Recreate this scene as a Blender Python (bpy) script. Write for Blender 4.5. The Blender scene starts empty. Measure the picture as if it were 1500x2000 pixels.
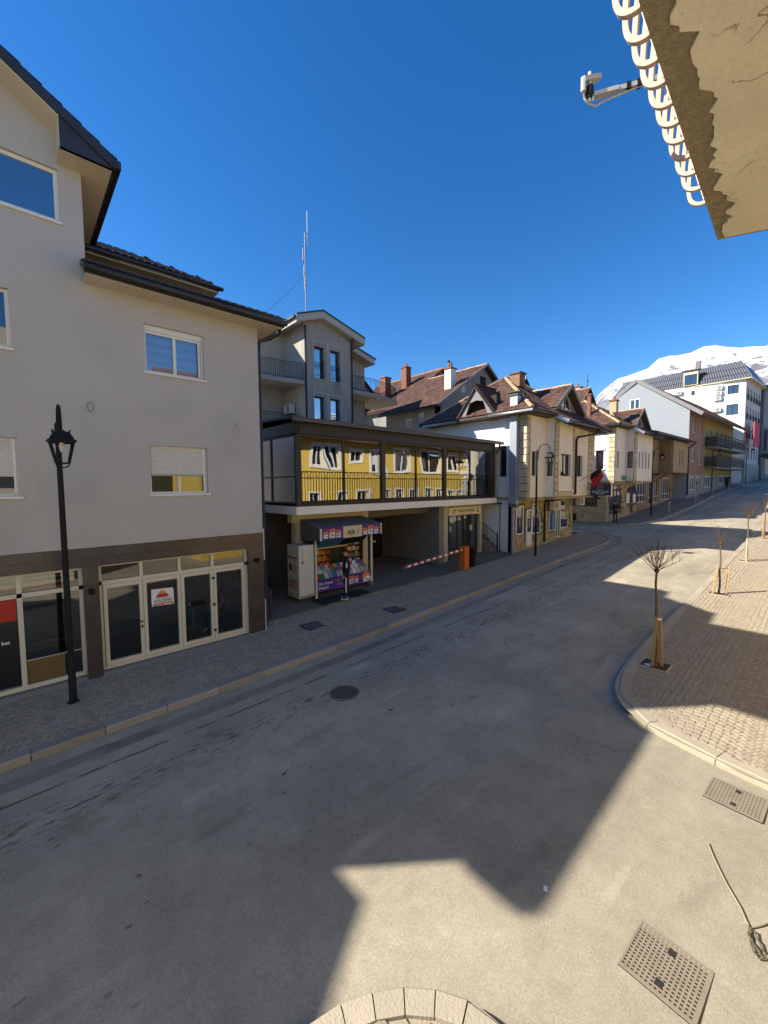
import bpy, bmesh, math, random
import numpy as np
from mathutils import Vector, Matrix
random.seed(7); np.random.seed(7)
R = math.radians
sc = bpy.context.scene
col = sc.collection

# ---------------------------------------------------------------- camera
YAW, PITCH, ROLL, FPX = 0.83158528, 0.06417572, -0.00796976, 792.2554
f = Vector((math.cos(YAW)*math.cos(PITCH), math.sin(YAW)*math.cos(PITCH), -math.sin(PITCH)))
r = Vector((math.sin(YAW), -math.cos(YAW), 0.0)); u = r.cross(f)
r2 = r*math.cos(ROLL) + u*math.sin(ROLL); u2 = u*math.cos(ROLL) - r*math.sin(ROLL)
cam = bpy.data.cameras.new('camera'); camo = bpy.data.objects.new('camera', cam); col.objects.link(camo)
camo.matrix_world = Matrix(((r2.x, u2.x, -f.x, 0), (r2.y, u2.y, -f.y, 0), (r2.z, u2.z, -f.z, 4.3), (0, 0, 0, 1)))
cam.sensor_fit = 'VERTICAL'; cam.sensor_height = 36.0; cam.lens = 36.0*FPX/2000.0
cam.clip_start = 0.05; cam.clip_end = 20000
sc.camera = camo

# ---------------------------------------------------------------- sky, sun, exposure
SAZ, SEL = R(140.0), R(33.9)
w = bpy.data.worlds.new('World'); sc.world = w; w.use_nodes = True
nt = w.node_tree; nt.nodes.clear()
sky = nt.nodes.new('ShaderNodeTexSky'); sky.sky_type = 'NISHITA'; sky.sun_disc = False
sky.sun_elevation = SEL; sky.sun_rotation = math.atan2(math.cos(SAZ), math.sin(SAZ))
sky.altitude = 900; sky.air_density = 1.0; sky.dust_density = 0.15; sky.ozone_density = 3.0
hs = nt.nodes.new('ShaderNodeHueSaturation'); hs.inputs['Saturation'].default_value = 1.32; hs.inputs['Hue'].default_value = 0.505
bg = nt.nodes.new('ShaderNodeBackground'); bg.inputs['Strength'].default_value = 0.09
wo = nt.nodes.new('ShaderNodeOutputWorld')
nt.links.new(sky.outputs[0], hs.inputs['Color']); nt.links.new(hs.outputs[0], bg.inputs[0]); nt.links.new(bg.outputs[0], wo.inputs[0])
sun = bpy.data.lights.new('sun', 'SUN'); sun.energy = 4.6; sun.angle = R(0.53); sun.color = (1.0, 0.93, 0.82)
suno = bpy.data.objects.new('sun', sun); col.objects.link(suno)
sd = Vector((math.cos(SAZ)*math.cos(SEL), math.sin(SAZ)*math.cos(SEL), math.sin(SEL)))
suno.rotation_euler = sd.to_track_quat('Z', 'Y').to_euler(); suno.location = (-30, 30, 60)
sc.view_settings.view_transform = 'Standard'; sc.view_settings.look = 'None'
sc.view_settings.exposure = 1.22; sc.view_settings.gamma = 1.0; sc.view_settings.use_curve_mapping = False
sc.render.resolution_x = 768; sc.render.resolution_y = 1024
sc.cycles.max_bounces = 8; sc.cycles.transparent_max_bounces = 16
sc.cycles.caustics_reflective = False; sc.cycles.caustics_refractive = False

# ---------------------------------------------------------------- materials
MT = {}
def M(name, c, rough=0.8, var=0.12, scale=4.0, bump=0.0, bscale=50.0, island=0.0, metal=0.0, spec=0.3, streak=0.0, obj=0.0, dirt=0.0):
    """mottled procedural material: two noises for colour, optional per-piece variation, fine relief, streaks"""
    if name in MT: return MT[name]
    m = bpy.data.materials.new(name); m.use_nodes = True; MT[name] = m
    n = m.node_tree.nodes; l = m.node_tree.links; b = n['Principled BSDF']
    b.inputs['Roughness'].default_value = rough; b.inputs['Metallic'].default_value = metal
    b.inputs['Specular IOR Level'].default_value = spec
    tc = n.new('ShaderNodeTexCoord'); geo = n.new('ShaderNodeNewGeometry')
    pos = geo.outputs['Position']
    def noise(s, d=4, vec=None):
        t = n.new('ShaderNodeTexNoise'); t.inputs['Scale'].default_value = s; t.inputs['Detail'].default_value = d
        l.new(vec if vec is not None else pos, t.inputs['Vector']); return t.outputs['Fac']
    def math_(op, a, bb=None):
        t = n.new('ShaderNodeMath'); t.operation = op
        for i, x in enumerate((a, bb)):
            if x is None: continue
            if isinstance(x, (int, float)): t.inputs[i].default_value = x
            else: l.new(x, t.inputs[i])
        return t.outputs[0]
    v = math_('MULTIPLY', math_('SUBTRACT', noise(scale), 0.5), 2.2*var)
    v = math_('ADD', v, math_('MULTIPLY', math_('SUBTRACT', noise(scale*9.0, 3), 0.5), 1.1*var))
    if island: v = math_('ADD', v, math_('MULTIPLY', math_('SUBTRACT', geo.outputs['Random Per Island'], 0.5), 2*island))
    if obj:
        oi = n.new('ShaderNodeObjectInfo'); v = math_('ADD', v, math_('MULTIPLY', math_('SUBTRACT', oi.outputs['Random'], 0.5), 2*obj))
    if streak:
        mp = n.new('ShaderNodeMapping'); l.new(pos, mp.inputs[0]); mp.inputs['Scale'].default_value = (5, 5, 0.35)
        st = noise(1.0, 5, mp.outputs[0]); v = math_('SUBTRACT', v, math_('MULTIPLY', math_('MAXIMUM', math_('SUBTRACT', st, 0.52), 0.0), 4*streak))
    if dirt:
        dn = noise(0.7, 6); v = math_('SUBTRACT', v, math_('MULTIPLY', math_('MAXIMUM', math_('SUBTRACT', dn, 0.55), 0.0), 5*dirt))
    v = math_('ADD', v, 1.0)
    mx = n.new('ShaderNodeVectorMath'); mx.operation = 'SCALE'
    mx.inputs[0].default_value = c[:3]; l.new(v, mx.inputs['Scale']); l.new(mx.outputs[0], b.inputs['Base Color'])
    if bump:
        bp = n.new('ShaderNodeBump'); bp.inputs['Strength'].default_value = bump; bp.inputs['Distance'].default_value = 0.02
        l.new(noise(bscale, 5), bp.inputs['Height']); l.new(bp.outputs[0], b.inputs['Normal'])
    return m

def GL(name, tint=(0.05, 0.06, 0.07), refl=0.25, through=1.0, wave=0.0, rough=0.0, wscale=0.9, ior=1.5):
    """window glass: fresnel-weighted mirror over a tinted see-through pane"""
    if name in MT: return MT[name]
    m = bpy.data.materials.new(name); m.use_nodes = True; MT[name] = m
    n = m.node_tree.nodes; l = m.node_tree.links; n.clear()
    o = n.new('ShaderNodeOutputMaterial'); mix = n.new('ShaderNodeMixShader'); g = n.new('ShaderNodeBsdfGlossy'); g.inputs['Roughness'].default_value = rough
    g.inputs['Color'].default_value = (0.95, 0.97, 1, 1)
    lw = n.new('ShaderNodeFresnel'); lw.inputs['IOR'].default_value = ior
    ad = n.new('ShaderNodeMath'); ad.operation = 'ADD'; ad.inputs[1].default_value = refl; ad.use_clamp = True
    l.new(lw.outputs[0], ad.inputs[0])
    if through > 0:
        t = n.new('ShaderNodeBsdfTransparent'); t.inputs['Color'].default_value = (*[through*x for x in tint], 1)
    else:
        t = n.new('ShaderNodeBsdfDiffuse'); t.inputs['Color'].default_value = (*tint, 1)
    if wave:
        geo = n.new('ShaderNodeNewGeometry'); nz = n.new('ShaderNodeTexNoise'); nz.inputs['Scale'].default_value = wscale; nz.inputs['Detail'].default_value = 1
        bp = n.new('ShaderNodeBump'); bp.inputs['Strength'].default_value = wave; bp.inputs['Distance'].default_value = 0.02
        l.new(geo.outputs['Position'], nz.inputs['Vector']); l.new(nz.outputs['Fac'], bp.inputs['Height']); l.new(bp.outputs[0], g.inputs['Normal'])
    l.new(ad.outputs[0], mix.inputs[0]); l.new(t.outputs[0], mix.inputs[1]); l.new(g.outputs[0], mix.inputs[2]); l.new(mix.outputs[0], o.inputs[0])
    return m

# ---------------------------------------------------------------- mesh helpers
class Fr:
    """a wall frame: u along the wall, d outward, z up"""
    def __init__(s, o, U, N): s.o = Vector(o); s.U = Vector(U); s.N = Vector(N)
    def __call__(s, u_, d, z): return s.o + s.U*u_ + s.N*d + Vector((0, 0, z))
WF = Fr((0, 0, 0), (1, 0, 0), (0, 1, 0))          # plain world frame
def FRONT(y): return Fr((0, y, 0), (1, 0, 0), (0, -1, 0))
def SIDE(x): return Fr((x, 0, 0), (0, 1, 0), (-1, 0, 0))

class MB:
    def __init__(s): s.v = []; s.f = []
    def add(s, vs, fs):
        k = len(s.v); s.v += [tuple(p) for p in vs]; s.f += [tuple(i+k for i in q) for q in fs]; return s
    def box(s, u0, u1, d0, d1, z0, z1, F=WF):
        P = [F(a, b, c) for c in (z0, z1) for b in (d0, d1) for a in (u0, u1)]
        return s.add(P, [(0, 1, 3, 2), (4, 6, 7, 5), (0, 4, 5, 1), (2, 3, 7, 6), (0, 2, 6, 4), (1, 5, 7, 3)])
    def bar(s, a, b, w_, h, up=(0, 0, 1)):
        a = Vector(a); b = Vector(b); d = (b-a).normalized(); up = Vector(up)
        if abs(d.dot(up)) > 0.98: up = Vector((0, 1, 0))
        x = d.cross(up).normalized()*w_/2; y = x.cross(d).normalized()*h/2
        P = [p + i*x + j*y for p in (a, b) for j in (-1, 1) for i in (-1, 1)]
        return s.add(P, [(0, 1, 3, 2), (4, 6, 7, 5), (0, 4, 5, 1), (2, 3, 7, 6), (0, 2, 6, 4), (1, 5, 7, 3)])
    def tube(s, pts, rad, n=8, cap=True):
        pts = [Vector(p) for p in pts]; rs = rad if isinstance(rad, (list, tuple)) else [rad]*len(pts)
        k = len(s.v); up = Vector((0, 0, 1)); px = None
        for i, p in enumerate(pts):
            d = (pts[min(i+1, len(pts)-1)] - pts[max(i-1, 0)]).normalized()
            if px is None: px = d.cross(up if abs(d.z) < 0.95 else Vector((1, 0, 0))).normalized()
            px = (px - d*px.dot(d)).normalized(); py = d.cross(px)
            for j in range(n):
                a = 2*math.pi*j/n; s.v.append(tuple(p + px*math.cos(a)*rs[i] + py*math.sin(a)*rs[i]))
        for i in range(len(pts)-1):
            for j in range(n): s.f.append((k+i*n+j, k+i*n+(j+1) % n, k+(i+1)*n+(j+1) % n, k+(i+1)*n+j))
        if cap: s.f.append(tuple(k+j for j in range(n))); e = k+(len(pts)-1)*n; s.f.append(tuple(e+j for j in reversed(range(n))))
        return s
    def lathe(s, c, prof, n=14):
        c = Vector(c); k = len(s.v)
        for (rr, z) in prof:
            for j in range(n): a = 2*math.pi*j/n; s.v.append((c.x+rr*math.cos(a), c.y+rr*math.sin(a), c.z+z))
        for i in range(len(prof)-1):
            for j in range(n): s.f.append((k+i*n+j, k+i*n+(j+1) % n, k+(i+1)*n+(j+1) % n, k+(i+1)*n+j))
        s.f.append(tuple(k+j for j in range(n))); e = k+(len(prof)-1)*n; s.f.append(tuple(e+j for j in range(n)))
        return s
    def poly(s, pts, ext):
        """flat polygon extruded by vector ext"""
        ext = Vector(ext); n = len(pts); P = [Vector(p) for p in pts]; P += [p+ext for p in P]
        return s.add(P, [tuple(range(n)), tuple(reversed(range(n, 2*n)))] + [(i, (i+1) % n, n+(i+1) % n, n+i) for i in range(n)])
    def polyF(s, F, uz, d0, d1): return s.poly([F(a, d0, b) for a, b in uz], F.N*(d1-d0))
    def quad(s, *p): return s.add(p, [tuple(range(len(p)))])
    def wall(s, F, u0, u1, z0, z1, holes=(), thick=0.25):
        us = sorted({u0, u1, *[x for h in holes for x in h[:2]]}); zs = sorted({z0, z1, *[x for h in holes for x in h[2:4]]})
        us = [x for x in us if u0 <= x <= u1]; zs = [x for x in zs if z0 <= x <= z1]
        for i in range(len(us)-1):
            for j in range(len(zs)-1):
                a, b, c, d = us[i], us[i+1], zs[j], zs[j+1]; m_, q = (a+b)/2, (c+d)/2
                if any(h[0] < m_ < h[1] and h[2] < q < h[3] for h in holes): continue
                s.quad(F(a, 0, c), F(b, 0, c), F(b, 0, d), F(a, 0, d))
                s.quad(F(a, -thick, c), F(b, -thick, c), F(b, -thick, d), F(a, -thick, d))
        for h in holes:
            a, b, c, d = h[:4]
            s.quad(F(a, 0, c), F(a, -thick, c), F(a, -thick, d), F(a, 0, d)); s.quad(F(b, 0, c), F(b, -thick, c), F(b, -thick, d), F(b, 0, d))
            s.quad(F(a, 0, d), F(b, 0, d), F(b, -thick, d), F(a, -thick, d)); s.quad(F(a, 0, c), F(b, 0, c), F(b, -thick, c), F(a, -thick, c))
        s.quad(F(u0, 0, z0), F(u0, -thick, z0), F(u0, -thick, z1), F(u0, 0, z1)); s.quad(F(u1, 0, z0), F(u1, -thick, z0), F(u1, -thick, z1), F(u1, 0, z1))
        s.quad(F(u0, 0, z1), F(u1, 0, z1), F(u1, -thick, z1), F(u0, -thick, z1))
        return s
    def build(s, name, mat, parent=None, smooth=False):
        off = Vector((0, 0, 0)); p = parent
        while p is not None: off += p.location; p = p.parent
        me = bpy.data.meshes.new(name)
        me.from_pydata([(x-off.x, y-off.y, z-off.z) for x, y, z in s.v], [], s.f); me.materials.append(mat)
        if smooth: me.polygons.foreach_set('use_smooth', [True]*len(me.polygons))
        me.update()
        o = bpy.data.objects.new(name, me); col.objects.link(o); o.parent = parent
        return o
def bx(name, mat, parent, u0, u1, d0, d1, z0, z1, F=WF): return MB().box(u0, u1, d0, d1, z0, z1, F).build(name, mat, parent)
def tag(o, label=None, cat=None, group=None, kind=None):
    if label: o['label'] = label
    if cat: o['category'] = cat
    if group: o['group'] = group
    if kind: o['kind'] = kind
    return o
def thing(name, loc, label, cat, group=None):
    o = bpy.data.objects.new(name, None); o.empty_display_size = 0.2; col.objects.link(o); o.location = loc
    return tag(o, label, cat, group)
def dup(o, loc=None, rz=None, label=None, parent=None):
    c = o.copy(); col.objects.link(c); c.parent = parent
    if loc is not None: c.location = loc
    if rz is not None: c.rotation_euler = (0, 0, rz)
    if label: c['label'] = label
    for ch in [x for x in bpy.data.objects if x.parent == o]: dup(ch, parent=c)
    return c
def text(name, s_, F, u0, z0, h, mat, parent, d=0.006, shear=0.0, width=None, ext=0.002, bold=.035):
    cu = bpy.data.curves.new(name, 'FONT'); cu.body = s_; cu.offset = bold*h; cu.size = h*1.38; cu.shear = shear; cu.resolution_u = 2
    to = bpy.data.objects.new('tmp_text', cu); col.objects.link(to)
    me = bpy.data.meshes.new_from_object(to.evaluated_get(bpy.context.evaluated_depsgraph_get())); bpy.data.objects.remove(to)
    vs = [v.co.copy() for v in me.vertices]; fs = [tuple(p.vertices) for p in me.polygons]; bpy.data.meshes.remove(me)
    W_ = max((v.x for v in vs), default=1); k = (width/W_) if width else 1.0
    mb = MB(); mb.add([F(u0+v.x*k, d, z0+v.y) for v in vs], fs)
    return mb.build(name, mat, parent)

# terrain profile: the street climbs to the east
ZX = [-60, -30, -10, 4, 6.5, 10, 13.5, 16.6, 22, 28, 34, 41, 48, 64, 80, 105, 140, 400]
ZZ = [-2.0, -1.2, -.3, 0, .06, .15, .22, .32, .55, .8, 1.1, 1.45, 1.8, 2.95, 3.95, 5.1, 6.7, 20]
def zr(x): return float(np.interp(x, ZX, ZZ))

# window and glass kit
def win(parent, F, u0, u1, z0, z1, fm, gm, fw=0.06, mull=1, dep=-0.1, sill=None, name='window', transom=None, label=None, fd=0.05, bars=0):
    m = MB()
    m.box(u0, u1, dep-fd, dep, z0, z0+fw, F).box(u0, u1, dep-fd, dep, z1-fw, z1, F)
    m.box(u0, u0+fw, dep-fd, dep, z0+fw, z1-fw, F).box(u1-fw, u1, dep-fd, dep, z0+fw, z1-fw, F)
    n = mull+1; step = (u1-u0)/n
    for i in range(1, n): m.box(u0+i*step-fw*.6, u0+i*step+fw*.6, dep-fd, dep, z0+fw, z1-fw, F)
    if transom: m.box(u0+fw, u1-fw, dep-fd, dep, transom-fw/2, transom+fw/2, F)
    o = m.build(name, fm, parent)
    if label: o['label'] = label
    for i in range(n):
        a = u0+i*step + (fw if i == 0 else fw*.6); b = u0+(i+1)*step - (fw if i == n-1 else fw*.6)
        bx('pane', gm, o, a, b, dep-fd*.7, dep-fd*.7+.008, z0+fw, z1-fw, F)
    if sill is not None: bx('sill', sill, o, u0-.04, u1+.04, dep, .05, z0-.05, z0-.003, F)
    return o
# ================================================================ GROUND, ROAD, PAVEMENTS
def asphalt():
    m = bpy.data.materials.new('dusty_asphalt'); m.use_nodes = True
    n = m.node_tree.nodes; l = m.node_tree.links; b = n['Principled BSDF']; b.inputs['Roughness'].default_value = .86; b.inputs['Specular IOR Level'].default_value = .25
    geo = n.new('ShaderNodeNewGeometry'); P = geo.outputs['Position']
    def mp(sx, sy, rz=0):
        t = n.new('ShaderNodeMapping'); t.inputs['Scale'].default_value = (sx, sy, 1); t.inputs['Rotation'].default_value = (0, 0, rz); l.new(P, t.inputs[0]); return t.outputs[0]
    def nz(vec, s, d=5, rg=.55):
        t = n.new('ShaderNodeTexNoise'); t.inputs['Scale'].default_value = s; t.inputs['Detail'].default_value = d; t.inputs['Roughness'].default_value = rg; l.new(vec, t.inputs['Vector']); return t.outputs['Fac']
    def rng(x, a, bb, c=0., d=1.):
        t = n.new('ShaderNodeMapRange'); l.new(x, t.inputs[0]); t.inputs[1].default_value = a; t.inputs[2].default_value = bb; t.inputs[3].default_value = c; t.inputs[4].default_value = d; return t.outputs[0]
    def mt(op, a, bb):
        t = n.new('ShaderNodeMath'); t.operation = op
        for i, x in enumerate((a, bb)):
            if isinstance(x, (int, float)): t.inputs[i].default_value = x
            else: l.new(x, t.inputs[i])
        return t.outputs[0]
    sep = n.new('ShaderNodeSeparateXYZ'); l.new(P, sep.inputs[0]); X, Y = sep.outputs[0], sep.outputs[1]
    big = rng(nz(P, .35, 6), .3, .7, .82, 1.16)
    dust = rng(nz(mp(.12, .5), 1.0, 5), .35, .7, .92, 1.1)
    grain = rng(nz(P, 70, 4, .85), .25, .75, .62, 1.38)
    mid = mt('MULTIPLY', rng(nz(P, 7, 5, .6), .3, .7, .93, 1.06), mt('MULTIPLY', rng(nz(P, 1.6, 4), .3, .7, .9, 1.1), rng(nz(P, 38, 3, .6), .35, .65, .93, 1.07)))
    v = mt('MULTIPLY', mt('MULTIPLY', big, dust), mt('MULTIPLY', grain, mid))
    # tar seam and worn flakes along the wheel track (Y ~ 6.8 and a fainter one at 7.5)
    wob = mt('MULTIPLY', mt('SUBTRACT', nz(mp(.5, 0), 1.0, 3), .5), .35)
    d1 = mt('ABSOLUTE', mt('SUBTRACT', mt('ADD', Y, wob), 6.82), 0.0)
    band = rng(d1, 0.0, .5, 1.0, 0.0)
    fl = rng(nz(mp(3.2, 22), 1.0, 4, .65), .53, .60)
    v = mt('MULTIPLY', v, mt('SUBTRACT', 1.0, mt('MULTIPLY', mt('MULTIPLY', fl, band), .8)))
    d2 = mt('ABSOLUTE', mt('SUBTRACT', mt('ADD', Y, mt('MULTIPLY', wob, .3)), 7.5), 0.0)
    seam = mt('MULTIPLY', rng(d2, .010, .035, 1.0, 0.0), rng(nz(mp(1.2, 0), 1.0, 3), .42, .5))
    v = mt('MULTIPLY', v, mt('SUBTRACT', 1.0, mt('MULTIPLY', seam, .7)))
    band3 = rng(mt('ABSOLUTE', mt('SUBTRACT', Y, 5.2), 0.0), 0.2, 3.2, 1.0, 0.0)
    sp = mt('MULTIPLY', rng(nz(mp(4, 7), 1.0, 2, .5), .69, .73), band3)
    v = mt('MULTIPLY', v, mt('SUBTRACT', 1.0, mt('MULTIPLY', sp, .6)))
    # oil stains
    st = rng(nz(mp(.5, 1.3, .2), 1.0, 4), .60, .72)
    v = mt('MULTIPLY', v, mt('SUBTRACT', 1.0, mt('MULTIPLY', st, .26)))
    # pale skid arcs of the turning traffic
    sk = rng(nz(mp(.4, 2.6, .9), 1.0, 4), .6, .72)
    v = mt('ADD', v, mt('MULTIPLY', sk, .22))
    # hairline cracks
    vo = n.new('ShaderNodeTexVoronoi'); vo.feature = 'DISTANCE_TO_EDGE'; vo.inputs['Scale'].default_value = .33
    wv = n.new('ShaderNodeVectorMath'); wv.operation = 'ADD'; l.new(P, wv.inputs[0])
    wn = n.new('ShaderNodeTexNoise'); wn.inputs['Scale'].default_value = 1.7; wn.inputs['Detail'].default_value = 5; l.new(P, wn.inputs['Vector']); l.new(wn.outputs['Color'], wv.inputs[1]); l.new(wv.outputs[0], vo.inputs['Vector'])
    ck = mt('MULTIPLY', rng(vo.outputs['Distance'], .001, .004, 1, 0), rng(nz(P, .5, 2), .53, .6))
    v = mt('MULTIPLY', v, mt('SUBTRACT', 1.0, mt('MULTIPLY', ck, .45)))
    # light balance painted in: base colour paler on shaded road, darker on sunlit south
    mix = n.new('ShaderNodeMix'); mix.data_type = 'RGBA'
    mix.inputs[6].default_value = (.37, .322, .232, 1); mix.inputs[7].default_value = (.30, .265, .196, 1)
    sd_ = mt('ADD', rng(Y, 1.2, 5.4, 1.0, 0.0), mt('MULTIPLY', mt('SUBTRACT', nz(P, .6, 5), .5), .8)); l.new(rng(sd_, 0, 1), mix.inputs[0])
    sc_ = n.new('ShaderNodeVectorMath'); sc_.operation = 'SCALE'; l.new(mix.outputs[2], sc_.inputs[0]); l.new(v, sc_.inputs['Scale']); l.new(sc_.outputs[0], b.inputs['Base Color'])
    bp = n.new('ShaderNodeBump'); bp.inputs['Strength'].default_value = .35; bp.inputs['Distance'].default_value = .008
    l.new(nz(P, 60, 4, .75), bp.inputs['Height']); l.new(bp.outputs[0], b.inputs['Normal'])
    return m
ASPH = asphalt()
m = MB()
xs = sorted(set([-60, -45, -30, -20, -14, -10, -6, -2] + list(range(0, 142, 2)) + [4, 6.5, 13.5, 16.6, 41, 105]))
for a, b in zip(xs[:-1], xs[1:]):
    m.quad((a, -45, zr(a)), (b, -45, zr(b)), (b, 45, zr(b)), (a, 45, zr(a)))
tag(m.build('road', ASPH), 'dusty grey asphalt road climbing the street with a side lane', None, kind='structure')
EARTH = M('town_earth', (.16, .14, .11), .95, .2, .05)
m = MB()
for a, b in zip([-4000, -60, 0, 28, 64, 105, 140, 400], [-60, 0, 28, 64, 105, 140, 400, 6000]):
    m.quad((a, -4000, zr(a)-.35), (b, -4000, zr(b)-.35), (b, 4000, zr(b)-.35), (a, 4000, zr(a)-.35))
tag(m.build('ground', EARTH), 'bare earth and yards of the town beyond the street', None, kind='structure')

BED_L = M('sett_bed_left', (.50, .43, .33), .95, .25, 1.5, .4, 60)
BED_R = M('sett_bed_right', (.34, .29, .205), .95, .2, 1.5, .4, 60)
SETT_L = M('sett_grey', (.33, .28, .205), .85, .14, 2.0, .5, 70, island=.13, obj=.13)
SETT_R = M('sett_sand', (.295, .252, .185), .85, .10, 2.0, .35, 70, island=.10, obj=.10)
KERB = M('kerb_stone', (.285, .255, .21), .85, .14, 3.0, .4, 45, obj=.12, dirt=.25)
KERBR = M('kerb_stone_pale', (.35, .305, .225), .85, .12, 3.0, .4, 45, obj=.12, dirt=.15)
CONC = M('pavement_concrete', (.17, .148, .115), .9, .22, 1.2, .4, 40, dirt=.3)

def offs(path, d):
    out = []
    for i, p in enumerate(path):
        a = Vector(path[max(i-1, 0)]); b = Vector(path[min(i+1, len(path)-1)]); t = (b-a).normalized()
        out.append((p[0]-t.y*d, p[1]+t.x*d))
    return out
def resample(path, step):
    out = [path[0]]; acc = 0
    for a, b in zip(path[:-1], path[1:]):
        L = math.hypot(b[0]-a[0], b[1]-a[1]); s_ = step-acc
        while s_ <= L: out.append((a[0]+(b[0]-a[0])*s_/L, a[1]+(b[1]-a[1])*s_/L)); s_ += step
        acc = (acc+L) % step
    return out
def spline(P, n=6):
    out = []
    for i in range(len(P)-1):
        p0, p1, p2, p3 = P[max(i-1, 0)], P[i], P[i+1], P[min(i+2, len(P)-1)]
        for k in range(n):
            t = k/n; out.append(tuple(.5*((2*p1[j])+(-p0[j]+p2[j])*t+(2*p0[j]-5*p1[j]+4*p2[j]-p3[j])*t*t+(-p0[j]+3*p1[j]-3*p2[j]+p3[j])*t**3) for j in (0, 1)))
    return out+[tuple(P[-1])]
def kerbs(path, side, mat, parent, step=1.0, wdt=.2, top=.13):
    rp = resample(path, step); inn = offs(rp, side*wdt)
    for i in range(len(rp)-1):
        a, b, c, d = Vector(rp[i]), Vector(rp[i+1]), Vector(inn[i+1]), Vector(inn[i])
        g = .006/step; j = random.uniform(-.005, .005)
        a, b, c, d = a.lerp(b, g), b.lerp(a, g), c.lerp(d, g), d.lerp(c, g)
        za, zb = zr(a.x), zr(b.x); k = .055 if wdt > .22 else .025
        m = MB(); t = lambda p, q, z: (p.x+(q.x-p.x)*k/wdt, p.y+(q.y-p.y)*k/wdt, z)
        V = [(a.x, a.y, za-.1), (b.x, b.y, zb-.1), (c.x, c.y, zb-.1), (d.x, d.y, za-.1), (a.x, a.y, za+top-k+j), (b.x, b.y, zb+top-k+j), (c.x, c.y, zb+top+j), (d.x, d.y, za+top+j), t(a, d, za+top+j), t(b, c, zb+top+j)]
        m.add(V, [(0, 1, 5, 4), (4, 5, 9, 8), (8, 9, 6, 7), (2, 3, 7, 6), (0, 4, 8, 7, 3), (1, 2, 6, 9, 5)])
        m.build('kerb_stone', mat, parent)
def inside(poly, pts):
    x, y = pts[:, 0], pts[:, 1]; r_ = np.zeros(len(pts), bool); n = len(poly)
    for i in range(n):
        x1, y1 = poly[i]; x2, y2 = poly[(i+1) % n]
        c = ((y1 > y) != (y2 > y)) & (x < (x2-x1)*(y-y1)/((y2-y1) if y2 != y1 else 1e-9)+x1); r_ ^= c
    return r_
def sheet(name, poly, zoff, mat, parent=None):
    """a pavement bed following the street's slope, cut in strips along X"""
    bm = bmesh.new(); vs = [bm.verts.new((p[0], p[1], 0)) for p in poly]; bm.faces.new(vs)
    for x in [z for z in ZX if min(p[0] for p in poly) < z < max(p[0] for p in poly)]:
        bmesh.ops.bisect_plane(bm, geom=bm.verts[:]+bm.edges[:]+bm.faces[:], plane_co=(x, 0, 0), plane_no=(1, 0, 0))
    for v in bm.verts: v.co.z = zr(v.co.x)+zoff
    bmesh.ops.triangulate(bm, faces=bm.faces[:])
    me = bpy.data.meshes.new(name); bm.to_mesh(me); bm.free(); me.materials.append(mat)
    o = bpy.data.objects.new(name, me); col.objects.link(o); o.parent = parent; return o
def setts(poly, holes, s_, W_, mat, parent, top=.12, flip=1):
    """segmental-arch sett paving: 300 nearest stones are objects, the others one mesh"""
    x0, x1 = min(p[0] for p in poly), max(p[0] for p in poly); y0, y1 = min(p[1] for p in poly), max(p[1] for p in poly)
    Rr = W_/math.sqrt(2); nth = int(round(Rr*math.pi/2/s_)); pts = []
    # arches run along X: columns stacked in Y
    for c in range(int((y1-y0)/W_)+3):
        yc = y0+(c-.5)*W_
        for k in range(int((x1-x0)/s_)+int(Rr/s_)+3):
            for t in range(nth):
                th = -math.pi/4+(t+.5+random.uniform(-.12, .12))*math.pi/2/nth
                pts.append((x0-Rr+k*s_+flip*Rr*math.cos(th)+random.uniform(-.006, .006), yc+Rr*math.sin(th)+random.uniform(-.006, .006), flip*th))
    P = np.array(pts); ok = inside(poly, P)
    for h in holes: ok &= ~inside(h, P)
    P = P[ok]; fw = P[:, 0]*math.cos(YAW)+P[:, 1]*math.sin(YAW); rt = P[:, 0]*math.sin(YAW)-P[:, 1]*math.cos(YAW)
    key = np.hypot(P[:, 0], P[:, 1]) + np.where(np.abs(rt/np.maximum(fw, .1)*FPX) > 745, 200, 0)
    P = P[np.argsort(key)]
    big = MB(); hs = s_*.5-.006
    base = None; protos = []
    for i, (x, y, th) in enumerate(P):
        hx, hy = hs*random.uniform(.86, 1.0), hs*random.uniform(.86, 1.06)
        ca, sa = math.cos(th+random.uniform(-.08, .08)), math.sin(th); z = zr(x)+top+random.uniform(-.003, .003)
        V = []
        for (q, zz) in ((1.0, -.03), (1.0, -.008), (.8, 0.0)):
            for (a, b) in ((-1, -1), (1, -1), (1, 1), (-1, 1)):
                jx, jy = a*hx*q*random.uniform(.93, 1.05), b*hy*q*random.uniform(.93, 1.05); V.append((x+jx*ca-jy*sa, y+jx*sa+jy*ca, z+zz))
        F_ = [(0, 1, 5, 4), (1, 2, 6, 5), (2, 3, 7, 6), (3, 0, 4, 7), (4, 5, 9, 8), (5, 6, 10, 9), (6, 7, 11, 10), (7, 4, 8, 11), (8, 9, 10, 11)]
        if i < 300: MB().add(V, F_).build('sett', mat, parent)
        else: big.add(V, F_)
    o = big.build('sett_paving', mat, parent); o['kind'] = 'stuff'
    return len(P)

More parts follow.
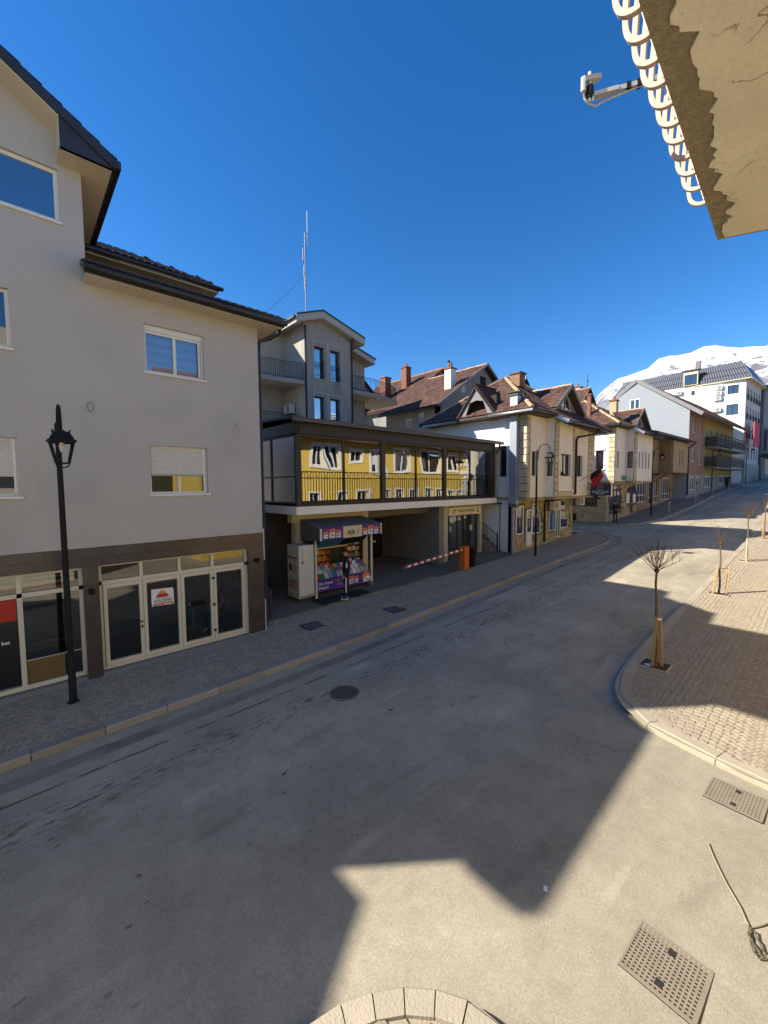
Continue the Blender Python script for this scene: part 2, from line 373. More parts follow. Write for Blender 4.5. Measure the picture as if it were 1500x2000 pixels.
# --- north pavement (left in the picture)
KL = spline([(-14, 8.4), (-3, 8.45), (-.36, 8.47), (3, 8.45), (7, 8.47), (9.4, 8.6), (13, 8.76), (16.7, 8.88), (20.7, 8.88), (24.5, 8.8), (26.6, 8.9), (28.4, 9.5), (29.6, 10.6), (30.1, 12.2), (30.0, 15), (29.8, 24)])
north = sheet('pavement', KL+[(29.0, 24), (29.0, 11.6), (19.9, 11.6), (19.9, 11.4), (5.3, 11.4), (5.3, 11.0), (-14, 11.0)], .102, BED_L)
tag(north, 'grey sett pavement in arched rows along the left house fronts', None, kind='structure')
kerbs(KL, 1, KERB, north, 1.0)
mh1 = [(6.07, 9.88), (6.07, 10.5), (6.66, 10.5), (6.66, 9.88)]; mh2 = [(8.8, 9.18), (8.8, 9.76), (9.37, 9.76), (9.37, 9.18)]
KLi = offs(KL, .21)
polyL = [p for p in KLi if p[0] > -6 and p[1] < 11.3][:]+[(29.3, 11.5), (19.9, 11.5), (19.9, 11.36), (5.35, 11.36), (5.35, 10.9), (-6, 10.9)]
setts(polyL, [mh1, mh2], .118, 1.15, SETT_L, north)
KL2 = spline([(33.1, 26), (33.2, 16), (33.3, 13.2), (33.7, 11.6), (34.6, 10.3), (36.4, 9.35), (39, 9.05), (47.3, 9.1), (63, 9.1), (78.4, 8.7), (102, 7.4), (135, 5.2)])
north2 = sheet('pavement', KL2+[(135, 12), (100, 12), (57, 12.6), (34.5, 12.6), (34.5, 26)], .115, M('sett_far', (.22, .19, .15), .88, .25, 9, .6, 30))
tag(north2, 'grey pavement rising past the corner where the man stands', None, kind='structure')
kerbs(KL2, 1, KERB, north2, 1.0)
# gutter line: concrete strip along the north kerb
gut = offs(KL, -.62); gu0 = offs(KL, -.34); m = MB()
for i in range(len(KL)-1):
    p, q, a, b = gu0[i], gu0[i+1], gut[i], gut[i+1]; m.quad((p[0], p[1], zr(p[0])+.005), (q[0], q[1], zr(q[0])+.005), (b[0], b[1], zr(b[0])+.005), (a[0], a[1], zr(a[0])+.005))
g2 = offs(KL2, -.65); g20 = offs(KL2, -.38)
for i in range(len(KL2)-1):
    p, q, a, b = g20[i], g20[i+1], g2[i], g2[i+1]; m.quad((p[0], p[1], zr(p[0])+.005), (q[0], q[1], zr(q[0])+.005), (b[0], b[1], zr(b[0])+.005), (a[0], a[1], zr(a[0])+.005))
tag(m.build('gutter', M('gutter_dirt', (.26, .222, .168), .9, .35, 1.3, .3, 40, dirt=.4)), 'darker dirty gutter strip along the left kerb', None, kind='structure')

# --- south pavement (right in the picture)
KR = spline([(7.05, -14), (7.3, -2), (7.43, .4), (7.55, 1.0), (7.74, 1.75), (8.05, 2.32), (8.6, 2.68), (9.3, 2.86), (10.85, 2.99), (13.3, 3.05), (16.5, 3.08), (22, 3.1), (34, 3.1), (41, 3.1), (60, 3.0), (90, 2.2), (135, -.3)])
south = sheet('pavement', KR+[(135, -6), (9, -6), (9, -14)], .102, BED_R)
tag(south, 'sandy sett pavement with saplings on the right of the road', None, kind='structure')
kerbs(KR, -1, KERBR, south, 1.0, .24, .12)
PITS = [(10.38, 2.45), (17.9, 2.42), (24.5, 2.4), (31.7, 2.4), (38.9, 2.4), (46.1, 2.4)]
holes = [[(x-.29, y-.29), (x+.29, y-.29), (x+.29, y+.29), (x-.29, y+.29)] for x, y in PITS]
KRi = offs(KR, -.26)
polyR = [p for p in KRi if p[1] > -1.2 and p[0] < 42]+[(42, -2.4), (7.6, -2.4)]
setts(polyR, holes, .120, 1.5, SETT_R, south, .113)
SOIL = M('pit_soil', (.055, .042, .03), 1.0, .3, 20, .8, 40)
for i, (x, y) in enumerate(PITS):
    bx('tree_pit_soil', SOIL, south, x-.25, x+.25, y-.25, y+.25, zr(x)+.06, zr(x)+.108)
    fr = MB()
    for a, b, c, d in ((x-.29, x+.29, y-.29, y-.25), (x-.29, x+.29, y+.25, y+.29), (x-.29, x-.25, y-.25, y+.25), (x+.25, x+.29, y-.25, y+.25)): fr.box(a, b, c, d, zr(x)+.02, zr(x)+.128)
    fr.build('tree_pit_edging', KERBR, south)
# --- rounded corner pavement right below the camera
KC = spline([(-9, 2.2), (-3, 2.55), (.4, 2.66), (1.2, 2.64), (1.67, 2.56), (1.95, 2.45), (2.28, 2.21), (2.53, 1.88), (2.62, 1.55), (2.66, .9), (2.6, -3), (2.4, -14)], 8)
corner = sheet('pavement', KC+[(-9, -14)], .102, BED_R)
tag(corner, 'rounded corner pavement edged with pale kerb stones under the camera', None, kind='structure')
kerbs(KC, -1, KERBR, corner, .27, .2)
KCi = offs(KC, -.22)
setts([p for p in KCi if p[1] > -1.5 and p[0] > -2]+[(2.0, -1.5), (-2, -1.5)], [], .14, 1.5, SETT_R, corner)
# --- forecourt below the glazed terrace
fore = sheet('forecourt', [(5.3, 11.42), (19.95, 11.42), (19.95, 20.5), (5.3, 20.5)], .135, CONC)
tag(fore, 'dark worn concrete forecourt under the glazed terrace', None, kind='structure')
m = MB()
random.seed(3)
for i in range(26):
    x = 5.32+i*.31; j = random.uniform(-.03, .03); m.box(x, x+.3, 11.33+j, 11.47+j*.5, zr(x)+.03, zr(x)+.135+random.uniform(0, .035))
tag(m.build('step_edge', M('worn_edge', (.25, .21, .13), .95, .35, 2.5, .6, 30, dirt=.4)), 'broken yellowish concrete edge along the forecourt front', None, kind='structure')

# grit and crumbs swept against the kerbs and along the broken forecourt edge
random.seed(21); m = MB()
for i in range(1500):
    k = random.random()
    if k < .45: p = KL[0]; x = random.uniform(-2, 26); y = np.interp(x, [q[0] for q in KL[:70]], [q[1] for q in KL[:70]])-abs(random.gauss(0, .12))-.02; z = zr(x)
    elif k < .7: x = random.uniform(5.3, 14); y = 11.4+random.gauss(0, .14); z = zr(x)+(.136 if y > 11.42 else .121)
    elif k < .85: x = random.uniform(5.3, 8); y = random.uniform(11.6, 14.5); z = zr(x)+.136
    else: x = random.uniform(8.5, 20); y = np.interp(x, [8.5, 9.3, 10.85, 13.3, 20], [2.66, 2.86, 2.99, 3.05, 3.1])+abs(random.gauss(0, .1))+.01; z = zr(x)
    s_ = random.uniform(.004, .016); a = random.uniform(0, 6); c, d = s_*math.cos(a), s_*math.sin(a)
    m.add([(x+c, y+d, z), (x-d, y+c, z), (x-c, y-d, z), (x+d, y-c, z), (x, y, z+s_*.8)], [(0, 1, 4), (1, 2, 4), (2, 3, 4), (3, 0, 4)])
tag(m.build('grit', M('grit', (.22, .18, .13), .95, .3, 8, island=.5)), 'loose grit and crumbs along the kerbs and forecourt edge', None, kind='stuff')
tag(MB().lathe((10.28, 2.56, zr(10.3)+.108), [(.075, 0), (.075, .012), (.06, .014)], 18).build('plastic_lid', M('lid_white', (.6, .6, .58), .5)), 'white round plastic lid lying in the near tree pit', 'lid')
# ================================================================ shared building materials
GREYWALL = M('grey_render', (.465, .44, .405), .9, .06, .8, .3, 120, streak=.035, dirt=.12)
SOFFIT = M('beige_soffit', (.62, .53, .38), .8, .06, 1.5)
DKROOF = M('dark_metal_tile', (.032, .032, .040), .38, .15, 5, spec=.5)
DKMET = M('dark_gutter', (.028, .024, .024), .4, .15, 6, spec=.5)
CREAM = M('cream_aluminium', (.62, .56, .43), .4, .05, 6, spec=.5)
PVC = M('white_pvc', (.72, .70, .64), .4, .06, 6, spec=.5)
PVCG = M('grey_pvc', (.36, .35, .34), .45, .06, 6)
BLACK = M('black_metal', (.010, .0098, .0098), .6, .2, 8, spec=.2)
BROWNF = M('brown_frame', (.05, .026, .018), .5, .2, 8)
GDARK = GL('glass_dark', (.012, .014, .018), .13, 0.0, .05)
GSKY = GL('glass_mirror', (.03, .05, .09), .30, 0.0, .03)
GSHOP = GL('glass_shop', (.72, .73, .72), .05, 1.0, .04)
GTERR = GL('glass_terrace', (.42, .42, .40), .31, 1.0, .95, 0.0, .5)
SHUT = M('shutter_slats', (.66, .63, .56), .5, .05, 6)
STONE = M('polished_brown_stone', (.062, .046, .039), .3, .25, 3.0, obj=.22, spec=.5)
WHITE = M('white_paint', (.78, .76, .72), .85, .05, 1.2, .15, 90, streak=.05)
CREAMW = M('cream_render', (.62, .55, .42), .9, .07, 1.0, .25, 90, streak=.06, dirt=.06)
TILE = M('clay_tiles', (.115, .062, .045), .85, .18, 2.5, .3, 60, island=.35, dirt=.2)
RIDGE = M('ridge_mortar', (.42, .27, .16), .9, .25, 5, .4, 40, island=.25)
BRICK = M('chimney_brick', (.21, .092, .058), .9, .25, 12, .4, 60)
ROOM = M('room_dark', (.05, .048, .045), .9, .15, 2)
ROOML = M('room_wall', (.34, .31, .27), .9, .1, 2)

def tiles(name, poly, mat, parent, tw=.24, tl=.34, hgt=.035, lift=.02, metal=False):
    """roof covering: rows of overlapping curved tiles on a planar polygon (first edge = eave)"""
    P = [Vector(p) for p in poly]; e = (P[1]-P[0]).normalized(); nrm = e.cross(P[2]-P[0]).normalized()
    if nrm.z < 0: nrm = -nrm
    s_ = nrm.cross(e); 
    if s_.z < 0: s_ = -s_
    L2 = np.array([((p-P[0]).dot(e), (p-P[0]).dot(s_)) for p in P])
    a0, a1 = L2[:, 0].min(), L2[:, 0].max(); b1 = L2[:, 1].max()
    m = MB(); k = 0; na = int((a1-a0)/tw)+1; nb = int(b1/tl)+1
    C_ = np.array([(a0+(i+.5)*tw, max(.02, (j+.5)*tl)) for j in range(nb) for i in range(na)])
    ok = inside([tuple(q) for q in L2], C_)
    for (ca, cb), o_ in zip(C_, ok):
        if not o_: continue
        b0, b2 = cb-tl*.5-.03, cb+tl*.5; jt = 0 if metal else random.uniform(-.008, .008)
        V = []
        for (bb, hh) in ((b0, .03), (b2, .0)):
            for (aa, h2) in ((-.5, 0), (-.22, hgt), (.22, hgt), (.5, 0)):
                V.append(P[0]+e*(ca+aa*tw)+s_*(bb+jt)+nrm*(lift+hh+h2+jt*.6))
        V += [V[i]-nrm*.035 for i in range(4)]
        m.add(V, [(0, 1, 5, 4), (1, 2, 6, 5), (2, 3, 7, 6), (8, 9, 1, 0), (9, 10, 2, 1), (10, 11, 3, 2)])
    o = m.build(name, mat, parent); o['kind'] = 'stuff'; return o
def ridge(parent, a, b, mat=RIDGE, r_=.11, step=.36, name='ridge_tiles'):
    a, b = Vector(a), Vector(b); n = max(1, int((b-a).length/step)); m = MB(); d = (b-a)/n; x = d.cross(Vector((0, 0, 1))).normalized(); y = x.cross(d).normalized()
    for i in range(n):
        V = []; j = random.uniform(-.015, .015)
        for q, rr in ((0, r_*1.12), (1.08, r_)):
            for t in range(6): an = math.pi*t/5; V.append(a+d*(i+q)+x*math.cos(an)*rr+y*(math.sin(an)*rr*.9-.02+j))
        m.add(V, [(t, t+1, t+7, t+6) for t in range(5)]+[(0, 1, 2, 3, 4, 5)])
    o = m.build(name, mat, parent); o['kind'] = 'stuff'; return o
def slab(poly, t, name, mat, parent):
    """roof or floor slab: polygon thickened downward"""
    return MB().poly(poly, (0, 0, -t)).build(name, mat, parent)

# ================================================================ HOUSE A : grey house on the left
YA = 10.96; FA = FRONT(YA)
A = thing('grey_house', (-.46, YA, 0), 'tall grey rendered house with dark gabled roof filling the left edge', 'house')
winsA = [(2.43, 3.78, 4.15, 5.32), (2.43, 3.78, 7.04, 8.15), (-1.9, .99, 9.79, 10.84), (-1.24, .11, 7.06, 8.2), (-1.24, .11, 4.15, 5.32)]
MB().wall(FA, -6.3, 5.25, 2.99, 8.79, [h for h in winsA if h[3] < 8.79], .3).build('wall', GREYWALL, A)
# central gable above the wings
m = MB().wall(FA, -2.3, 1.38, 8.79, 11.15, [winsA[2]], .3)
m.polyF(FA, [(-2.3, 11.15), (1.38, 11.15), (1.0, 11.62), (-.46, 12.50), (-1.92, 11.62)], 0, -.3)
m.build('gable_wall', GREYWALL, A)
m = MB()
m.box(5.0, 5.25, YA+.3, 19.5, 0.0, 8.79).box(-6.3, -6.05, YA+.3, 19.5, -.3, 8.79).box(1.13, 1.38, YA+.3, 16, 8.79, 11.2).box(-2.3, -2.05, YA+.3, 16, 8.79, 11.2).box(-6.3, 5.25, 19.2, 19.5, 0, 8.7)
m.box(1.38, 5.0, 14.45, 14.7, 8.79, 10.8)
m.build('side_wall', GREYWALL, A)
bx('floor_slab', ROOM, A, -6.05, 5.0, YA+.3, 19.2, 2.9, 3.0); bx('upper_slab', ROOM, A, -6.05, 5.0, YA+.3, 19.2, 8.6, 8.7)
# windows
def slats(parent, F, u0, u1, z0, z1, d, mat, n=None, gap=.042):
    m = MB(); z = z1
    while z > z0+.01:
        m.poly([F(u0, d, z), F(u0, d+.012, z-gap*.5), F(u0, d, z-gap*.95)], F.U*(u1-u0)); z -= gap
    o = m.build('shutter', mat, parent); return o
w1 = win(A, FA, *winsA[0], PVC, GDARK, .05, 1, -.09, PVC); slats(w1, FA, 2.48, 3.68, 4.62, 5.3, -.075, SHUT)
bx('shutter_rail', PVC, w1, 3.68, 3.735, -.085, -.06, 4.2, 5.3, FA); bx('shutter_foot', PVCG, w1, 2.47, 3.69, -.078, -.055, 4.59, 4.625, FA)
w2 = win(A, FA, *winsA[1][:3], 8.02, PVC, GL('glass_clear', (.85, .88, .92), .10, 1.0, .02), .06, 1, -.09, PVC); bx('shutter_box', PVC, w2, 2.43, 3.78, -.14, -.07, 8.023, 8.148, FA)
bx('shutter_rail', PVC, w2, 3.65, 3.70, -.085, -.06, 7.1, 8.02, FA)
for k in range(9): bx('blind_strip', M('blue_blind_%d' % (k % 2), (.50, .58, .70) if k % 2 else (.36, .44, .58), .6), w2, 2.45, 3.76, -.20, -.19, 7.06+k*.105, 7.165+k*.105, FA)
w3 = win(A, FA, *winsA[2], PVC, GSKY, .075, 0, -.07, PVC)
w4 = win(A, FA, *winsA[3], PVC, GDARK, .06, 1, -.09, PVC)
w5 = win(A, FA, *winsA[4], PVC, GDARK, .05, 1, -.09, PVC); slats(w5, FA, -1.19, .02, 4.55, 5.3, -.075, SHUT); bx('shutter_rail', PVC, w5, .02, .07, -.085, -.06, 4.2, 5.3, FA)
# ground floor: stone band and piers as separate slabs
def stone_row(z0, z1, x0, x1, lens):
    x = x0; i = 0
    while x < x1-.02:
        L = min(lens[i % len(lens)], x1-x); 
        if x1-(x+L) < .12: L = x1-x
        bx('stone_slab', STONE, A, x, x+L-.004, -.02, .03+random.uniform(0, .004), z0, z1-.004, FA); x += L; i += 1
MB().box(-6.3, 5.25, -.3, -.021, 2.57, 2.988, FA).box(4.80, 5.25, -.3, -.021, -.1, 2.57, FA).box(1.03, 1.32, -.3, -.021, -.1, 2.57, FA).box(-6.3, -3.3, -.3, -.021, -.4, 2.57, FA).build('pier_core', STONE, A)
stone_row(2.78, 2.99, -6.3, 5.25, [.61, .6, .62]); stone_row(2.57, 2.78, -6.3, 5.25, [.33, .61, .6])
for z in (0.02, .45, .88, 1.31, 1.74, 2.17):
    z1 = min(z+.43, 2.57)
    stone_row(z, z1, 4.80, 5.25, [.45]); stone_row(z, z1, 1.03, 1.32, [.29]); stone_row(z, z1, -6.3, -3.3, [.6])
bx('corner_trim', PVC, A, 5.252, 5.27, -.05, .04, .05, 1.05, FA); bx('corner_trim', PVC, A, 5.252, 5.27, -.05, .04, 2.2, 3.1, FA)
bx('plinth', M('plinth_grey', (.2, .195, .19), .9, .15, 2), A, -3.3, 5.24, -.28, .025, -.2, .12, FA)
# shop glazing (right shop)
sh = MB()
def fr(a, b, c, d, t=.06): sh.box(a, b, -.16-t, -.10, c, d, FA)
fr(1.32, 4.80, .13, .20); fr(1.32, 4.80, 2.10, 2.19); fr(1.32, 4.80, 2.52, 2.57); fr(1.32, 1.38, .2, 2.52); fr(4.72, 4.80, .2, 2.52)
for x in (2.17, 3.02, 3.84): fr(x-.035, x+.035, 2.19, 2.52)
shop = sh.build('shop_front', CREAM, A)
for a, b in ((1.38, 2.135), (2.205, 2.985), (3.055, 3.805), (3.875, 4.72)): bx('pane', GSHOP, shop, a, b, -.15, -.142, 2.19, 2.52, FA)
leafx = [1.39, 2.19, 3.04, 3.85, 4.715]
for i in range(4):
    a, b = leafx[i]+.005, leafx[i+1]-.005; m = MB(); k = .075
    m.box(a, b, -.19, -.085, .21, .30, FA).box(a, b, -.19, -.085, 2.01, 2.095, FA).box(a, a+k, -.19, -.085, .30, 2.01, FA).box(b-k, b, -.19, -.085, .30, 2.01, FA)
    lf = m.build('door_leaf', CREAM, A); bx('pane', GSHOP, lf, a+k, b-k, -.15, -.142, .30, 2.01, FA)
    if i == 0:
        MB().box(b-.055, b-.03, -.085, -.03, 1.08, 1.11, FA).box(b-.17, b-.03, -.045, -.03, 1.085, 1.105, FA).build('handle', BLACK, lf); bx('lock', BLACK, lf, b-.06, b-.025, -.085, -.07, .93, 1.0, FA)
    if i == 3:
        for z in (.42, 1.12, 1.84): bx('hinge', BLACK, lf, a-.035, a+.03, -.085, -.065, z, z+.06, FA)
sg = MB().polyF(FA, [(2.36, 1.40), (2.84, 1.38), (2.86, 1.42), (2.86, 1.76), (2.82, 1.80), (2.36, 1.82)], -.083, -.078).build('shop_sign', WHITE, A); tag(sg, 'white printed sign with red volcano emblem')
RED = M('sign_red', (.45, .03, .02), .5); ORG = M('sign_orange', (.75, .22, .03), .5); YEL = M('sign_yellow', (.75, .50, .10), .5); INK = M('ink_black', (.02, .02, .022), .5); GRN = M('sign_green', (.06, .25, .06), .5)
em = MB(); em.polyF(FA, [(2.45, 1.60), (2.76, 1.60), (2.70, 1.68), (2.50, 1.68)], -.077, -.075); em.build('emblem_base', RED, sg)
MB().polyF(FA, [(2.50, 1.685), (2.70, 1.685), (2.66, 1.74), (2.54, 1.74)], -.077, -.075).build('emblem_middle', ORG, sg); MB().polyF(FA, [(2.55, 1.745), (2.65, 1.745), (2.62, 1.785), (2.57, 1.785)], -.077, -.075).build('emblem_top', YEL, sg)
text('lettering', 'FAST FOOD', FA, 2.47, 1.56, .03, INK, sg, -.076, width=.27)
text('lettering', 'VOLCANO', FA, 2.41, 1.475, .07, INK, sg, -.076, width=.41); bx('red_strip', RED, sg, 2.40, 2.83, -.077, -.075, 1.405, 1.455, FA)
text('lettering', 'PIZZA - BURGER', FA, 2.44, 1.416, .026, WHITE, sg, -.073, width=.35)
# shop interior
bx('shop_floor', M('shop_tiles', (.10, .095, .09), .4), A, -3.2, 5.0, YA+.25, 16, .12, .16); bx('shop_back_wall', ROOML, A, -3.2, 5.0, 14.6, 14.8, .1, 2.9); bx('shop_partition', ROOML, A, 1.1, 1.25, YA+.32, 14.6, .16, 2.9); bx('shop_side_lining', ROOML, A, 4.9, 4.99, YA+.32, 14.6, .16, 2.9)
bx('picture', BLACK, A, 4.87, 4.895, 11.6, 12.0, 1.5, 2.1)
# left shop (betting office)
sh = MB(); fr(-3.3, 1.03, .13, .22); fr(-3.3, 1.03, 2.07, 2.16); fr(-3.3, 1.03, 2.5, 2.57); fr(.96, 1.03, .22, 2.5); fr(-3.3, -3.22, .22, 2.5)
for x in (-.02, -1.25, -2.3): fr(x-.04, x+.045, .22, 2.5)
shop2 = sh.build('shop_front', CREAM, A)
bx('pane', GL('glass_office', (.5, .52, .5), .10, 1.0, .03), shop2, .025, .96, -.15, -.142, .22, 2.07, FA)
for a, b in ((-.96, -.06), (.025, .96), (-1.9, -1.0)): bx('pane', GSHOP, shop2, a, b, -.15, -.142, 2.16, 2.5, FA)
pos = bx('betting_poster', M('poster_black', (.012, .010, .014), .25, spec=.6), shop2, -1.21, -.06, -.14, -.135, .26, 2.06, FA)
MB().polyF(FA, [(-1.1, 2.05), (-.075, 2.05), (-.075, 1.62), (-.37, 1.62), (-.52, 1.9)], -.134, -.132).build('poster_red_shape', RED, shop2)
MB().polyF(FA, [(-.46, 1.26), (-.42, 1.26), (-.36, 1.14), (-.40, 1.14)], -.134, -.132).build('poster_slash', RED, shop2)
text('poster_lettering', 'bet', FA, -.33, 1.155, .07, WHITE, shop2, -.131)
bx('lower_panel', M('brown_panel', (.16, .105, .04), .35), shop2, .03, .66, -.139, -.136, .24, .72, FA); bx('panel_trim', CREAM, shop2, .03, .95, -.139, -.125, .72, .735, FA)
m = MB()
for k in range(8): m.box(.04, .93, -.24, -.235, .86+k*.135, .925+k*.135, FA)
m.build('window_blind', M('blind_grey', (.34, .35, .33), .7), A)
bx('window_film', M('film_pale', (.30, .27, .21), .6, .2, 8), A, .04, .93, -.25, -.245, 1.93, 2.06, FA)
for k, (mt_, z0, z1) in enumerate(((WHITE, 2.17, 2.21), (RED, 2.215, 2.28), (WHITE, 2.285, 2.34), (M('stripe_green', (.02, .14, .08), .5), 2.345, 2.41), (WHITE, 2.415, 2.44))):
    MB().box(.05, .70, -.2, -.195, z0, z1, FA).box(.78, .95, -.2, -.195, z0, z1, FA).box(-.9, -.1, -.2, -.195, z0, z1, FA).build('striped_banner', mt_, A)
# roofs. central gable roof, ridge along Y
zt = lambda x: 11.18+.635*(1.91-x) if x > -.46 else 11.18+.635*(x+2.83)
zp = zt(-.46)
for sgn, xe in ((1, 1.91), (-1, -2.83)):
    slab([(xe, 10.35, 11.18), (-.46, 10.35, zp), (-.46, 17.5, zp), (xe, 17.5, 11.18)], .22, 'roof_slab', DKROOF, A)
    tiles('roof_tiles', [(xe, 10.37, 11.18), (xe, 17.4, 11.18), (-.46, 17.4, zp), (-.46, 10.37, zp)], DKROOF, A, .2, .35, .025, .01, True)
    # soffit board under the front overhang and boxed eave
    s0, s1 = (1.0, -.46) if sgn > 0 else (-1.92, -.46)
    MB().poly([(s0, 10.38, zt(s0)-.228), (s1, 10.38, zp-.228), (s1, YA, zp-.228), (s0, YA, zt(s0)-.228)], (0, 0, -.03)).build('soffit', SOFFIT, A)
    b0, b1 = (1.0, 1.86) if sgn > 0 else (-2.78, -1.92)
    MB().box(b0, b1, 10.40, 17.3, 10.94, 10.965).build('soffit', SOFFIT, A)
    MB().polyF(FRONT(10.40), [(b0, 10.94), (b1, 10.94), (b1, zt(1.86)-.2), (b0, zt(s0)-.2)], 0, -.03).build('eave_fascia', DKROOF, A)
    bx('eave_gutter', DKMET, A, (xe-.03 if sgn > 0 else xe-.1), (xe+.1 if sgn > 0 else xe+.03), 10.33, 17.4, 10.98, 11.14)
    # inner face of the boxed eave
    xi = s0; bx('eave_return', SOFFIT, A, xi-.015, xi+.015, 10.41, YA, 10.966, zt(s0)-.26)
ridge(A, (-.46, 10.35, zp+.02), (-.46, 17.4, zp+.02), DKROOF, .1)
# wing roofs
for sgn, x0, x1 in ((1, 1.28, 5.76), (-1, -6.42, -2.2)):
    slab([(x0, 10.4, 8.90), (x1, 10.4, 8.90), (x1, 14.5, 10.62), (x0, 14.5, 10.62)], .10, 'roof_slab', DKROOF, A)
    tiles('roof_tiles', [(x0, 10.38, 8.90), (x1, 10.38, 8.90), (x1, 14.5, 10.62), (x0, 14.5, 10.62)], DKROOF, A, .2, .35, .03, .01, True)
    MB().poly([(x0+.03, 10.40, 8.70), (x1-.04, 10.40, 8.70), (x1-.04, YA+.02, 8.72), (x0+.03, YA+.02, 8.72)], (0, 0, -.02)).build('soffit', SOFFIT, A)
    MB().tube([(x0-.02, 10.33, 8.80), (x1+.06, 10.33, 8.80)], .075, 10).build('eave_gutter', DKMET, A, True)
    MB().tube([(x0-.02, 10.26, 8.875), (x1+.06, 10.26, 8.875)], .014, 6).build('gutter_bead', DKMET, A, True)
    bx('fascia', DKMET, A, x0, x1, 10.385, 10.41, 8.69, 8.88)
bx('soffit', SOFFIT, A, 5.26, 5.70, 10.42, 19.4, 8.69, 8.715); bx('eave_gutter', DKMET, A, 5.70, 5.80, 10.4, 19.5, 8.72, 8.88)
MB().poly([(5.72, 10.42, 8.89), (5.72, 19.5, 8.89), (5.72, 14.5, 10.6)], (.03, 0, 0)).build('roof_gable_board', DKROOF, A)
# upper storey roof set back behind the right wing, hipped at its right end
e0, e1 = (1.4, 14.0, 10.98), (5.44, 14.0, 10.98)
rz = 10.98+.54*2.6
slab([e0, e1, (5.44-2.6, 16.6, rz), (1.4, 16.6, rz)], .12, 'roof_slab', DKROOF, A)
slab([e1, (5.44, 19.2, 10.98), (5.44-2.6, 16.6, rz)], .12, 'roof_slab', DKROOF, A)
slab([(1.4, 16.6, rz), (5.44-2.6, 16.6, rz), (5.44, 19.2, 10.98), (1.4, 19.2, 10.98)], .12, 'roof_slab', DKROOF, A)
tiles('roof_tiles', [e0, e1, (5.44-2.6, 16.6, rz), (1.4, 16.6, rz)], DKROOF, A, .2, .35, .03, .01, True)
tiles('roof_tiles', [e1, (5.44, 19.2, 10.98), (5.44-2.6, 16.6, rz)], DKROOF, A, .2, .35, .03, .01, True)
MB().tube([(1.38, 13.93, 10.88), (5.5, 13.93, 10.88)], .07, 8).build('eave_gutter', DKMET, A, True)
bx('soffit', SOFFIT, A, 1.4, 5.38, 14.0, 14.44, 10.76, 10.79); bx('upper_wall', M('upper_beige', (.5, .42, .31), .9), A, 1.4, 5.1, 14.4, 14.449, 8.8, 10.76)
MB().tube([(5.74, 10.55, 8.75), (5.74, 10.62, 8.6), (5.60, 10.9, 8.5), (5.36, 11.05, 8.42), (5.33, 11.06, 8.2), (5.33, 11.06, .2)], .05, 10).build('downpipe', DKMET, A, True)
for x, z in ((5.02, 2.22), (1.17, 2.02)):
    MB().box(x-.05, x+.05, .03, .09, z-.05, z+.05, FA).lathe(FA(x, .14, z-.06), [(.02, .13), (.05, .1), (.055, .02), (.035, 0)], 10).build('wall_lamp', BLACK, A)
def loop(x, z, s_, n=16, full=True):
    pts = [FA(x+s_*.55*math.sin(t*2*math.pi/n), .03, z+s_*math.cos(t*2*math.pi/n)*(1 if t else 1.2)-s_) for t in range(n if full else 6)]
    MB().tube(pts, .006, 5).build('cable_loop', M('cable_grey', (.16, .14, .12), .6), A)
loop(1.33, 6.17, .10); loop(4.53, 6.0, .09, 16, False)
# neighbouring house out of the frame to the left (its gable throws the shadow at the bottom left)
N = thing('neighbour_house', (-11, YA, 0), 'plain rendered neighbour house attached left of the tall grey house', 'house')
MB().box(-15.5, -6.32, YA, 18.5, -.6, 7.2).build('wall', CREAMW, N)
MB().poly([(-15.4, 10.5, 7.2), (-6.33, 10.5, 7.2), (-6.33, 10.5, 7.72), (-10.8, 10.5, 9.3), (-15.4, 10.5, 7.74)], (0, 8, 0)).build('roof', TILE, N)
# ================================================================ GLAZED TERRACE BUILDING
YT = 12.3; FT = FRONT(YT)
T = thing('terrace_building', (13.3, YT, zr(13)), 'low building with a dark framed glass terrace over an open passage', 'restaurant')
SLABC = M('slab_paint', (.86, .81, .72), .85, .06, 1.5, .15, 60, streak=.06)
BRONZE = M('bronze_aluminium', (.034, .030, .026), .45, .1, 5, spec=.35)
PILLC = M('pillar_cream', (.52, .44, .28), .85, .1, 1.5, .15, 60)
MB().box(7.15, 19.62, YT, 20, 3.32, 3.60).build('floor_slab', SLABC, T)
bx('threshold', BRONZE, T, 7.17, 19.0, -.12, -.02, 3.602, 3.70, FT)
# posts and mullions
for x, w_ in ((7.2, .16), (11.12, .2), (15.08, .2), (18.86, .12)): bx('post', BRONZE, T, x, x+w_, -.16, -.02, 3.70, 6.12, FT)
def tpane(a, b):
    m = MB(); m.box(a, b, -.11, -.05, 3.70, 3.76, FT).box(a, b, -.11, -.05, 6.05, 6.12, FT).box(a, a+.045, -.11, -.05, 3.76, 6.05, FT).box(b-.045, b, -.11, -.05, 3.76, 6.05, FT)
    o = m.build('window', BRONZE, T); bx('pane', GTERR, o, a+.045, b-.045, -.085, -.077, 3.76, 6.05, FT)
for a, b in ((7.36, 9.24), (9.24, 11.12), (11.32, 13.2), (13.2, 15.08), (15.28, 17.2), (17.2, 18.86)): tpane(a, b)
FS = SIDE(7.2)
GSIDE = GL('glass_side', (.09, .09, .08), .0, 1.0, .04, 0.0, .9, 1.18)
m = MB(); m.box(12.46, 20, -.08, 0, 3.70, 3.76, FS).box(12.46, 20, -.08, 0, 6.05, 6.12, FS).box(12.46, 20, -.06, -.01, 4.62, 4.68, FS)
for y in (14.2, 16.1, 18.0): m.box(y-.03, y+.03, -.08, 0, 3.76, 6.05, FS)
ws = m.build('side_window', BRONZE, T)
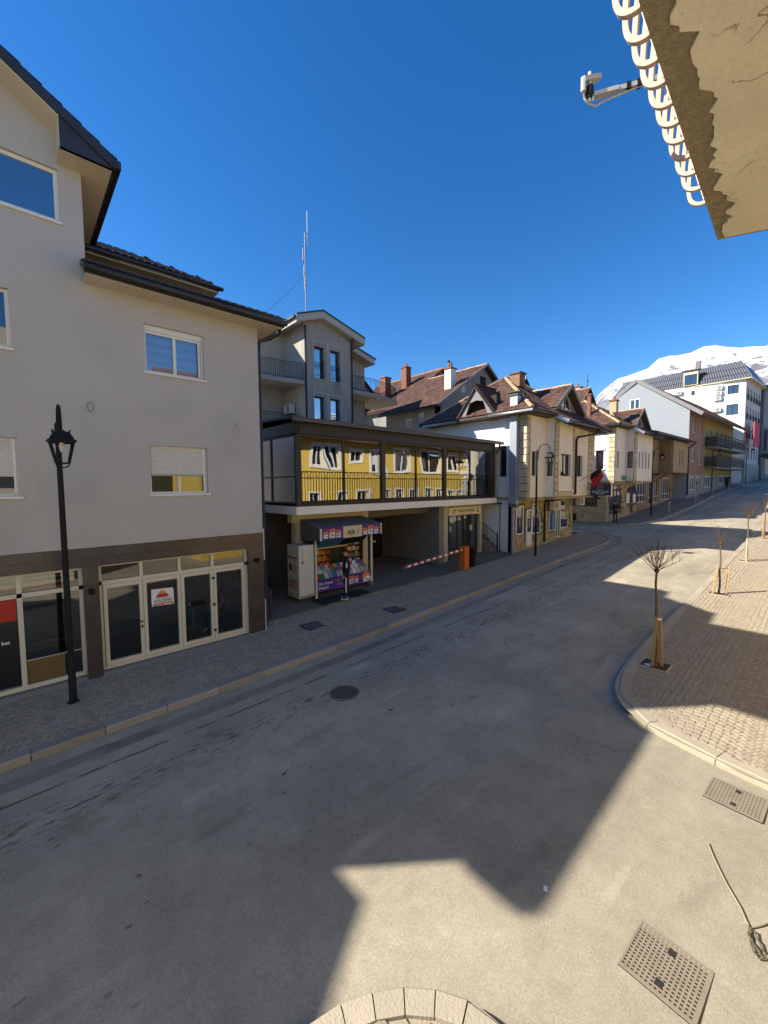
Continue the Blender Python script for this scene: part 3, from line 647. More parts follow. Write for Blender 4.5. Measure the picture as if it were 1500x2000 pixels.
for a, b in ((12.46, 14.17), (14.23, 16.07), (16.13, 17.97)): bx('pane', GSIDE, ws, a, b, -.05, -.042, 3.76, 6.05, FS)
bx('fascia', BRONZE, T, 7.12, 19.05, -.2, 0, 6.125, 6.50, FT); bx('side_fascia', BRONZE, T, 12.505, 20, -.1, .06, 6.125, 6.50, FS)
slab([(7.0, 12.12, 6.66), (19.75, 12.12, 6.66), (19.75, 20, 7.05), (7.0, 20, 7.05)], .07, 'roof', M('roof_sheet', (.035, .035, .045), .4, .1, 3), T)
MB().box(6.95, 19.85, 12.03, 12.13, 6.49, 6.63).build('roof_gutter', M('roof_gutter_grey', (.10, .09, .085), .45), T)
MB().tube([(7.26, 12.12, 6.5), (7.26, 12.12, 6.3), (7.22, 12.22, 6.1), (7.12, 12.25, 6.0), (7.12, 12.25, 3.7)], .045, 8).build('downpipe', BRONZE, T, True)
MB().tube([(19.5, 12.08, 6.55), (19.5, 12.1, 6.25), (19.42, 12.2, 6.08), (19.2, 12.34, 6.02), (19.05, 12.36, 6.0)], .05, 8).build('downpipe', BRONZE, T, True)
# railing in front of the glass, one run per bay
for a, b in ((7.38, 11.1), (11.32, 15.08), (15.28, 19.3)):
    m = MB(); y = YT-.02
    for z in (4.82, 4.6, 3.78): m.bar((a, y, z), (b, y, z), .03, .025)
    n = int((b-a)/.115); x = a+.02
    for i in range(n+1):
        xx = a+(b-a)*i/n; m.bar((xx, y, 3.64), (xx, y, 4.6), .013, .013)
        if i % 3 == 0 and i < n:
            c = xx+(b-a)/n*1.5; m.tube([(c+.085*math.cos(t*math.pi/6), y, 4.6+.2*math.sin(t*math.pi/6)) for t in range(7)], .008, 4, False)
            m.bar((xx, y, 4.6), (xx, y, 4.82), .013, .013)
        if i % 6 == 3: m.tube([(xx+.035*math.cos(t*math.pi/4), y, 4.21+.035*math.sin(t*math.pi/4)+.38) for t in range(9)], .007, 4, False)
    m.build('railing', BLACK, T)
# terrace room
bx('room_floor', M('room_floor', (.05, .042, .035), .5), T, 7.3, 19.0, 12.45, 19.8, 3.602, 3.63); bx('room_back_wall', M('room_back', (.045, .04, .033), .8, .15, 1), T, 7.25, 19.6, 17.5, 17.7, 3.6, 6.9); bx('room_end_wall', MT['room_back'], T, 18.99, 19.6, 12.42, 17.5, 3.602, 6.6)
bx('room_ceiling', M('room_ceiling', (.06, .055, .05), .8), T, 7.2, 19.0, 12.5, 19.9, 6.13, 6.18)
for i, x in enumerate((8.3, 10.1, 12.2, 14.1, 16.4)):
    t_ = thing('cafe_table', (x, 13.6, 3.63), 'round cafe table behind the terrace glass, %s from the left' % ('first', 'second', 'third', 'fourth', 'fifth')[i], 'table', 'tables behind the terrace glass')
    MB().lathe((x, 13.6, 3.63), [(.2, 0), (.2, .03), (.03, .04), (.03, .7)], 10).build('pedestal', BLACK, t_); MB().lathe((x, 13.6, 4.33), [(.38, 0), (.38, .03)], 16).build('table_top', M('table_top', (.2, .13, .08), .4), t_)
    for sx in (-.65, .65):
        c = thing('cafe_chair', (x+sx, 13.6, 3.63), 'pale cafe chair %s of the %s table behind the terrace glass' % ('left' if sx < 0 else 'right', ('first', 'second', 'third', 'fourth', 'fifth')[i]), 'chair', 'chairs behind the terrace glass'); cm = M('chair_pale', (.5, .48, .45), .6)
        bx('seat', cm, c, x+sx-.2, x+sx+.2, 13.4, 13.8, 4.06, 4.1); k = x+sx+(.19 if sx > 0 else -.19); bx('backrest', cm, c, k-.02, k+.02, 13.4, 13.8, 4.14, 4.55)
        for dx in (-.17, .17):
            for dy in (-.17, .17): bx('leg', cm, c, x+sx+dx-.015, x+sx+dx+.015, 13.6+dy-.015, 13.6+dy+.015, 3.632, 4.06)
# --- ground level under the slab
def zf(x): return zr(x)+.135
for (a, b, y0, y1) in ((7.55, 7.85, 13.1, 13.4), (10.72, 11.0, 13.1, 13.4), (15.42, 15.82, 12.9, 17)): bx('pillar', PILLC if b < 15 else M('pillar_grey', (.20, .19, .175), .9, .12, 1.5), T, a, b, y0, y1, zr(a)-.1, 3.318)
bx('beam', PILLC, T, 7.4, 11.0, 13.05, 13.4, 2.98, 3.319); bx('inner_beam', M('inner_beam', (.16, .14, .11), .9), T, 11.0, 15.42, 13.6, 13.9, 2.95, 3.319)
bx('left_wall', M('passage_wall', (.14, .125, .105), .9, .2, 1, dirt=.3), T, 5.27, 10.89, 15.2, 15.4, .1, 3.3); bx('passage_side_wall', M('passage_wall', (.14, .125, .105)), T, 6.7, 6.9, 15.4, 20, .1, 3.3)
# shop at the back of the passage
FB = FRONT(16.5); DKG = M('shop_dark_grey', (.045, .043, .04), .6, .2, 2)
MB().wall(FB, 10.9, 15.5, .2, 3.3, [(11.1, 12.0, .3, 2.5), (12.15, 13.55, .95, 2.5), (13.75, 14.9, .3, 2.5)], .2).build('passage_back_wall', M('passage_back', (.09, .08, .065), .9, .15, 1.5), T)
bx('lower_panel', M('passage_panel', (.20, .165, .12), .8), T, 12.2, 13.5, 0, .02, .3, .93, FB)
for a, b in ((11.1, 12.0), (12.15, 13.55), (13.75, 14.9)): win(T, FB, a, b, .3 if b-a < 1.3 else .95, 2.5, BLACK, GDARK, .06, 0 if b-a < 1.3 else 1, -.08, None, 'door' if b-a < 1.3 else 'window')
psn = bx('shop_sign', M('sign_grey', (.30, .29, .27), .7), T, 11.3, 15.35, .05, .1, 2.6, 3.05, FB); text('lettering', 'Cell Play', FB, 12.5, 2.70, .22, INK, psn, .106, .25, 1.6)
text('lettering', 'servis i prodaja', FB, 14.25, 2.78, .06, INK, psn, .106, .3, .8)
for x, z, hh in ((14.2, 1.72, .32), (14.2, 1.25, .09)): bx('notice', WHITE, T, x, x+.28, -.07, -.06, z, z+hh, FB)
# --- travel agency front under the slab
FH = FRONT(12.95)
m = MB(); m.box(15.83, 16.16, -.3, 0, zr(16), 3.318, FH).box(18.93, 19.18, -.3, 0, zr(19), 3.318, FH).box(16.16, 18.93, -.3, 0, 3.2, 3.318, FH); m.build('agency_frame', PILLC, T)
m = MB(); m.box(15.86, 15.9, .0, .03, .5, 3.2, FH).box(16.10, 16.14, .0, .03, .5, 3.2, FH).box(18.95, 18.99, 0, .03, .6, 3.2, FH); m.build('frame_trim', CREAM, T)
hv = bx('agency_sign', M('sign_cream', (.80, .70, .50), .6, .03), T, 16.18, 18.92, .0, .10, 2.76, 3.17, FH)
text('lettering', 'HUNGO VOYAGE', FH, 16.85, 2.90, .17, INK, hv, .104, 0, 1.45); text('lettering', 'tourist agency - transfers', FH, 17.0, 2.80, .05, RED, hv, .104, 0, 1.1)
MB().tube([FH(16.52+.12*math.cos(t*math.pi/8), .107, 2.96+.13*math.sin(t*math.pi/8)) for t in range(17)], .018, 5).tube([FH(16.46, .107, 2.93), FH(16.6, .107, 3.0), FH(16.78, .107, 3.04)], .015, 5).build('globe_emblem', M('emblem_grey', (.12, .16, .17), .5), hv)
MB().tube([FH(18.62+.10*math.cos(t*math.pi/8), .107, 2.97+.11*math.sin(t*math.pi/8)) for t in range(3, 17)], .022, 5).box(18.60, 18.72, .104, .112, 2.93, 2.97, FH).build('green_emblem', M('emblem_green', (.03, .22, .16), .5), hv)
bx('agency_stallriser', DKG, T, 16.16, 18.93, -.25, -.15, zr(16)-.1, .78, FH)
m = MB(); m.box(16.16, 18.93, -.2, -.14, .78, .84, FH).box(16.16, 18.93, -.2, -.14, 2.68, 2.76, FH)
for x in (16.16, 17.12, 17.98, 18.85): m.box(x, x+.07, -.2, -.14, .84, 2.68, FH)
ag = m.build('agency_window', BRONZE, T)
for a, b in ((16.23, 17.12), (17.19, 17.98), (18.05, 18.85)): bx('pane', GL('glass_agency', (.028, .03, .03), .16, 0.0, .04), ag, a, b, -.18, -.172, .84, 2.68, FH)
bx('notice', M('paper', (.5, .46, .36), .8), T, 18.25, 18.5, -.165, -.16, 1.85, 2.15, FH); bx('number_plate', M('plate_blue', (.12, .14, .25), .5), T, 15.6, 15.72, .02, .03, 2.1, 2.3, FH)
# --- outside stair between the agency and the stone house
ST = thing('outside_stair', (19.55, 12.2, zr(19.5)), 'narrow concrete stair with iron handrail between agency and stone house', 'stairs')
SM = M('stair_concrete', (.20, .18, .15), .95, .25, 2, .4, 40)
for i in range(14): bx('step', SM, ST, 19.22, 19.98, 12.15+i*.28, 20 if i == 13 else 12.15+(i+1)*.28+.03, .5, .68+i*.19)
m = MB(); p0, p1 = Vector((19.24, 12.05, 1.62)), Vector((19.24, 15.6, 4.0))
m.bar(p0, p1, .035, .03).bar(p0-Vector((0, 0, .7)), p1-Vector((0, 0, .7)), .02, .02)
for i in range(26): q = p0.lerp(p1, i/25); m.bar(q-Vector((0, 0, .8)), q, .014, .014)
m.bar((19.24, 12.0, .5), (19.24, 12.0, 1.75), .045, .045); m.build('handrail', BLACK, ST)
bx('stair_canopy', DKMET, ST, 19.25, 20.0, 12.2, 17, 3.25, 3.31); MB().tube([(19.7, 12.15, 3.2), (19.7, 12.15, .6)], .025, 6).build('post', BLACK, ST)

# ================================================================ KIOSK
K = thing('news_kiosk', (9.1, 12.8, zf(9)), 'small news kiosk with slanted dark awning and purple price banners', 'kiosk')
FK = FRONT(12.3); zk = zf(9)
PURP = M('banner_purple', (.10, .035, .23), .5, .08, 4); AWN = M('awning_grey', (.11, .10, .095), .7, .15, 2)
m = MB(); m.box(7.85, 7.9, 12.4, 14.0, zk, 2.95).box(10.4, 10.45, 12.75, 14.0, zk, 2.95).box(7.9, 10.4, 13.95, 14.0, zk, 2.95).box(7.85, 10.45, 12.4, 14, zk, zk+.12); m.build('cabin', DKG, K)
MB().poly([(7.62, 11.62, 2.86), (10.42, 11.62, 2.88), (10.6, 13.1, 3.10), (7.75, 13.1, 3.10)], (0, 0, -.05)).build('awning', AWN, K)
MB().quad((7.62, 11.62, 2.83), (7.75, 13.1, 3.06), (7.75, 13.1, 2.3), (7.62, 11.62, 2.44)).build('awning_side', AWN, K)
FF = FRONT(11.6); ban = bx('awning_banner', PURP, K, 7.63, 10.40, 0, .02, 2.47, 2.86, FF)
nm = bx('name_board', M('board_cream', (.62, .52, .32), .6, .04), K, 8.58, 9.44, .021, .04, 2.46, 2.88, FF); text('lettering', 'Ajla 1', FF, 8.72, 2.58, .17, INK, nm, .043, .45, .58)
bx('banner_end', CREAM, K, 7.60, 7.68, .021, .035, 2.44, 2.86, FF); bx('banner_end', CREAM, K, 10.36, 10.42, .021, .035, 2.47, 2.88, FF)
def price(F, u_, z, w_, h, big, parent, d=.022):
    o = bx('price_card', WHITE, parent, u_, u_+w_, d, d+.006, z, z+h, F); bx('card_top', ORG, o, u_, u_+w_, d+.007, d+.010, z+h*.58, z+h, F)
    text('card_number', big, F, u_+w_*.14, z+h*.2, h*.28, INK, o, d+.012, 0, w_*.7); text('card_offer', 'ONE', F, u_+w_*.15, z+h*.66, h*.2, RED, o, d+.012, 0, w_*.6)
for u_, s_, t_ in ((7.76, .85, '15e'), (8.0, 1.1, '20e'), (8.29, .9, '25e'), (9.52, .85, '15e'), (9.75, 1.1, '20e'), (10.05, .9, '25e')): price(FF, u_, 2.51, .21*s_, .28*s_, t_, ban)
bx('front_post', CREAM, K, 10.44, 10.52, 12.24, 12.31, zk, 2.5); bx('front_post', CREAM, K, 7.83, 7.90, 12.24, 12.31, zk, 2.5); bx('lower_frame', M('teal_foot', (.03, .16, .20), .5), K, 10.44, 10.52, 12.2, 12.238, zk, zk+.22)
pan = bx('front_banner', PURP, K, 7.9, 10.44, 0, .03, .47, .90, FK)
text('lettering', 'One Tourist', FK, 7.97, .72, .10, WHITE, pan, .034, 0, .62); text('lettering', 'Prepaid', FK, 7.97, .57, .10, WHITE, pan, .034, 0, .42)
for i in range(7): bx('banner_pattern', M('banner_lilac', (.30, .22, .45), .6), pan, 8.66+random.uniform(0, .3), 8.75+random.uniform(.02, .35), .031, .034, .55+i*.04, .57+i*.04, FK)
price(FK, 9.36, .56, .20, .28, '20e', pan, .031); price(FK, 9.62, .57, .17, .24, '25e', pan, .031)
MB().polyF(FK, [(10.2+.2*math.cos(t*math.pi/10), .72+.2*math.sin(t*math.pi/10)) for t in range(20)], .031, .034).build('orange_disc', ORG, pan); MB().polyF(FK, [(10.05, .52), (10.43, .55), (10.43, .70), (10.25, .76), (10.06, .66)], .035, .037).build('logo_card', WHITE, pan)
text('logo_lettering', '1 one', FK, 10.12, .58, .08, INK, pan, .039, 0, .26)
bx('counter', M('counter_dark', (.06, .05, .045), .5), K, 7.9, 10.42, 12.34, 12.75, .86, .90)
# hatch flap with sea picture under the awning
MB().poly([(7.92, 11.95, 2.42), (8.95, 11.95, 2.44), (8.95, 12.38, 2.10), (7.92, 12.38, 2.08)], (0, .02, .015)).build('hatch_flap', M('flap_blue', (.02, .12, .26), .4, .5, 3), K)
MB().poly([(9.0, 11.95, 2.44), (10.1, 11.95, 2.46), (10.1, 12.38, 2.12), (9.0, 12.38, 2.10)], (0, .02, .015)).build('hatch_flap', BLACK, K)
bx('hatch_rail', M('rail_yellow', (.45, .36, .16), .6), K, 7.9, 9.3, 12.33, 12.38, 2.03, 2.09)
bx('shelf_back', M('kiosk_back', (.10, .06, .04), .8, .3, 8), K, 7.92, 10.38, 13.0, 13.03, .92, 2.4)
for z in (1.22, 1.47, 1.72, 1.95): bx('shelf', M('shelf_wood', (.12, .08, .05), .7), K, 7.92, 8.85, 12.8, 13.0, z, z+.02); bx('shelf', M('shelf_wood', (.12, .08, .05), .7), K, 9.5, 10.38, 12.8, 13.0, z, z+.02)
bx('hatch_window', M('hatch_black', (.01, .01, .01), .3), K, 8.87, 9.45, 12.92, 12.95, 1.25, 2.0)
CNT = {}
def nth(lb, c):
    CNT[lb] = CNT.get(lb, 0)+1; return '%s, %s %s from left' % (lb, ('first', 'second', 'third', 'fourth', 'fifth', 'sixth', 'seventh', 'eighth')[CNT[lb]-1], c)
PK = [M('packet_%s' % n_, c, .5, .25, 18, obj=.25) for n_, c in (('red', (.45, .04, .03)), ('orange', (.6, .22, .03)), ('white', (.6, .58, .54)), ('blue', (.05, .12, .35)), ('green', (.05, .2, .08)), ('tan', (.42, .28, .16)), ('grey', (.3, .3, .33)))]
random.seed(11)
for z in (1.24, 1.49, 1.74, 1.97):
    for (x0, x1) in ((7.95, 8.82), (9.52, 10.34)):
        x = x0
        while x < x1-.05:
            w_ = random.uniform(.06, .13); h = random.uniform(.12, .2)
            pm = random.choice(PK[:3] + PK[:2] if x0 < 9 else PK); tag(bx('snack_packet', pm, None, x, min(x+w_, x1), 12.80, 12.90+random.uniform(0, .05), z+.002, z+h), nth('%s packet on the %s shelf %s of kiosk hatch' % (pm.name[7:], {1.24: 'lowest', 1.49: 'second', 1.74: 'third', 1.97: 'top'}[z], 'left' if x0 < 9 else 'right'), pm.name[7:]), 'packet', 'packets on the kiosk shelves'); x += w_+.015
for j in range(3):
    for i in range(13):
        x = 7.95+i*.188+random.uniform(-.01, .01); y = 12.36+j*.13; z = .905+j*.12
        pm = random.choice(PK[2:]+[PK[0], PK[2], PK[6]]); tag(MB().poly([(x, y, z), (x+.17, y, z), (x+.17, y+.11, z+.19), (x, y+.11, z+.19)], (0, .008, -.004)).build('magazine', pm), nth('%s magazine in the %s row of the kiosk counter' % (pm.name[7:], ('front', 'middle', 'back')[j]), pm.name[7:]), 'magazine', 'magazines on the kiosk counter')
tag(MB().box(7.65, 9.98, 11.5, 12.22, zk+.004, zk+.022).build('door_mat', M('mat_green', (.022, .028, .026), .95, .2, 8)), 'dark rubber mat in front of the kiosk', 'mat')
# fridge beside the kiosk
FRG = thing('drinks_fridge', (7.5, 12.7, zr(7.5)), 'tall white drinks fridge with printed side beside the kiosk', 'fridge'); zq = zf(7.5)
FW = M('fridge_white', (.60, .59, .55), .45, .06, 2, spec=.4)
bx('body', M('fridge_side', (.50, .48, .40), .5, .1, 3), FRG, 7.21, 7.79, 12.36, 13.12, zq+.14, 2.22); bx('door', FW, FRG, 7.20, 7.80, 12.3, 12.358, zq+.16, 2.24); bx('base', M('fridge_base', (.07, .05, .035), .9), FRG, 7.23, 7.77, 12.4, 13.1, zq-.03, zq+.14); bx('vent', M('fridge_vent', (.25, .24, .22), .6), FRG, 7.24, 7.78, 12.292, 12.299, zq+.17, zq+.24)
bx('rust_streak', M('rust', (.38, .17, .05), .9, .3, 20), FRG, 7.338, 7.352, 12.294, 12.2995, 1.72, 2.12); MB().lathe((7.34, 12.296, 1.60), [(.03, 0), (.05, .03), (.02, .1)], 8).build('rust_patch', MT['rust'], FRG)
FG = SIDE(7.205)
for (t_, z, h, mt_) in (('SAMO', .86, .13, RED), ('VOCE', .70, .13, RED), ('VOCE', .40, .13, GRN), ('Magnetto', 1.75, .12, RED)): 
    Fq = Fr((7.205, 13.1, 0), (0, -1, 0), (-1, 0, 0)); text('side_lettering', t_, Fq, .08, z, h, mt_, FRG, .004, 0, .58)
for y0, y1, z0, z1, mt_ in ((12.45, 12.75, 1.2, 1.55, M('print_tan', (.45, .36, .16), .6)), (12.8, 13.0, 1.3, 1.55, M('print_maroon', (.2, .03, .03), .6))): bx('side_print', mt_, FRG, 7.203, 7.2095, y0, y1, z0, z1)
# odds and ends in the gap left of the fridge
tag(MB().bar((5.75, 11.62, zf(6)), (5.78, 11.6, zf(6)+.95), .05, .05).build('steel_post', M('rusty_post', (.07, .05, .04), .8)), 'short rusty steel post beside the grey house corner', 'post')
sk = thing('rubbish_sack', (6.35, 14.2, zf(6.3)), 'black rubbish sacks heaped in the dark gap left of the fridge', 'sack')
MB().lathe((6.2, 14.3, zf(6)), [(.32, 0), (.42, .2), (.38, .5), (.2, .72), (.05, .85)], 10).build('sack', BLACK, sk, True); MB().lathe((6.6, 13.9, zf(6)), [(.28, 0), (.34, .2), (.25, .42), (.05, .55)], 10).build('sack', M('sack_grey', (.12, .1, .085), .7, .3, 5), sk, True)

# ================================================================ BARRIER, BIN, COVERS
Bq = thing('parking_barrier', (15.4, 11.35, zr(15.4)), 'orange parking barrier with lowered red and white striped boom', 'barrier'); zb = zr(15.4)+.1
ORB = M('barrier_orange', (.62, .13, .015), .45, .06, 3)
bx('housing', ORB, Bq, 15.22, 15.56, 11.2, 11.5, zb+.04, 1.44); bx('base', M('barrier_base', (.2, .18, .15), .9), Bq, 15.15, 15.75, 11.1, 11.6, zb-.02, zb+.04); bx('lid', ORB, Bq, 15.20, 15.58, 11.18, 11.52, 1.44, 1.47)
RS = M('boom_red', (.45, .03, .03), .5); a, b = Vector((15.3, 11.36, 1.33)), Vector((11.4, 11.36, 1.02))
for i in range(20):
    p, q = a.lerp(b, i/20), a.lerp(b, (i+1)/20); MB().bar(p, q, .06, .085).build('boom_band', RS if i % 2 else WHITE, Bq)
bn = thing('litter_bin', (16.05, 11.45, zr(16)), 'black cylindrical litter bin behind the orange barrier', 'bin')
MB().lathe((16.05, 11.45, zr(16)+.1), [(.17, 0), (.2, .05), (.23, .85), (.24, .86), (.24, .92), (.2, .93)], 18).build('body', BLACK, bn, True); MB().lathe((16.05, 11.45, zr(16)+1.03), [(.21, 0), (.15, .03)], 18).build('rim', BLACK, bn)
IRON = M('cast_iron', (.24, .20, .145), .65, .2, 6, .2, 60, spec=.4); IROND = M('cast_iron_dark', (.025, .022, .02), .8, .2, 6)
def cover(cx, cy, hx, hy, rz, z, label, iron):
    o = thing('manhole_cover', (cx, cy, z), label, 'manhole cover'); ca, sa = math.cos(rz), math.sin(rz)
    F = Fr((cx, cy, z), (ca, sa, 0), (-sa, ca, 0)); m = MB(); m.box(-hx, hx, -hy, hy, -.02, .003, F); m.build('plate', IROND, o)
    m = MB(); e = .018
    for a, b, c, d in ((-hx, hx, -hy, -hy+e), (-hx, hx, hy-e, hy), (-hx, -hx+e, -hy+e, hy-e), (hx-e, hx, -hy+e, hy-e)): m.box(a, b, c, d, .0035, .010, F)
    m.build('frame', iron, o); m = MB(); nx, ny = int(hx*2/.04), int(hy*2/.036)
    sx, sy = (2*hx-2*e)/nx, (2*hy-2*e)/ny
    for i in range(nx):
        x = -hx+e+i*sx; m.box(x, x+sx*.46, -hy+e, hy-e, .0035, .0085, F)
    for j in range(ny):
        y = -hy+e+j*sy; m.box(-hx+e, hx-e, y, y+sy*.45, .0035, .0083, F)
    o2 = m.build('grid', iron, o)
    for sx_ in (-.62, .62): MB().box(hx*sx_-.035, hx*sx_+.035, -.03, .03, .0035, .0095, F).build('lifting_slot', IROND, o)
    return o
cover(4.07, .80, .285, .285, R(-3), zr(4)+.004, 'rusty square manhole cover on the sunny road nearest the camera', IRON)
cover(6.96, .67, .27, .30, R(-3), zr(7)+.004, 'rusty square manhole cover beside the pale right-hand kerb', IRON)
for (cx, cy, lb) in ((6.365, 10.19, 'dark square manhole cover in the pavement left of the kiosk mat'), (9.085, 9.47, 'dark square manhole cover in the pavement right of the customer')):
    o = thing('manhole_cover', (cx, cy, zr(cx)+.1), lb, 'manhole cover'); CI = M('cover_concrete', (.11, .10, .085), .8, .2, 6); bx('plate', CI, o, cx-.27, cx+.27, cy-.27, cy+.27, zr(cx)+.09, zr(cx)+.118)
    m = MB()
    for a, b, c, d in ((-.29, .29, -.3, -.275), (-.29, .29, .275, .3), (-.295, -.275, -.275, .275), (.275, .295, -.275, .275)): m.box(cx+a, cx+b, cy+c, cy+d, zr(cx)+.09, zr(cx)+.122)
    m.build('frame', IROND, o)
rm = thing('manhole_cover', (4.87, 6.6, zr(4.9)), 'round perforated manhole cover in the shaded road', 'manhole cover')
MB().lathe((4.87, 6.6, zr(4.87)), [(.31, .0), (.31, .006), (.27, .006), (.27, .004)], 28).build('plate', IROND, rm); m = MB(); RI = M('round_iron', (.17, .15, .12), .6, .2, 8)
m.tube([(4.87+.29*math.cos(t*math.pi/16), 6.6+.29*math.sin(t*math.pi/16), zr(4.87)+.008) for t in range(33)], .014, 5, False).build('rim', RI, rm); m = MB()
for k in range(-6, 7):
    y = k*.041; L = math.sqrt(max(0, .272**2-y*y)); 
    for F in (Fr((4.87, 6.6, zr(4.87)), (.94, .34, 0), (-.34, .94, 0)), Fr((4.87, 6.6, zr(4.87)), (-.34, .94, 0), (-.94, -.34, 0))): m.box(-L, L, y-.0125, y+.0125, .006, .013, F)
m.build('grid', RI, rm)
# loose cable lying on the sunny road at the right edge
ca_ = [(5.86, .79), (5.66, .70), (5.4, .56), (5.2, .43), (5.04, .345), (5.1, .28), (5.25, .2), (5.6, .05)]
tag(MB().tube([(x, y, zr(x)+.014) for x, y in spline(ca_, 5)], .008, 6).build('cable', M('cable_tan', (.30, .26, .16), .7)), 'tan cable lying loose on the sunny road at right', 'cable')
cl = [(5.04, .345), (4.93, .33), (4.80, .30), (4.74, .25), (4.80, .21), (4.9, .26), (5.0, .31), (4.92, .34), (4.82, .27), (4.78, .24)]
tag(MB().tube([(x, y, zr(x)+.02+.006*(i % 3)) for i, (x, y) in enumerate(spline(cl, 4))], .008, 6).build('cable_coil', M('cable_olive', (.12, .1, .06), .7)), 'small coil of dark cable at the right edge of the road', 'cable')
tag(MB().box(-.03, .03, -.02, .02, 0, .003, Fr((3.98, 1.86, zr(4)+.004), (.9, .4, 0), (-.4, .9, 0))).build('paper_scrap', WHITE), 'tiny white paper scrap lying at the shadow edge', 'litter')
# ================================================================ STREET LAMPS
def make_lamp(label):
    o = thing('street_lamp', (0, 0, 0), label, 'street lamp', 'black lantern street lamps')
    MB().lathe((0, 0, 0), [(.10, 0), (.10, .02), (.066, .03), (.062, 1.0), (.055, 1.05), (.045, 5.45), (.045, 5.5), (.02, 5.53)], 14).build('pole', BLACK, o, True)
    arc = [(0, -.09, 5.05), (0, -.09, 5.4)]+[(0, -.09-.3*(1-math.cos(t*math.pi/8)), 5.45+.34*math.sin(t*math.pi/8)) for t in range(9)]+[(0, -.69, 5.3)]
    m = MB().tube(arc, .024, 8); m.box(-.02, .02, -.1, 0, 5.08, 5.12).box(-.02, .02, -.1, 0, 5.36, 5.4); m.build('arm', BLACK, o, True)
    y = -.69; m = MB()
    V = [(sx*a, y+sy*a, z) for (a, z) in ((.205, 5.10), (.205, 5.125), (.18, 5.135), (.115, 5.27), (.05, 5.29), (.05, 5.31)) for sx, sy in ((-1, -1), (1, -1), (1, 1), (-1, 1))]
    fs = [(0, 1, 2, 3), (20, 21, 22, 23)]+[(4*i+j, 4*i+(j+1) % 4, 4*i+4+(j+1) % 4, 4*i+4+j) for i in range(5) for j in range(4)]
    m.add(V, fs)
    for sx, sy in ((-1, -1), (1, -1), (1, 1), (-1, 1)): m.bar((sx*.115, y+sy*.115, 5.27), (sx*.125, y+sy*.125, 5.31), .015, .015)
    m.build('lamp_hood', BLACK, o)
    m = MB()
    for sx, sy in ((-1, -1), (1, -1), (1, 1), (-1, 1)): m.bar((sx*.165, y+sy*.165, 5.10), (sx*.09, y+sy*.09, 4.72), .025, .025)
    for (a, z) in ((.09, 4.72), (.165, 5.09)):
        for q in ((-a, -a, a, -a), (a, -a, a, a), (a, a, -a, a), (-a, a, -a, -a)): m.bar((q[0], y+q[1], z), (q[2], y+q[3], z), .025, .025)
    m.tube([(.10, y, 4.70), (.07, y, 4.66), (0, y, 4.64), (-.07, y, 4.66), (-.10, y, 4.70)], .012, 6); m.build('lantern_frame', BLACK, o)
    MB().lathe((0, y, 5.0), [(.03, .09), (.045, .02), (.03, -.06), (.01, -.09)], 10).build('bulb', M('bulb_white', (.6, .58, .5), .3), o, True)
    return o
lamp = make_lamp('black lantern street lamp in front of the betting shop on the left'); lamp.location = (.68, 10.0, zr(.68)+.105)
for x, y, lb in ((20.07, 10.25, 'black lantern street lamp in front of the stone-quoined house'), (40.65, 10.3, 'black lantern street lamp beyond the man at the corner'), (64.3, 9.9, 'black lantern street lamp before the balconied ochre house'), (82, 8.6, 'farthest black lantern street lamp before the white hotel')):
    dup(lamp, (x, y, zr(x)+.1), 0, lb)
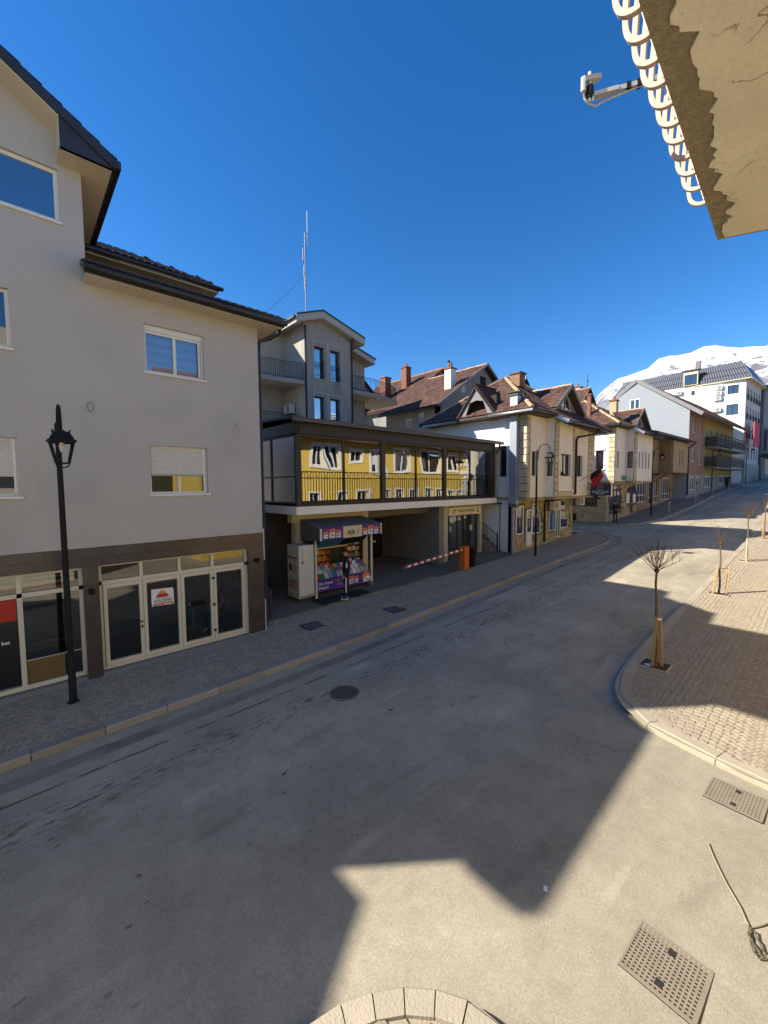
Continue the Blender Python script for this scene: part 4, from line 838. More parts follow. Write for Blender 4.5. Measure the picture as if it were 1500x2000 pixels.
# far small ones: lamp stays at its own place
# ================================================================ SAPLINGS
BARK = M('bark', (.16, .10, .055), .9, .2, 20, .3, 80); TWIG = M('twig', (.10, .055, .032), .9, .2, 30); STAKE = M('stake_wood', (.36, .25, .13), .85, .15, 6, .2, 50); STAKEP = M('stake_pale', (.40, .35, .28), .85, .15, 6)
def sapling(x, y, h, crown, seed, label, stakes, group, mat=BARK, dense=1.0, lean=(0, 0), z0=None):
    rnd = random.Random(seed); z = zr(x)+.108 if z0 is None else z0
    o = thing('sapling', (x, y, z), label, 'tree', group); n = 7
    tp = [(x+lean[0]*t/n+.012*math.sin(t*1.7+seed), y+lean[1]*t/n+.012*math.cos(t*2.1), z+h*t/n) for t in range(n+1)]
    MB().tube(tp, [.034-.012*t/n for t in range(n+1)], 8).build('trunk', mat, o, True)
    m = MB(); top = Vector(tp[-1])
    m.lathe(top-Vector((0, 0, .06)), [(.02, 0), (.045, .04), (.05, .08), (.02, .13)], 8)
    def br(p, d, L, rad, lev):
        pts = [p]; q = p.copy(); dd = d.copy(); k = 5
        for i in range(k):
            dd = (dd+Vector((rnd.uniform(-.16, .16), rnd.uniform(-.16, .16), rnd.uniform(.0, .16)))).normalized(); q = q+dd*L/k; pts.append(q.copy())
            if lev > 0 and i in (1, 2, 3) and rnd.random() < .75*dense:
                nd = (dd+Vector((rnd.uniform(-.8, .8), rnd.uniform(-.8, .8), rnd.uniform(-.1, .5)))).normalized(); br(q.copy(), nd, L*rnd.uniform(.35, .6), rad*.6, lev-1)
        m.tube(pts, [rad*(1-.75*i/k) for i in range(k+1)], 4)
    nb = int(22*dense)
    for i in range(nb):
        a = 2*math.pi*i/nb+rnd.uniform(-.3, .3); el = rnd.uniform(.5, 1.42)
        br(top+Vector((0, 0, rnd.uniform(-.06, .04))), Vector((math.cos(a)*math.cos(el), math.sin(a)*math.cos(el), math.sin(el))), crown*rnd.uniform(.65, 1.05), .0085, 2)
    m.build('crown', TWIG, o)
    if stakes == 'pair':
        for sx, sy in ((-.2, .16), (.13, -.16)): MB().bar((x+sx, y+sy, z-.05), (x+sx*.9+.1, y+sy*.9-.08, z+.95), .075, .06).build('stake', STAKE, o)
        MB().bar((x-.09, y+.07, z+.88), (x+.22, y-.2, z+.88), .03, .03).build('stake_tie', STAKEP, o)
    if stakes == 'close':
        for sx, sy in ((-.05, .04), (.06, -.05)): MB().bar((x+sx*1.5, y+sy*1.5, z-.05), (x+sx*.55, y+sy*.55, z+1.12), .075, .055).build('stake', STAKE, o)
        MB().lathe((x, y, z+1.05), [(.06, 0), (.065, .02), (.06, .04)], 10).build('stake_tie', WHITE, o)
    if stakes == 'posts':
        for sx in (-.2, .2): MB().bar((x+sx, y, z-.05), (x+sx, y, z+1.05), .055, .055).build('stake', STAKEP, o)
        MB().bar((x-.2, y, z+.95), (x+.2, y, z+.95), .03, .04).build('stake_tie', STAKEP, o)
    if stakes == 'one': MB().bar((x+.12, y+.1, z-.05), (x+.04, y+.03, z+1.3), .075, .06).build('stake', STAKE, o)
    return o
sapling(10.34, 2.42, 2.14, .62, 3, 'bare sapling with twin stakes in the shaded corner pit at right', 'close', 'saplings in pavement pits', BARK, 1.0, (-.06, .05))
sapling(17.9, 2.42, 1.75, .62, 5, 'bare sapling between two leaning stakes on the sunny pavement', 'pair', 'saplings in pavement pits', BARK, .55, (.05, .02))
sapling(24.5, 2.4, 2.0, .6, 8, 'third sapling up the sunny pavement with two upright posts', 'posts', 'saplings in pavement pits', BARK, .8)
sapling(31.7, 2.4, 2.0, .55, 9, 'farther sapling on the sunny pavement tied to one orange stake', 'one', 'saplings in pavement pits', BARK, .5)
random.seed(5)
for i, (x, y, lb) in enumerate(((42.95, 9.5, 'thin sapling with two posts nearest the third street lamp'), (53.0, 9.4, 'thin sapling with two posts before the ochre link house'), (61.0, 9.3, 'thin sapling with two posts before the balconied house'), (70.3, 8.95, 'thin sapling with two posts below the balconies'), (78.3, 8.65, 'farthest thin sapling with two posts before the hotel'))):
    sapling(x, y, 2.0, .5, 20+i, lb, 'posts', 'saplings on the north pavement', BARK, .45)

# ================================================================ PEOPLE
SKIN = M('skin', (.42, .24, .16), .6, .05); HAIR = M('hair_dark', (.02, .014, .01), .8, .2, 40)
def figure(name, label, bones, mats, loc, rz, hair=True, beard=False):
    """bones: list of (pointA, pointB, radiusA, radiusB, region); joints shared by coordinates -> skinned continuous mesh"""
    root = thing(name, loc, label, 'person'); root.rotation_euler = (0, 0, rz)
    vs, es, rad, reg = [], [], [], []
    def vid(p, rr):
        for i, q in enumerate(vs):
            if (Vector(p)-q).length < 1e-4: return i
        vs.append(Vector(p)); rad.append(rr); return len(vs)-1
    for a, b, ra, rb, g in bones: es.append((vid(a, ra), vid(b, rb))); reg.append(g)
    me = bpy.data.meshes.new('tmp'); me.from_pydata(vs, es, []); ob = bpy.data.objects.new('tmp_fig', me); col.objects.link(ob)
    sk_ = ob.modifiers.new('s', 'SKIN'); sk_.use_smooth_shade = True
    for i, sv in enumerate(me.skin_vertices[0].data): sv.radius = (rad[i], rad[i]*.92); sv.use_root = (i == 0)
    ob.modifiers.new('ss', 'SUBSURF').levels = 2; ob.modifiers['ss'].render_levels = 2
    dg = bpy.context.evaluated_depsgraph_get(); bm_ = bpy.data.meshes.new_from_object(ob.evaluated_get(dg)); bpy.data.objects.remove(ob)
    names = []; 
    for g in reg:
        if g not in names: names.append(g)
    bm_.materials.clear()
    for g in names: bm_.materials.append(mats[g])
    for p in bm_.polygons:
        c = p.center; best = 9; bi = 0
        for (a, b, ra, rb, g) in bones:
            A_, B_ = Vector(a), Vector(b); t = max(0, min(1, (c-A_).dot(B_-A_)/max(1e-9, (B_-A_).length_squared))); dd = (c-A_.lerp(B_, t)).length/(ra+(rb-ra)*t)
            if dd < best: best = dd; bi = names.index(g)
        p.material_index = bi; p.use_smooth = True
    o = bpy.data.objects.new('body', bm_); col.objects.link(o); o.parent = root
    return root
def ball(name, c, rx, ry, rz_, mat, parent, cut=-2, n=12):
    m = MB(); V = []
    for i in range(n//2+1):
        ph = -math.pi/2+math.pi*i/(n//2)
        for j in range(n): a = 2*math.pi*j/n; V.append((c[0]+rx*math.cos(ph)*math.cos(a), c[1]+ry*math.cos(ph)*math.sin(a), c[2]+rz_*max(cut, math.sin(ph))))
    F_ = [(i*n+j, i*n+(j+1) % n, (i+1)*n+(j+1) % n, (i+1)*n+j) for i in range(n//2) for j in range(n)]
    me = bpy.data.meshes.new(name); me.from_pydata(V, [], F_); me.materials.append(mat); me.polygons.foreach_set('use_smooth', [True]*len(me.polygons))
    o = bpy.data.objects.new(name, me); col.objects.link(o); o.parent = parent; return o
def hand(L, wrist, d, side, reg='skin', curl=.0):
    """palm with five short bent fingers, rooted at the wrist, pointing along d"""
    wv, dv = Vector(wrist), Vector(d).normalized(); sx = Vector(side).normalized(); pm = wv+dv*.075
    L.append((tuple(wv), tuple(pm), .028, .034, reg))
    for k, (o_, ln) in enumerate(((-.028, .07), (-.009, .08), (.010, .075), (.028, .058))):
        k0 = pm+sx*o_+dv*.02; k1 = k0+dv*ln*.5; k2 = k1+(dv+dv.cross(sx)*curl).normalized()*ln*.5
        L += [(tuple(pm), tuple(k0), .034, .010, reg), (tuple(k0), tuple(k1), .010, .009, reg), (tuple(k1), tuple(k2), .009, .007, reg)]
    t0 = wv+dv*.03-sx*.03; t1 = t0-sx*.02+dv*.04
    L += [(tuple(wv), tuple(t0), .028, .012, reg), (tuple(t0), tuple(t1), .012, .009, reg)]
def stander(h=1.78, arms='down'):
    """local frame: faces -Y"""
    s_ = h/1.78; L = []; P = lambda *q: tuple(x*s_ for x in q)
    pel, ab, ch, nk, hd0, hd1 = P(0, 0, .95), P(0, .01, 1.12), P(0, .02, 1.34), P(0, .0, 1.50), P(0, -.015, 1.58), P(0, -.03, 1.69)
    L += [(pel, ab, .15*s_, .145*s_, 'top'), (ab, ch, .145*s_, .165*s_, 'top'), (ch, nk, .165*s_, .062*s_, 'top'), (nk, hd0, .062*s_, .078*s_, 'skin'), (hd0, hd1, .078*s_, .088*s_, 'skin')]
    for sg_ in (-1, 1):
        hp, kn, an, to = P(sg_*.09, 0, .90), P(sg_*.10, -.02, .50), P(sg_*.10, .02, .09), P(sg_*.12, -.13, .035)
        L += [(pel, hp, .15*s_, .095*s_, 'legs'), (hp, kn, .095*s_, .066*s_, 'legs'), (kn, an, .066*s_, .048*s_, 'legs'), (an, to, .048*s_, .036*s_, 'shoe')]
        sh_ = P(sg_*.17, .02, 1.40)
        if arms == 'down': el_, wr, dd = P(sg_*.225, .03, 1.13), P(sg_*.22, -.06, .90), (0, -.25, -1)
        else: el_, wr, dd = P(sg_*.24, .03, 1.14), P(sg_*.10, -.20, 1.12), (-sg_, -.3, .1)
        L += [(ch, sh_, .165*s_, .072*s_, 'top'), (sh_, el_, .072*s_, .054*s_, 'top'), (el_, wr, .054*s_, .034*s_, 'top')]
        hand(L, wr, dd, (0, 1, 0) if arms == 'down' else (0, 0, 1), curl=.5)
    return L
def face(parent, c, s_=1.0):
    x, y, z = c
    ball('hair', (x, y+.02*s_, z+.045*s_), .098*s_, .105*s_, .085*s_, HAIR, parent, -.35)
    for sg_ in (-1, 1):
        ball('eye', (x+sg_*.034*s_, y-.082*s_, z+.005), .012, .008, .009, M('eye_dark', (.02, .015, .012), .3), parent, -2, 8); ball('ear', (x+sg_*.09*s_, y+.005, z-.005), .014, .025, .034, SKIN, parent, -2, 8)
    ball('nose', (x, y-.096*s_, z-.018*s_), .014, .02, .022, SKIN, parent, -2, 8); ball('mouth', (x, y-.083*s_, z-.058*s_), .026, .008, .008, M('lips', (.3, .12, .09), .5), parent, -2, 8)
NAVY = M('tracksuit_navy', (.012, .013, .022), .8, .2, 8); JEAN = M('jeans_dark', (.014, .016, .026), .85, .2, 8); SHOE = M('shoe_dark', (.02, .02, .022), .5)
zc = zf(8.6)
cust = figure('person', 'person in dark tracksuit with white stripes standing at the kiosk counter', [(a_, b_, ra_*(1.22 if g_ == 'top' else 1.15 if g_ == 'legs' else 1.0), rb_*(1.22 if g_ == 'top' else 1.15 if g_ == 'legs' else 1.0), g_) for a_, b_, ra_, rb_, g_ in stander(1.80)], {'top': NAVY, 'legs': NAVY, 'skin': SKIN, 'shoe': M('trainer_navy', (.03, .03, .045), .5)}, (8.66, 11.55, zc+.02), R(-128))
face(cust, (0, -.03, 1.69))
for sg_ in (-1, 1):
    MB().tube([(sg_*.285, .03, 1.36), (sg_*.305, .035, 1.17)], .026, 6).build('sleeve_stripe', WHITE, None).parent = cust
    st = MB().tube([(sg_*.205, .01, .80), (sg_*.190, -.01, .5), (sg_*.168, .01, .26)], [.024, .022, .018], 6).build('trouser_stripe', WHITE, None); st.parent = cust
    MB().poly([(sg_*.12-.05, -.19, .0), (sg_*.12+.05, -.19, .0), (sg_*.10+.05, .09, .0), (sg_*.10-.05, .09, .0)], (0, 0, .022)).build('shoe_sole', WHITE, None).parent = cust
man = figure('person', 'person in dark jacket and trousers standing at the far street corner', stander(1.78, 'folded'), {'top': M('jacket_black', (.010, .011, .016), .8), 'legs': JEAN, 'skin': SKIN, 'shoe': SHOE}, (34.5, 11.15, zr(34.5)+.12), R(-50))
face(man, (0, -.03, 1.69))
# seated guest inside the shop
def sitter():
    L = []; pel, ab, ch, nk, h0, h1 = (0, 0, .55), (0, -.03, .72), (0, -.08, .95), (0, -.12, 1.10), (0, -.15, 1.18), (0, -.18, 1.28)
    L += [(pel, ab, .15, .14, 'top'), (ab, ch, .14, .16, 'top'), (ch, nk, .16, .06, 'top'), (nk, h0, .06, .078, 'skin'), (h0, h1, .078, .088, 'skin')]
    for s_ in (-1, 1):
        hp, kn, an, to = (s_*.09, -.03, .52), (s_*.13, -.45, .53), (s_*.13, -.42, .10), (s_*.14, -.56, .04)
        L += [(pel, hp, .15, .1, 'legs'), (hp, kn, .1, .07, 'legs'), (kn, an, .07, .05, 'legs'), (an, to, .05, .036, 'shoe')]
        sh_, el_, wr = (s_*.18, -.08, 1.0), (s_*.24, -.2, .76), (s_*.06, -.42, .78) if s_ > 0 else (-.2, -.42, 1.0)
        L += [(ch, sh_, .16, .07, 'top'), (sh_, el_, .07, .05, 'skin'), (el_, wr, .05, .032, 'skin')]; hand(L, wr, (-s_*.6, -.6, .1) if s_ > 0 else (.1, -.2, 1), (0, 0, 1) if s_ > 0 else (1, 0, 0), curl=.4)
    return L
SX, SY, SZ = 4.35, 12.0, .16
sit = figure('person', 'person in dark short-sleeved shirt seated inside behind the rightmost glass door leaf', sitter(), {'top': M('shirt_brown', (.06, .035, .03), .8), 'legs': JEAN, 'skin': SKIN, 'shoe': WHITE}, (SX, SY, SZ), R(-60))
face(sit, (0, -.18, 1.28))
ORW = M('chair_orange', (.32, .13, .04), .6)
def shop_chair(x, y, rz, label):
    c = thing('shop_chair', (x, y, .16), label, 'chair'); c.rotation_euler = (0, 0, rz)
    def p(name, a, b, c0, d, e, f_, mt_):
        me = MB().box(a, b, c0, d, e, f_); o = me.build(name, mt_, None); o.parent = c; return o
    p('seat', -.2, .2, -.2, .2, .40, .45, ORW); p('backrest', -.2, .2, .17, .21, .5, .9, ORW)
    for sx in (-.18, .18):
        for sy in (-.18, .18): p('leg', sx-.015, sx+.015, sy-.015, sy+.015, 0, .4, BLACK)
    return c
shop_chair(4.37, 12.03, R(-60), 'orange chair under the seated guest in the shop'); shop_chair(3.1, 12.2, R(80), 'orange chair standing empty behind the middle door leaves')
tb = thing('shop_table', (3.75, 12.5, .16), 'dark pedestal table with a cup inside the shop', 'table')
MB().lathe((3.75, 12.5, .16), [(.22, 0), (.22, .02), (.04, .03), (.04, .70)], 12).build('pedestal', M('steel_pole', (.4, .4, .4), .3), tb); bx('table_top', BLACK, tb, 3.4, 4.1, 12.15, 12.85, .862, .90)
tag(MB().lathe((3.6, 12.3, .9), [(.025, 0), (.035, .07), (.03, .07)], 10).build('cup', WHITE), 'white cup on the dark table inside the shop', 'cup')
# ================================================================ HOUSE B : grey balconied house behind the terrace
YB = 21.0; FBn = FRONT(YB)
B = thing('balcony_house', (14.6, YB, zr(14)), 'grey rendered house with balconies and green roof trim behind the terrace', 'house')
BW = M('house_b_render', (.33, .305, .265), .92, .12, .8, .3, 70, streak=.35, dirt=.3); BL = M('house_b_pale', (.38, .35, .29), .9, .08, 1, streak=.15, dirt=.15); BTR = M('house_b_trim', (.42, .395, .35), .85, .06, 2)
GRT = M('green_trim', (.018, .07, .065), .4, .1, 4); BAL = M('balcony_concrete', (.33, .31, .27), .9, .15, 2, streak=.1)
DGF = M('dark_frame', (.02, .024, .03), .4)
GBL = GL('glass_blue', (.03, .05, .09), .42, 0.0, .03)
hb = [(13.62, 14.33, 10.78, 12.66), (14.78, 15.5, 10.78, 12.66), (13.58, 14.3, 7.95, 9.72), (14.75, 15.47, 7.95, 9.72)]
m = MB().wall(FBn, 12.96, 16.33, 6.5, 13.3, hb, .35); m.polyF(FBn, [(12.96, 13.3), (16.33, 13.3), (16.33, 13.45), (14.0, 14.35), (12.96, 14.0)], 0, -.35)
m.build('bay_wall', BW, B)
MB().wall(SIDE(12.96), YB+.35, 23.3, 6.5, 14.0, [], .3).build('bay_side_wall', BL, B); MB().wall(SIDE(16.33), YB+.35, 22.8, 6.5, 13.5, [], .25).build('bay_side_wall', BL, B)
for h in hb:
    o = win(B, FBn, *h, DGF, GBL, .07, 0, -.22, BTR)
    if h[2] > 10:
        m = MB(); y = YB-.02
        for z in (10.95, 11.62, 11.72): m.bar((h[0], y, z), (h[1], y, z), .02, .02)
        for i in range(7): x = h[0]+.04+(h[1]-h[0]-.08)*i/6; m.tube([(x, y, 10.82), (x+.04, y-.03, 11.05), (x-.03, y-.05, 11.3), (x, y, 11.72)], .009, 4)
        m.build('window_guard', BLACK, B)
for (x0, x1, z0, z1) in ((13.48, 15.66, 10.62, 12.95), (13.46, 15.62, 7.9, 9.95)):
    m = MB(); k = .07
    m.box(x0, x0+k, 0, .04, z0, z1, FBn).box(x1-k, x1, 0, .04, z0, z1, FBn).box(x0+k, x1-k, 0, .04, z1-k, z1, FBn).box((x0+x1)/2-.05, (x0+x1)/2+.05, 0, .038, z0, z1-k, FBn); m.build('window_surround', BTR, B)
# recessed left part with balcony
FR1 = FRONT(23.3); dl = [(9.9, 10.7, 10.55, 12.6), (10.2, 11.1, 7.2, 9.5)]
MB().wall(FR1, 8.0, 12.96, 6.5, 14.0, dl, .3).build('recess_wall', BL, B)
for h in dl: win(B, FR1, *h, DGF, GDARK, .07, 0, -.1, None, 'balcony_door')
m = MB()
for h in dl: m.box(h[0]-.12, h[0], 0, .04, h[2], h[3]+.12, FR1).box(h[1], h[1]+.12, 0, .04, h[2], h[3]+.12, FR1).box(h[0], h[1], 0, .04, h[3], h[3]+.12, FR1)
m.build('door_surround', BTR, B)
def rail(pts, z, h, parent, n_per=.12, panel=False):
    m = MB()
    for a, b in zip(pts[:-1], pts[1:]):
        a, b = Vector((*a, z)), Vector((*b, z)); n = max(2, int((b-a).length/n_per)); H = Vector((0, 0, h))
        m.bar(a+H, b+H, .03, .025); m.bar(a+H*.1, b+H*.1, .02, .02); m.bar(a+H*.85, b+H*.85, .014, .014)
        for i in range(n+1):
            q = a.lerp(b, i/n); m.bar(q, q+H, .014, .014)
            if i % 3 == 1: m.tube([q+Vector((0, 0, h*.3)), q+Vector((.05, 0, h*.42)), q+Vector((0, 0, h*.55)), q+Vector((-.05, 0, h*.68)), q+Vector((0, 0, h*.8))], .008, 4)
    return m.build('balcony_railing', BLACK, parent)
slab([(9.2, 21.35, 10.5), (11.6, 21.2, 10.5), (12.9, 20.95, 10.5), (12.96, 23.3, 10.5), (9.2, 23.3, 10.5)], .22, 'balcony_slab', BAL, B); rail([(9.25, 21.42), (11.6, 21.27), (12.85, 21.02)], 10.5, .95, B)
slab([(9.2, 21.5, 7.6), (12.96, 21.3, 7.6), (12.96, 23.3, 7.6), (9.2, 23.3, 7.6)], .22, 'balcony_slab', BAL, B); rail([(9.25, 21.57), (12.85, 21.4)], 7.6, .95, B)
ac = lambda F, u0, z0, par, w_=.8, h=.55, d=.3, dd=.1: air_unit(F, u0, z0, par, w_, h, d, dd)
ACW = M('air_unit_white', (.62, .60, .55), .5, .08, 4)
def air_unit(F, u0, z0, par, w_=.8, h=.55, d=.3, dd=.08):
    o = bx('air_conditioner', ACW, par, u0, u0+w_, dd, dd+d, z0, z0+h, F); cu, cz = u0+w_*.38, z0+h*.5; rr = h*.42
    MB().add([F(cu+rr*math.cos(t*math.pi/10), dd+d+.004, cz+rr*math.sin(t*math.pi/10)) for t in range(20)], [tuple(range(20))]).build('fan_grille', M('fan_grey', (.22, .21, .2), .6), o)
    m = MB()
    for q in (.35, .65, 1.0): m.tube([F(cu+rr*q*math.cos(t*math.pi/10), dd+d+.012, cz+rr*q*math.sin(t*math.pi/10)) for t in range(21)], .008, 4, False)
    m.build('fan_guard', ACW, o); bx('bracket', DKMET, o, u0+.08, u0+.11, 0, dd+d*.9, z0-.04, z0, F); bx('bracket', DKMET, o, u0+w_-.11, u0+w_-.08, 0, dd+d*.9, z0-.04, z0, F)
    return o
air_unit(SIDE(12.96), 22.1, 8.75, B)
# right part with balcony
FR2 = FRONT(22.8); dr = [(16.75, 17.55, 10.55, 12.55), (16.95, 17.75, 7.9, 9.3)]
MB().wall(FR2, 16.33, 19.0, 6.5, 13.5, dr, .3).build('right_wall', BW, B); MB().box(18.75, 19.0, 23.1, 30, 6.5, 13.5).box(8, 8.3, 23.6, 30, 6.5, 13.9).build('rear_walls', BW, B)
for h in dr: win(B, FR2, *h, DGF, GBL, .07, 0, -.1, None, 'balcony_door')
m = MB()
for h in dr: m.box(h[0]-.12, h[0], 0, .04, h[2], h[3]+.12, FR2).box(h[1], h[1]+.12, 0, .04, h[2], h[3]+.12, FR2).box(h[0], h[1], 0, .04, h[3], h[3]+.12, FR2)
m.build('door_surround', BTR, B)
slab([(16.33, 21.0, 10.52), (18.4, 20.9, 10.52), (20.2, 21.3, 10.52), (21.4, 21.9, 10.52), (21.4, 24.5, 10.52), (16.33, 24.5, 10.52)], .22, 'balcony_slab', BAL, B); rail([(16.4, 21.07), (18.4, 20.98), (20.2, 21.38), (21.33, 21.95), (21.33, 24.4)], 10.52, .95, B)
bx('wall_vent', WHITE, B, 16.37, 16.62, -1.75, -1.70, 12.15, 12.75, FBn)
m = MB()
for i in range(5): m.box(16.39, 16.47, -1.699, -1.695, 12.2+i*.1, 12.25+i*.1, FBn).box(16.51, 16.59, -1.699, -1.695, 12.2+i*.1, 12.25+i*.1, FBn)
m.build('vent_slots', BLACK, B)
# roof: shallow gable with boxed eaves and green edge
ap = (14.0, 14.62)
def eavebox(x0, z0, x1, z1, y0=20.55):
    MB().poly([(x0, y0, z0), (x1, y0, z1), (x1, 23.6, z1), (x0, 23.6, z0)], (0, 0, -.4)).build('eave_box', BTR, B)
    MB().poly([(x0, y0-.04, z0+.08), (x1, y0-.04, z1+.08), (x1, y0+.03, z1+.08), (x0, y0+.03, z0+.08)], (0, 0, -.09)).build('roof_edge', GRT, B)
eavebox(12.2, 13.95, ap[0], ap[1]); eavebox(ap[0], ap[1], 17.2, 13.75)
MB().poly([(17.1, 22.0, 13.8), (19.3, 22.0, 13.2), (19.3, 30, 13.2), (17.1, 30, 13.8)], (0, 0, -.35)).build('eave_box', BTR, B); MB().poly([(17.1, 21.95, 13.88), (19.4, 21.95, 13.26), (19.4, 22.02, 13.26), (17.1, 22.02, 13.88)], (0, 0, -.09)).build('roof_edge', GRT, B)
bx('side_eave', BTR, B, 19.0, 19.45, 25.2, 30, 11.7, 11.95); bx('side_eave_edge', GRT, B, 19.0, 19.5, 25.15, 30, 11.953, 12.03)
MB().poly([(8, 23.6, 13.9), (14, 23.6, 14.62), (19.4, 23.6, 13.2), (19.4, 31, 13.2), (14, 31, 14.62), (8, 31, 13.9)], (0, 0, -.1)).poly([(9, 24.5, 14.0), (19.3, 24.5, 13.2), (18.2, 27, 16.4), (10, 27, 16.4)], (0, 0, -.1)).poly([(9, 31, 14.0), (19.3, 31, 13.2), (18.2, 27, 16.4), (10, 27, 16.4)], (0, 0, -.1)).poly([(19.3, 24.5, 13.2), (19.3, 31, 13.2), (18.2, 27, 16.4)], (0, 0, -.1)).build('roof_slab', M('roof_dull', (.10, .09, .085), .8), B)  # raised hip at the back is unseen, added to shade house C's roof
bx('roof_gutter', GRT, B, 12.05, 12.2, 20.6, 23.6, 13.78, 13.93)
bx('chimney_block', BL, B, 13.3, 14.3, 22.6, 23.4, 14.3, 14.75); MB().poly([(13.2, 22.5, 14.75), (14.4, 22.5, 14.75), (13.8, 22.5, 15.0)], (0, 1, 0)).build('chimney_cap', M('cap_maroon', (.12, .03, .03), .6), B)
for x in (13.0, 16.42): MB().tube([(x-.1, 20.75, 13.6), (x-.03, 20.9, 13.35), (x, 20.95, 13.2), (x, 20.95, 6.6)], .055, 8).build('downpipe', M('pipe_dark', (.02, .03, .03), .5), B, True)
# mast on the roof
MA = thing('antenna_mast', (13.15, 22.3, 14.3), 'tall thin lattice antenna mast on the grey balcony house roof', 'antenna')
GM = M('mast_steel', (.20, .20, .20), .4, .2, 8, metal=.4)
mx, my = 13.75, 22.0
MB().tube([(mx, my, 14.2), (mx, my, 16.6)], .035, 8).tube([(mx, my, 16.6), (mx, my, 19.6)], .022, 6).build('pole', GM, MA)
m = MB()
for a in range(3):
    an = a*2.1; m.tube([(mx+.08*math.cos(an), my+.08*math.sin(an), 16.4), (mx+.08*math.cos(an), my+.08*math.sin(an), 19.4)], .008, 4)
for k in range(12):
    z = 16.5+k*.24; an = k*2.1; m.bar((mx+.08*math.cos(an), my+.08*math.sin(an), z), (mx+.08*math.cos(an+2.1), my+.08*math.sin(an+2.1), z+.24), .007, .007)
m.build('lattice', GM, MA)
WA = M('antenna_white', (.42, .43, .44), .5)
MB().bar((mx, my, 19.2), (mx+.16, my-.05, 19.7), .015, .015).tube([(mx+.16, my-.05, 18.9), (mx+.17, my-.05, 20.9)], .025, 6).build('whip', WA, MA)
for z, dx in ((17.9, -.2), (16.9, -.15), (16.2, -.12)): MB().tube([(mx+dx, my-.1, z), (mx+dx, my-.1, z+.7)], .025, 6).bar((mx, my, z+.3), (mx+dx, my-.1, z+.3), .012, .012).build('panel_antenna', WA, MA)
tag(MB().tube([Vector((mx, my, 17.2)).lerp(Vector((7.9, 16.6, 11.3)), t/10)-Vector((0, 0, .12*math.sin(math.pi*t/10))) for t in range(11)], .008, 4).build('overhead_cable', BLACK), 'thin overhead wire from the mast to the grey house roof', 'cable')

# ================================================================ HOUSE C : gable-fronted house with brown tiles behind
C_ = thing('brown_roof_house', (26, 19.5, zr(25)), 'grey gable house with brown tiled roof and tall white chimney', 'house')
CW = M('house_c_render', (.24, .235, .225), .92, .15, .8, .3, 60, streak=.1, dirt=.2)
XC, YC = 23.3, 19.6; RXc, RZc = 29.0, 14.1; ez = 10.1; sl = (RZc-ez)/(RXc-22.8)
wc = [(21.0, 21.55, 9.25, 9.85), (22.3, 22.95, 8.95, 9.55)]
MB().wall(SIDE(XC), YC, 25.2, 5, 10.25, wc, .3).build('side_wall', CW, C_)
for h in wc: win(C_, SIDE(XC), *h, WHITE, GDARK, .07, 0, -.06, None)
m = MB().polyF(FRONT(YC), [(XC, 5), (34.7, 5), (34.7, 10.2), (RXc, RZc-.12), (XC, 10.3)], 0, -.3); m.build('gable_wall', CW, C_)
bx('gable_opening', BLACK, C_, 28.6, 29.4, 0, .02, 12.4, 13.2, FRONT(YC)); bx('repair_patch', M('patch_white', (.5, .49, .46), .8), C_, 26.1, 26.6, 0, .02, 11.55, 12.05, FRONT(YC))
for e_, nm_ in ((22.8, 'l'), (35.2, 'r')):
    slab([(e_, YC-.45, ez), (RXc, YC-.45, RZc), (RXc, 25.6, RZc), (e_, 25.6, ez)], .14, 'roof_slab', M('roof_wood', (.05, .035, .025), .9), C_)
    tiles('roof_tiles', [(e_, YC-.43, ez), (e_, 25.6, ez), (RXc, 25.6, RZc), (RXc, YC-.43, RZc)], TILE, C_)
    MB().poly([(e_, YC-.47, ez+.1), (RXc, YC-.47, RZc+.1), (RXc, YC-.47, RZc-.12), (e_, YC-.47, ez-.12)], (0, -.04, 0)).build('barge_board', M('barge_grey', (.22, .22, .21), .7, .2, 4), C_)
ridge(C_, (RXc, YC-.4, RZc+.03), (RXc, 25.5, RZc+.03))
bx('gutter', DKMET, C_, 22.68, 22.8, YC-.4, 25.5, 9.98, 10.1)
def chimney(name, parent, x, y, z0, z1, w_, mat, cap=BRICK, pots=2, potm=None, d=None):
    d = d or w_; o = bx(name, mat, parent, x-w_/2, x+w_/2, y-d/2, y+d/2, z0, z1); m = MB(); m.box(x-w_/2-.07, x+w_/2+.07, y-d/2-.07, y+d/2+.07, z1, z1+.1); m.build('chimney_cap', cap, o)
    for k in range(pots): xx = x+(k-(pots-1)/2)*w_*.5; MB().lathe((xx, y, z1+.1), [(.09, 0), (.085, .35+.12*(k % 2)), (.06, .36+.12*(k % 2))], 10).build('chimney_pot', potm or BRICK, o, True)
    return o
ch = chimney('chimney', C_, 25.6, 20.3, 11.5, 13.3, .62, M('chimney_white', (.66, .64, .58), .9, .1, 2, streak=.1), BRICK, 2)
MB().lathe((25.45, 20.3, 13.85), [(.12, 0), (.14, .05), (.02, .14)], 10).build('cowl', DKMET, ch)
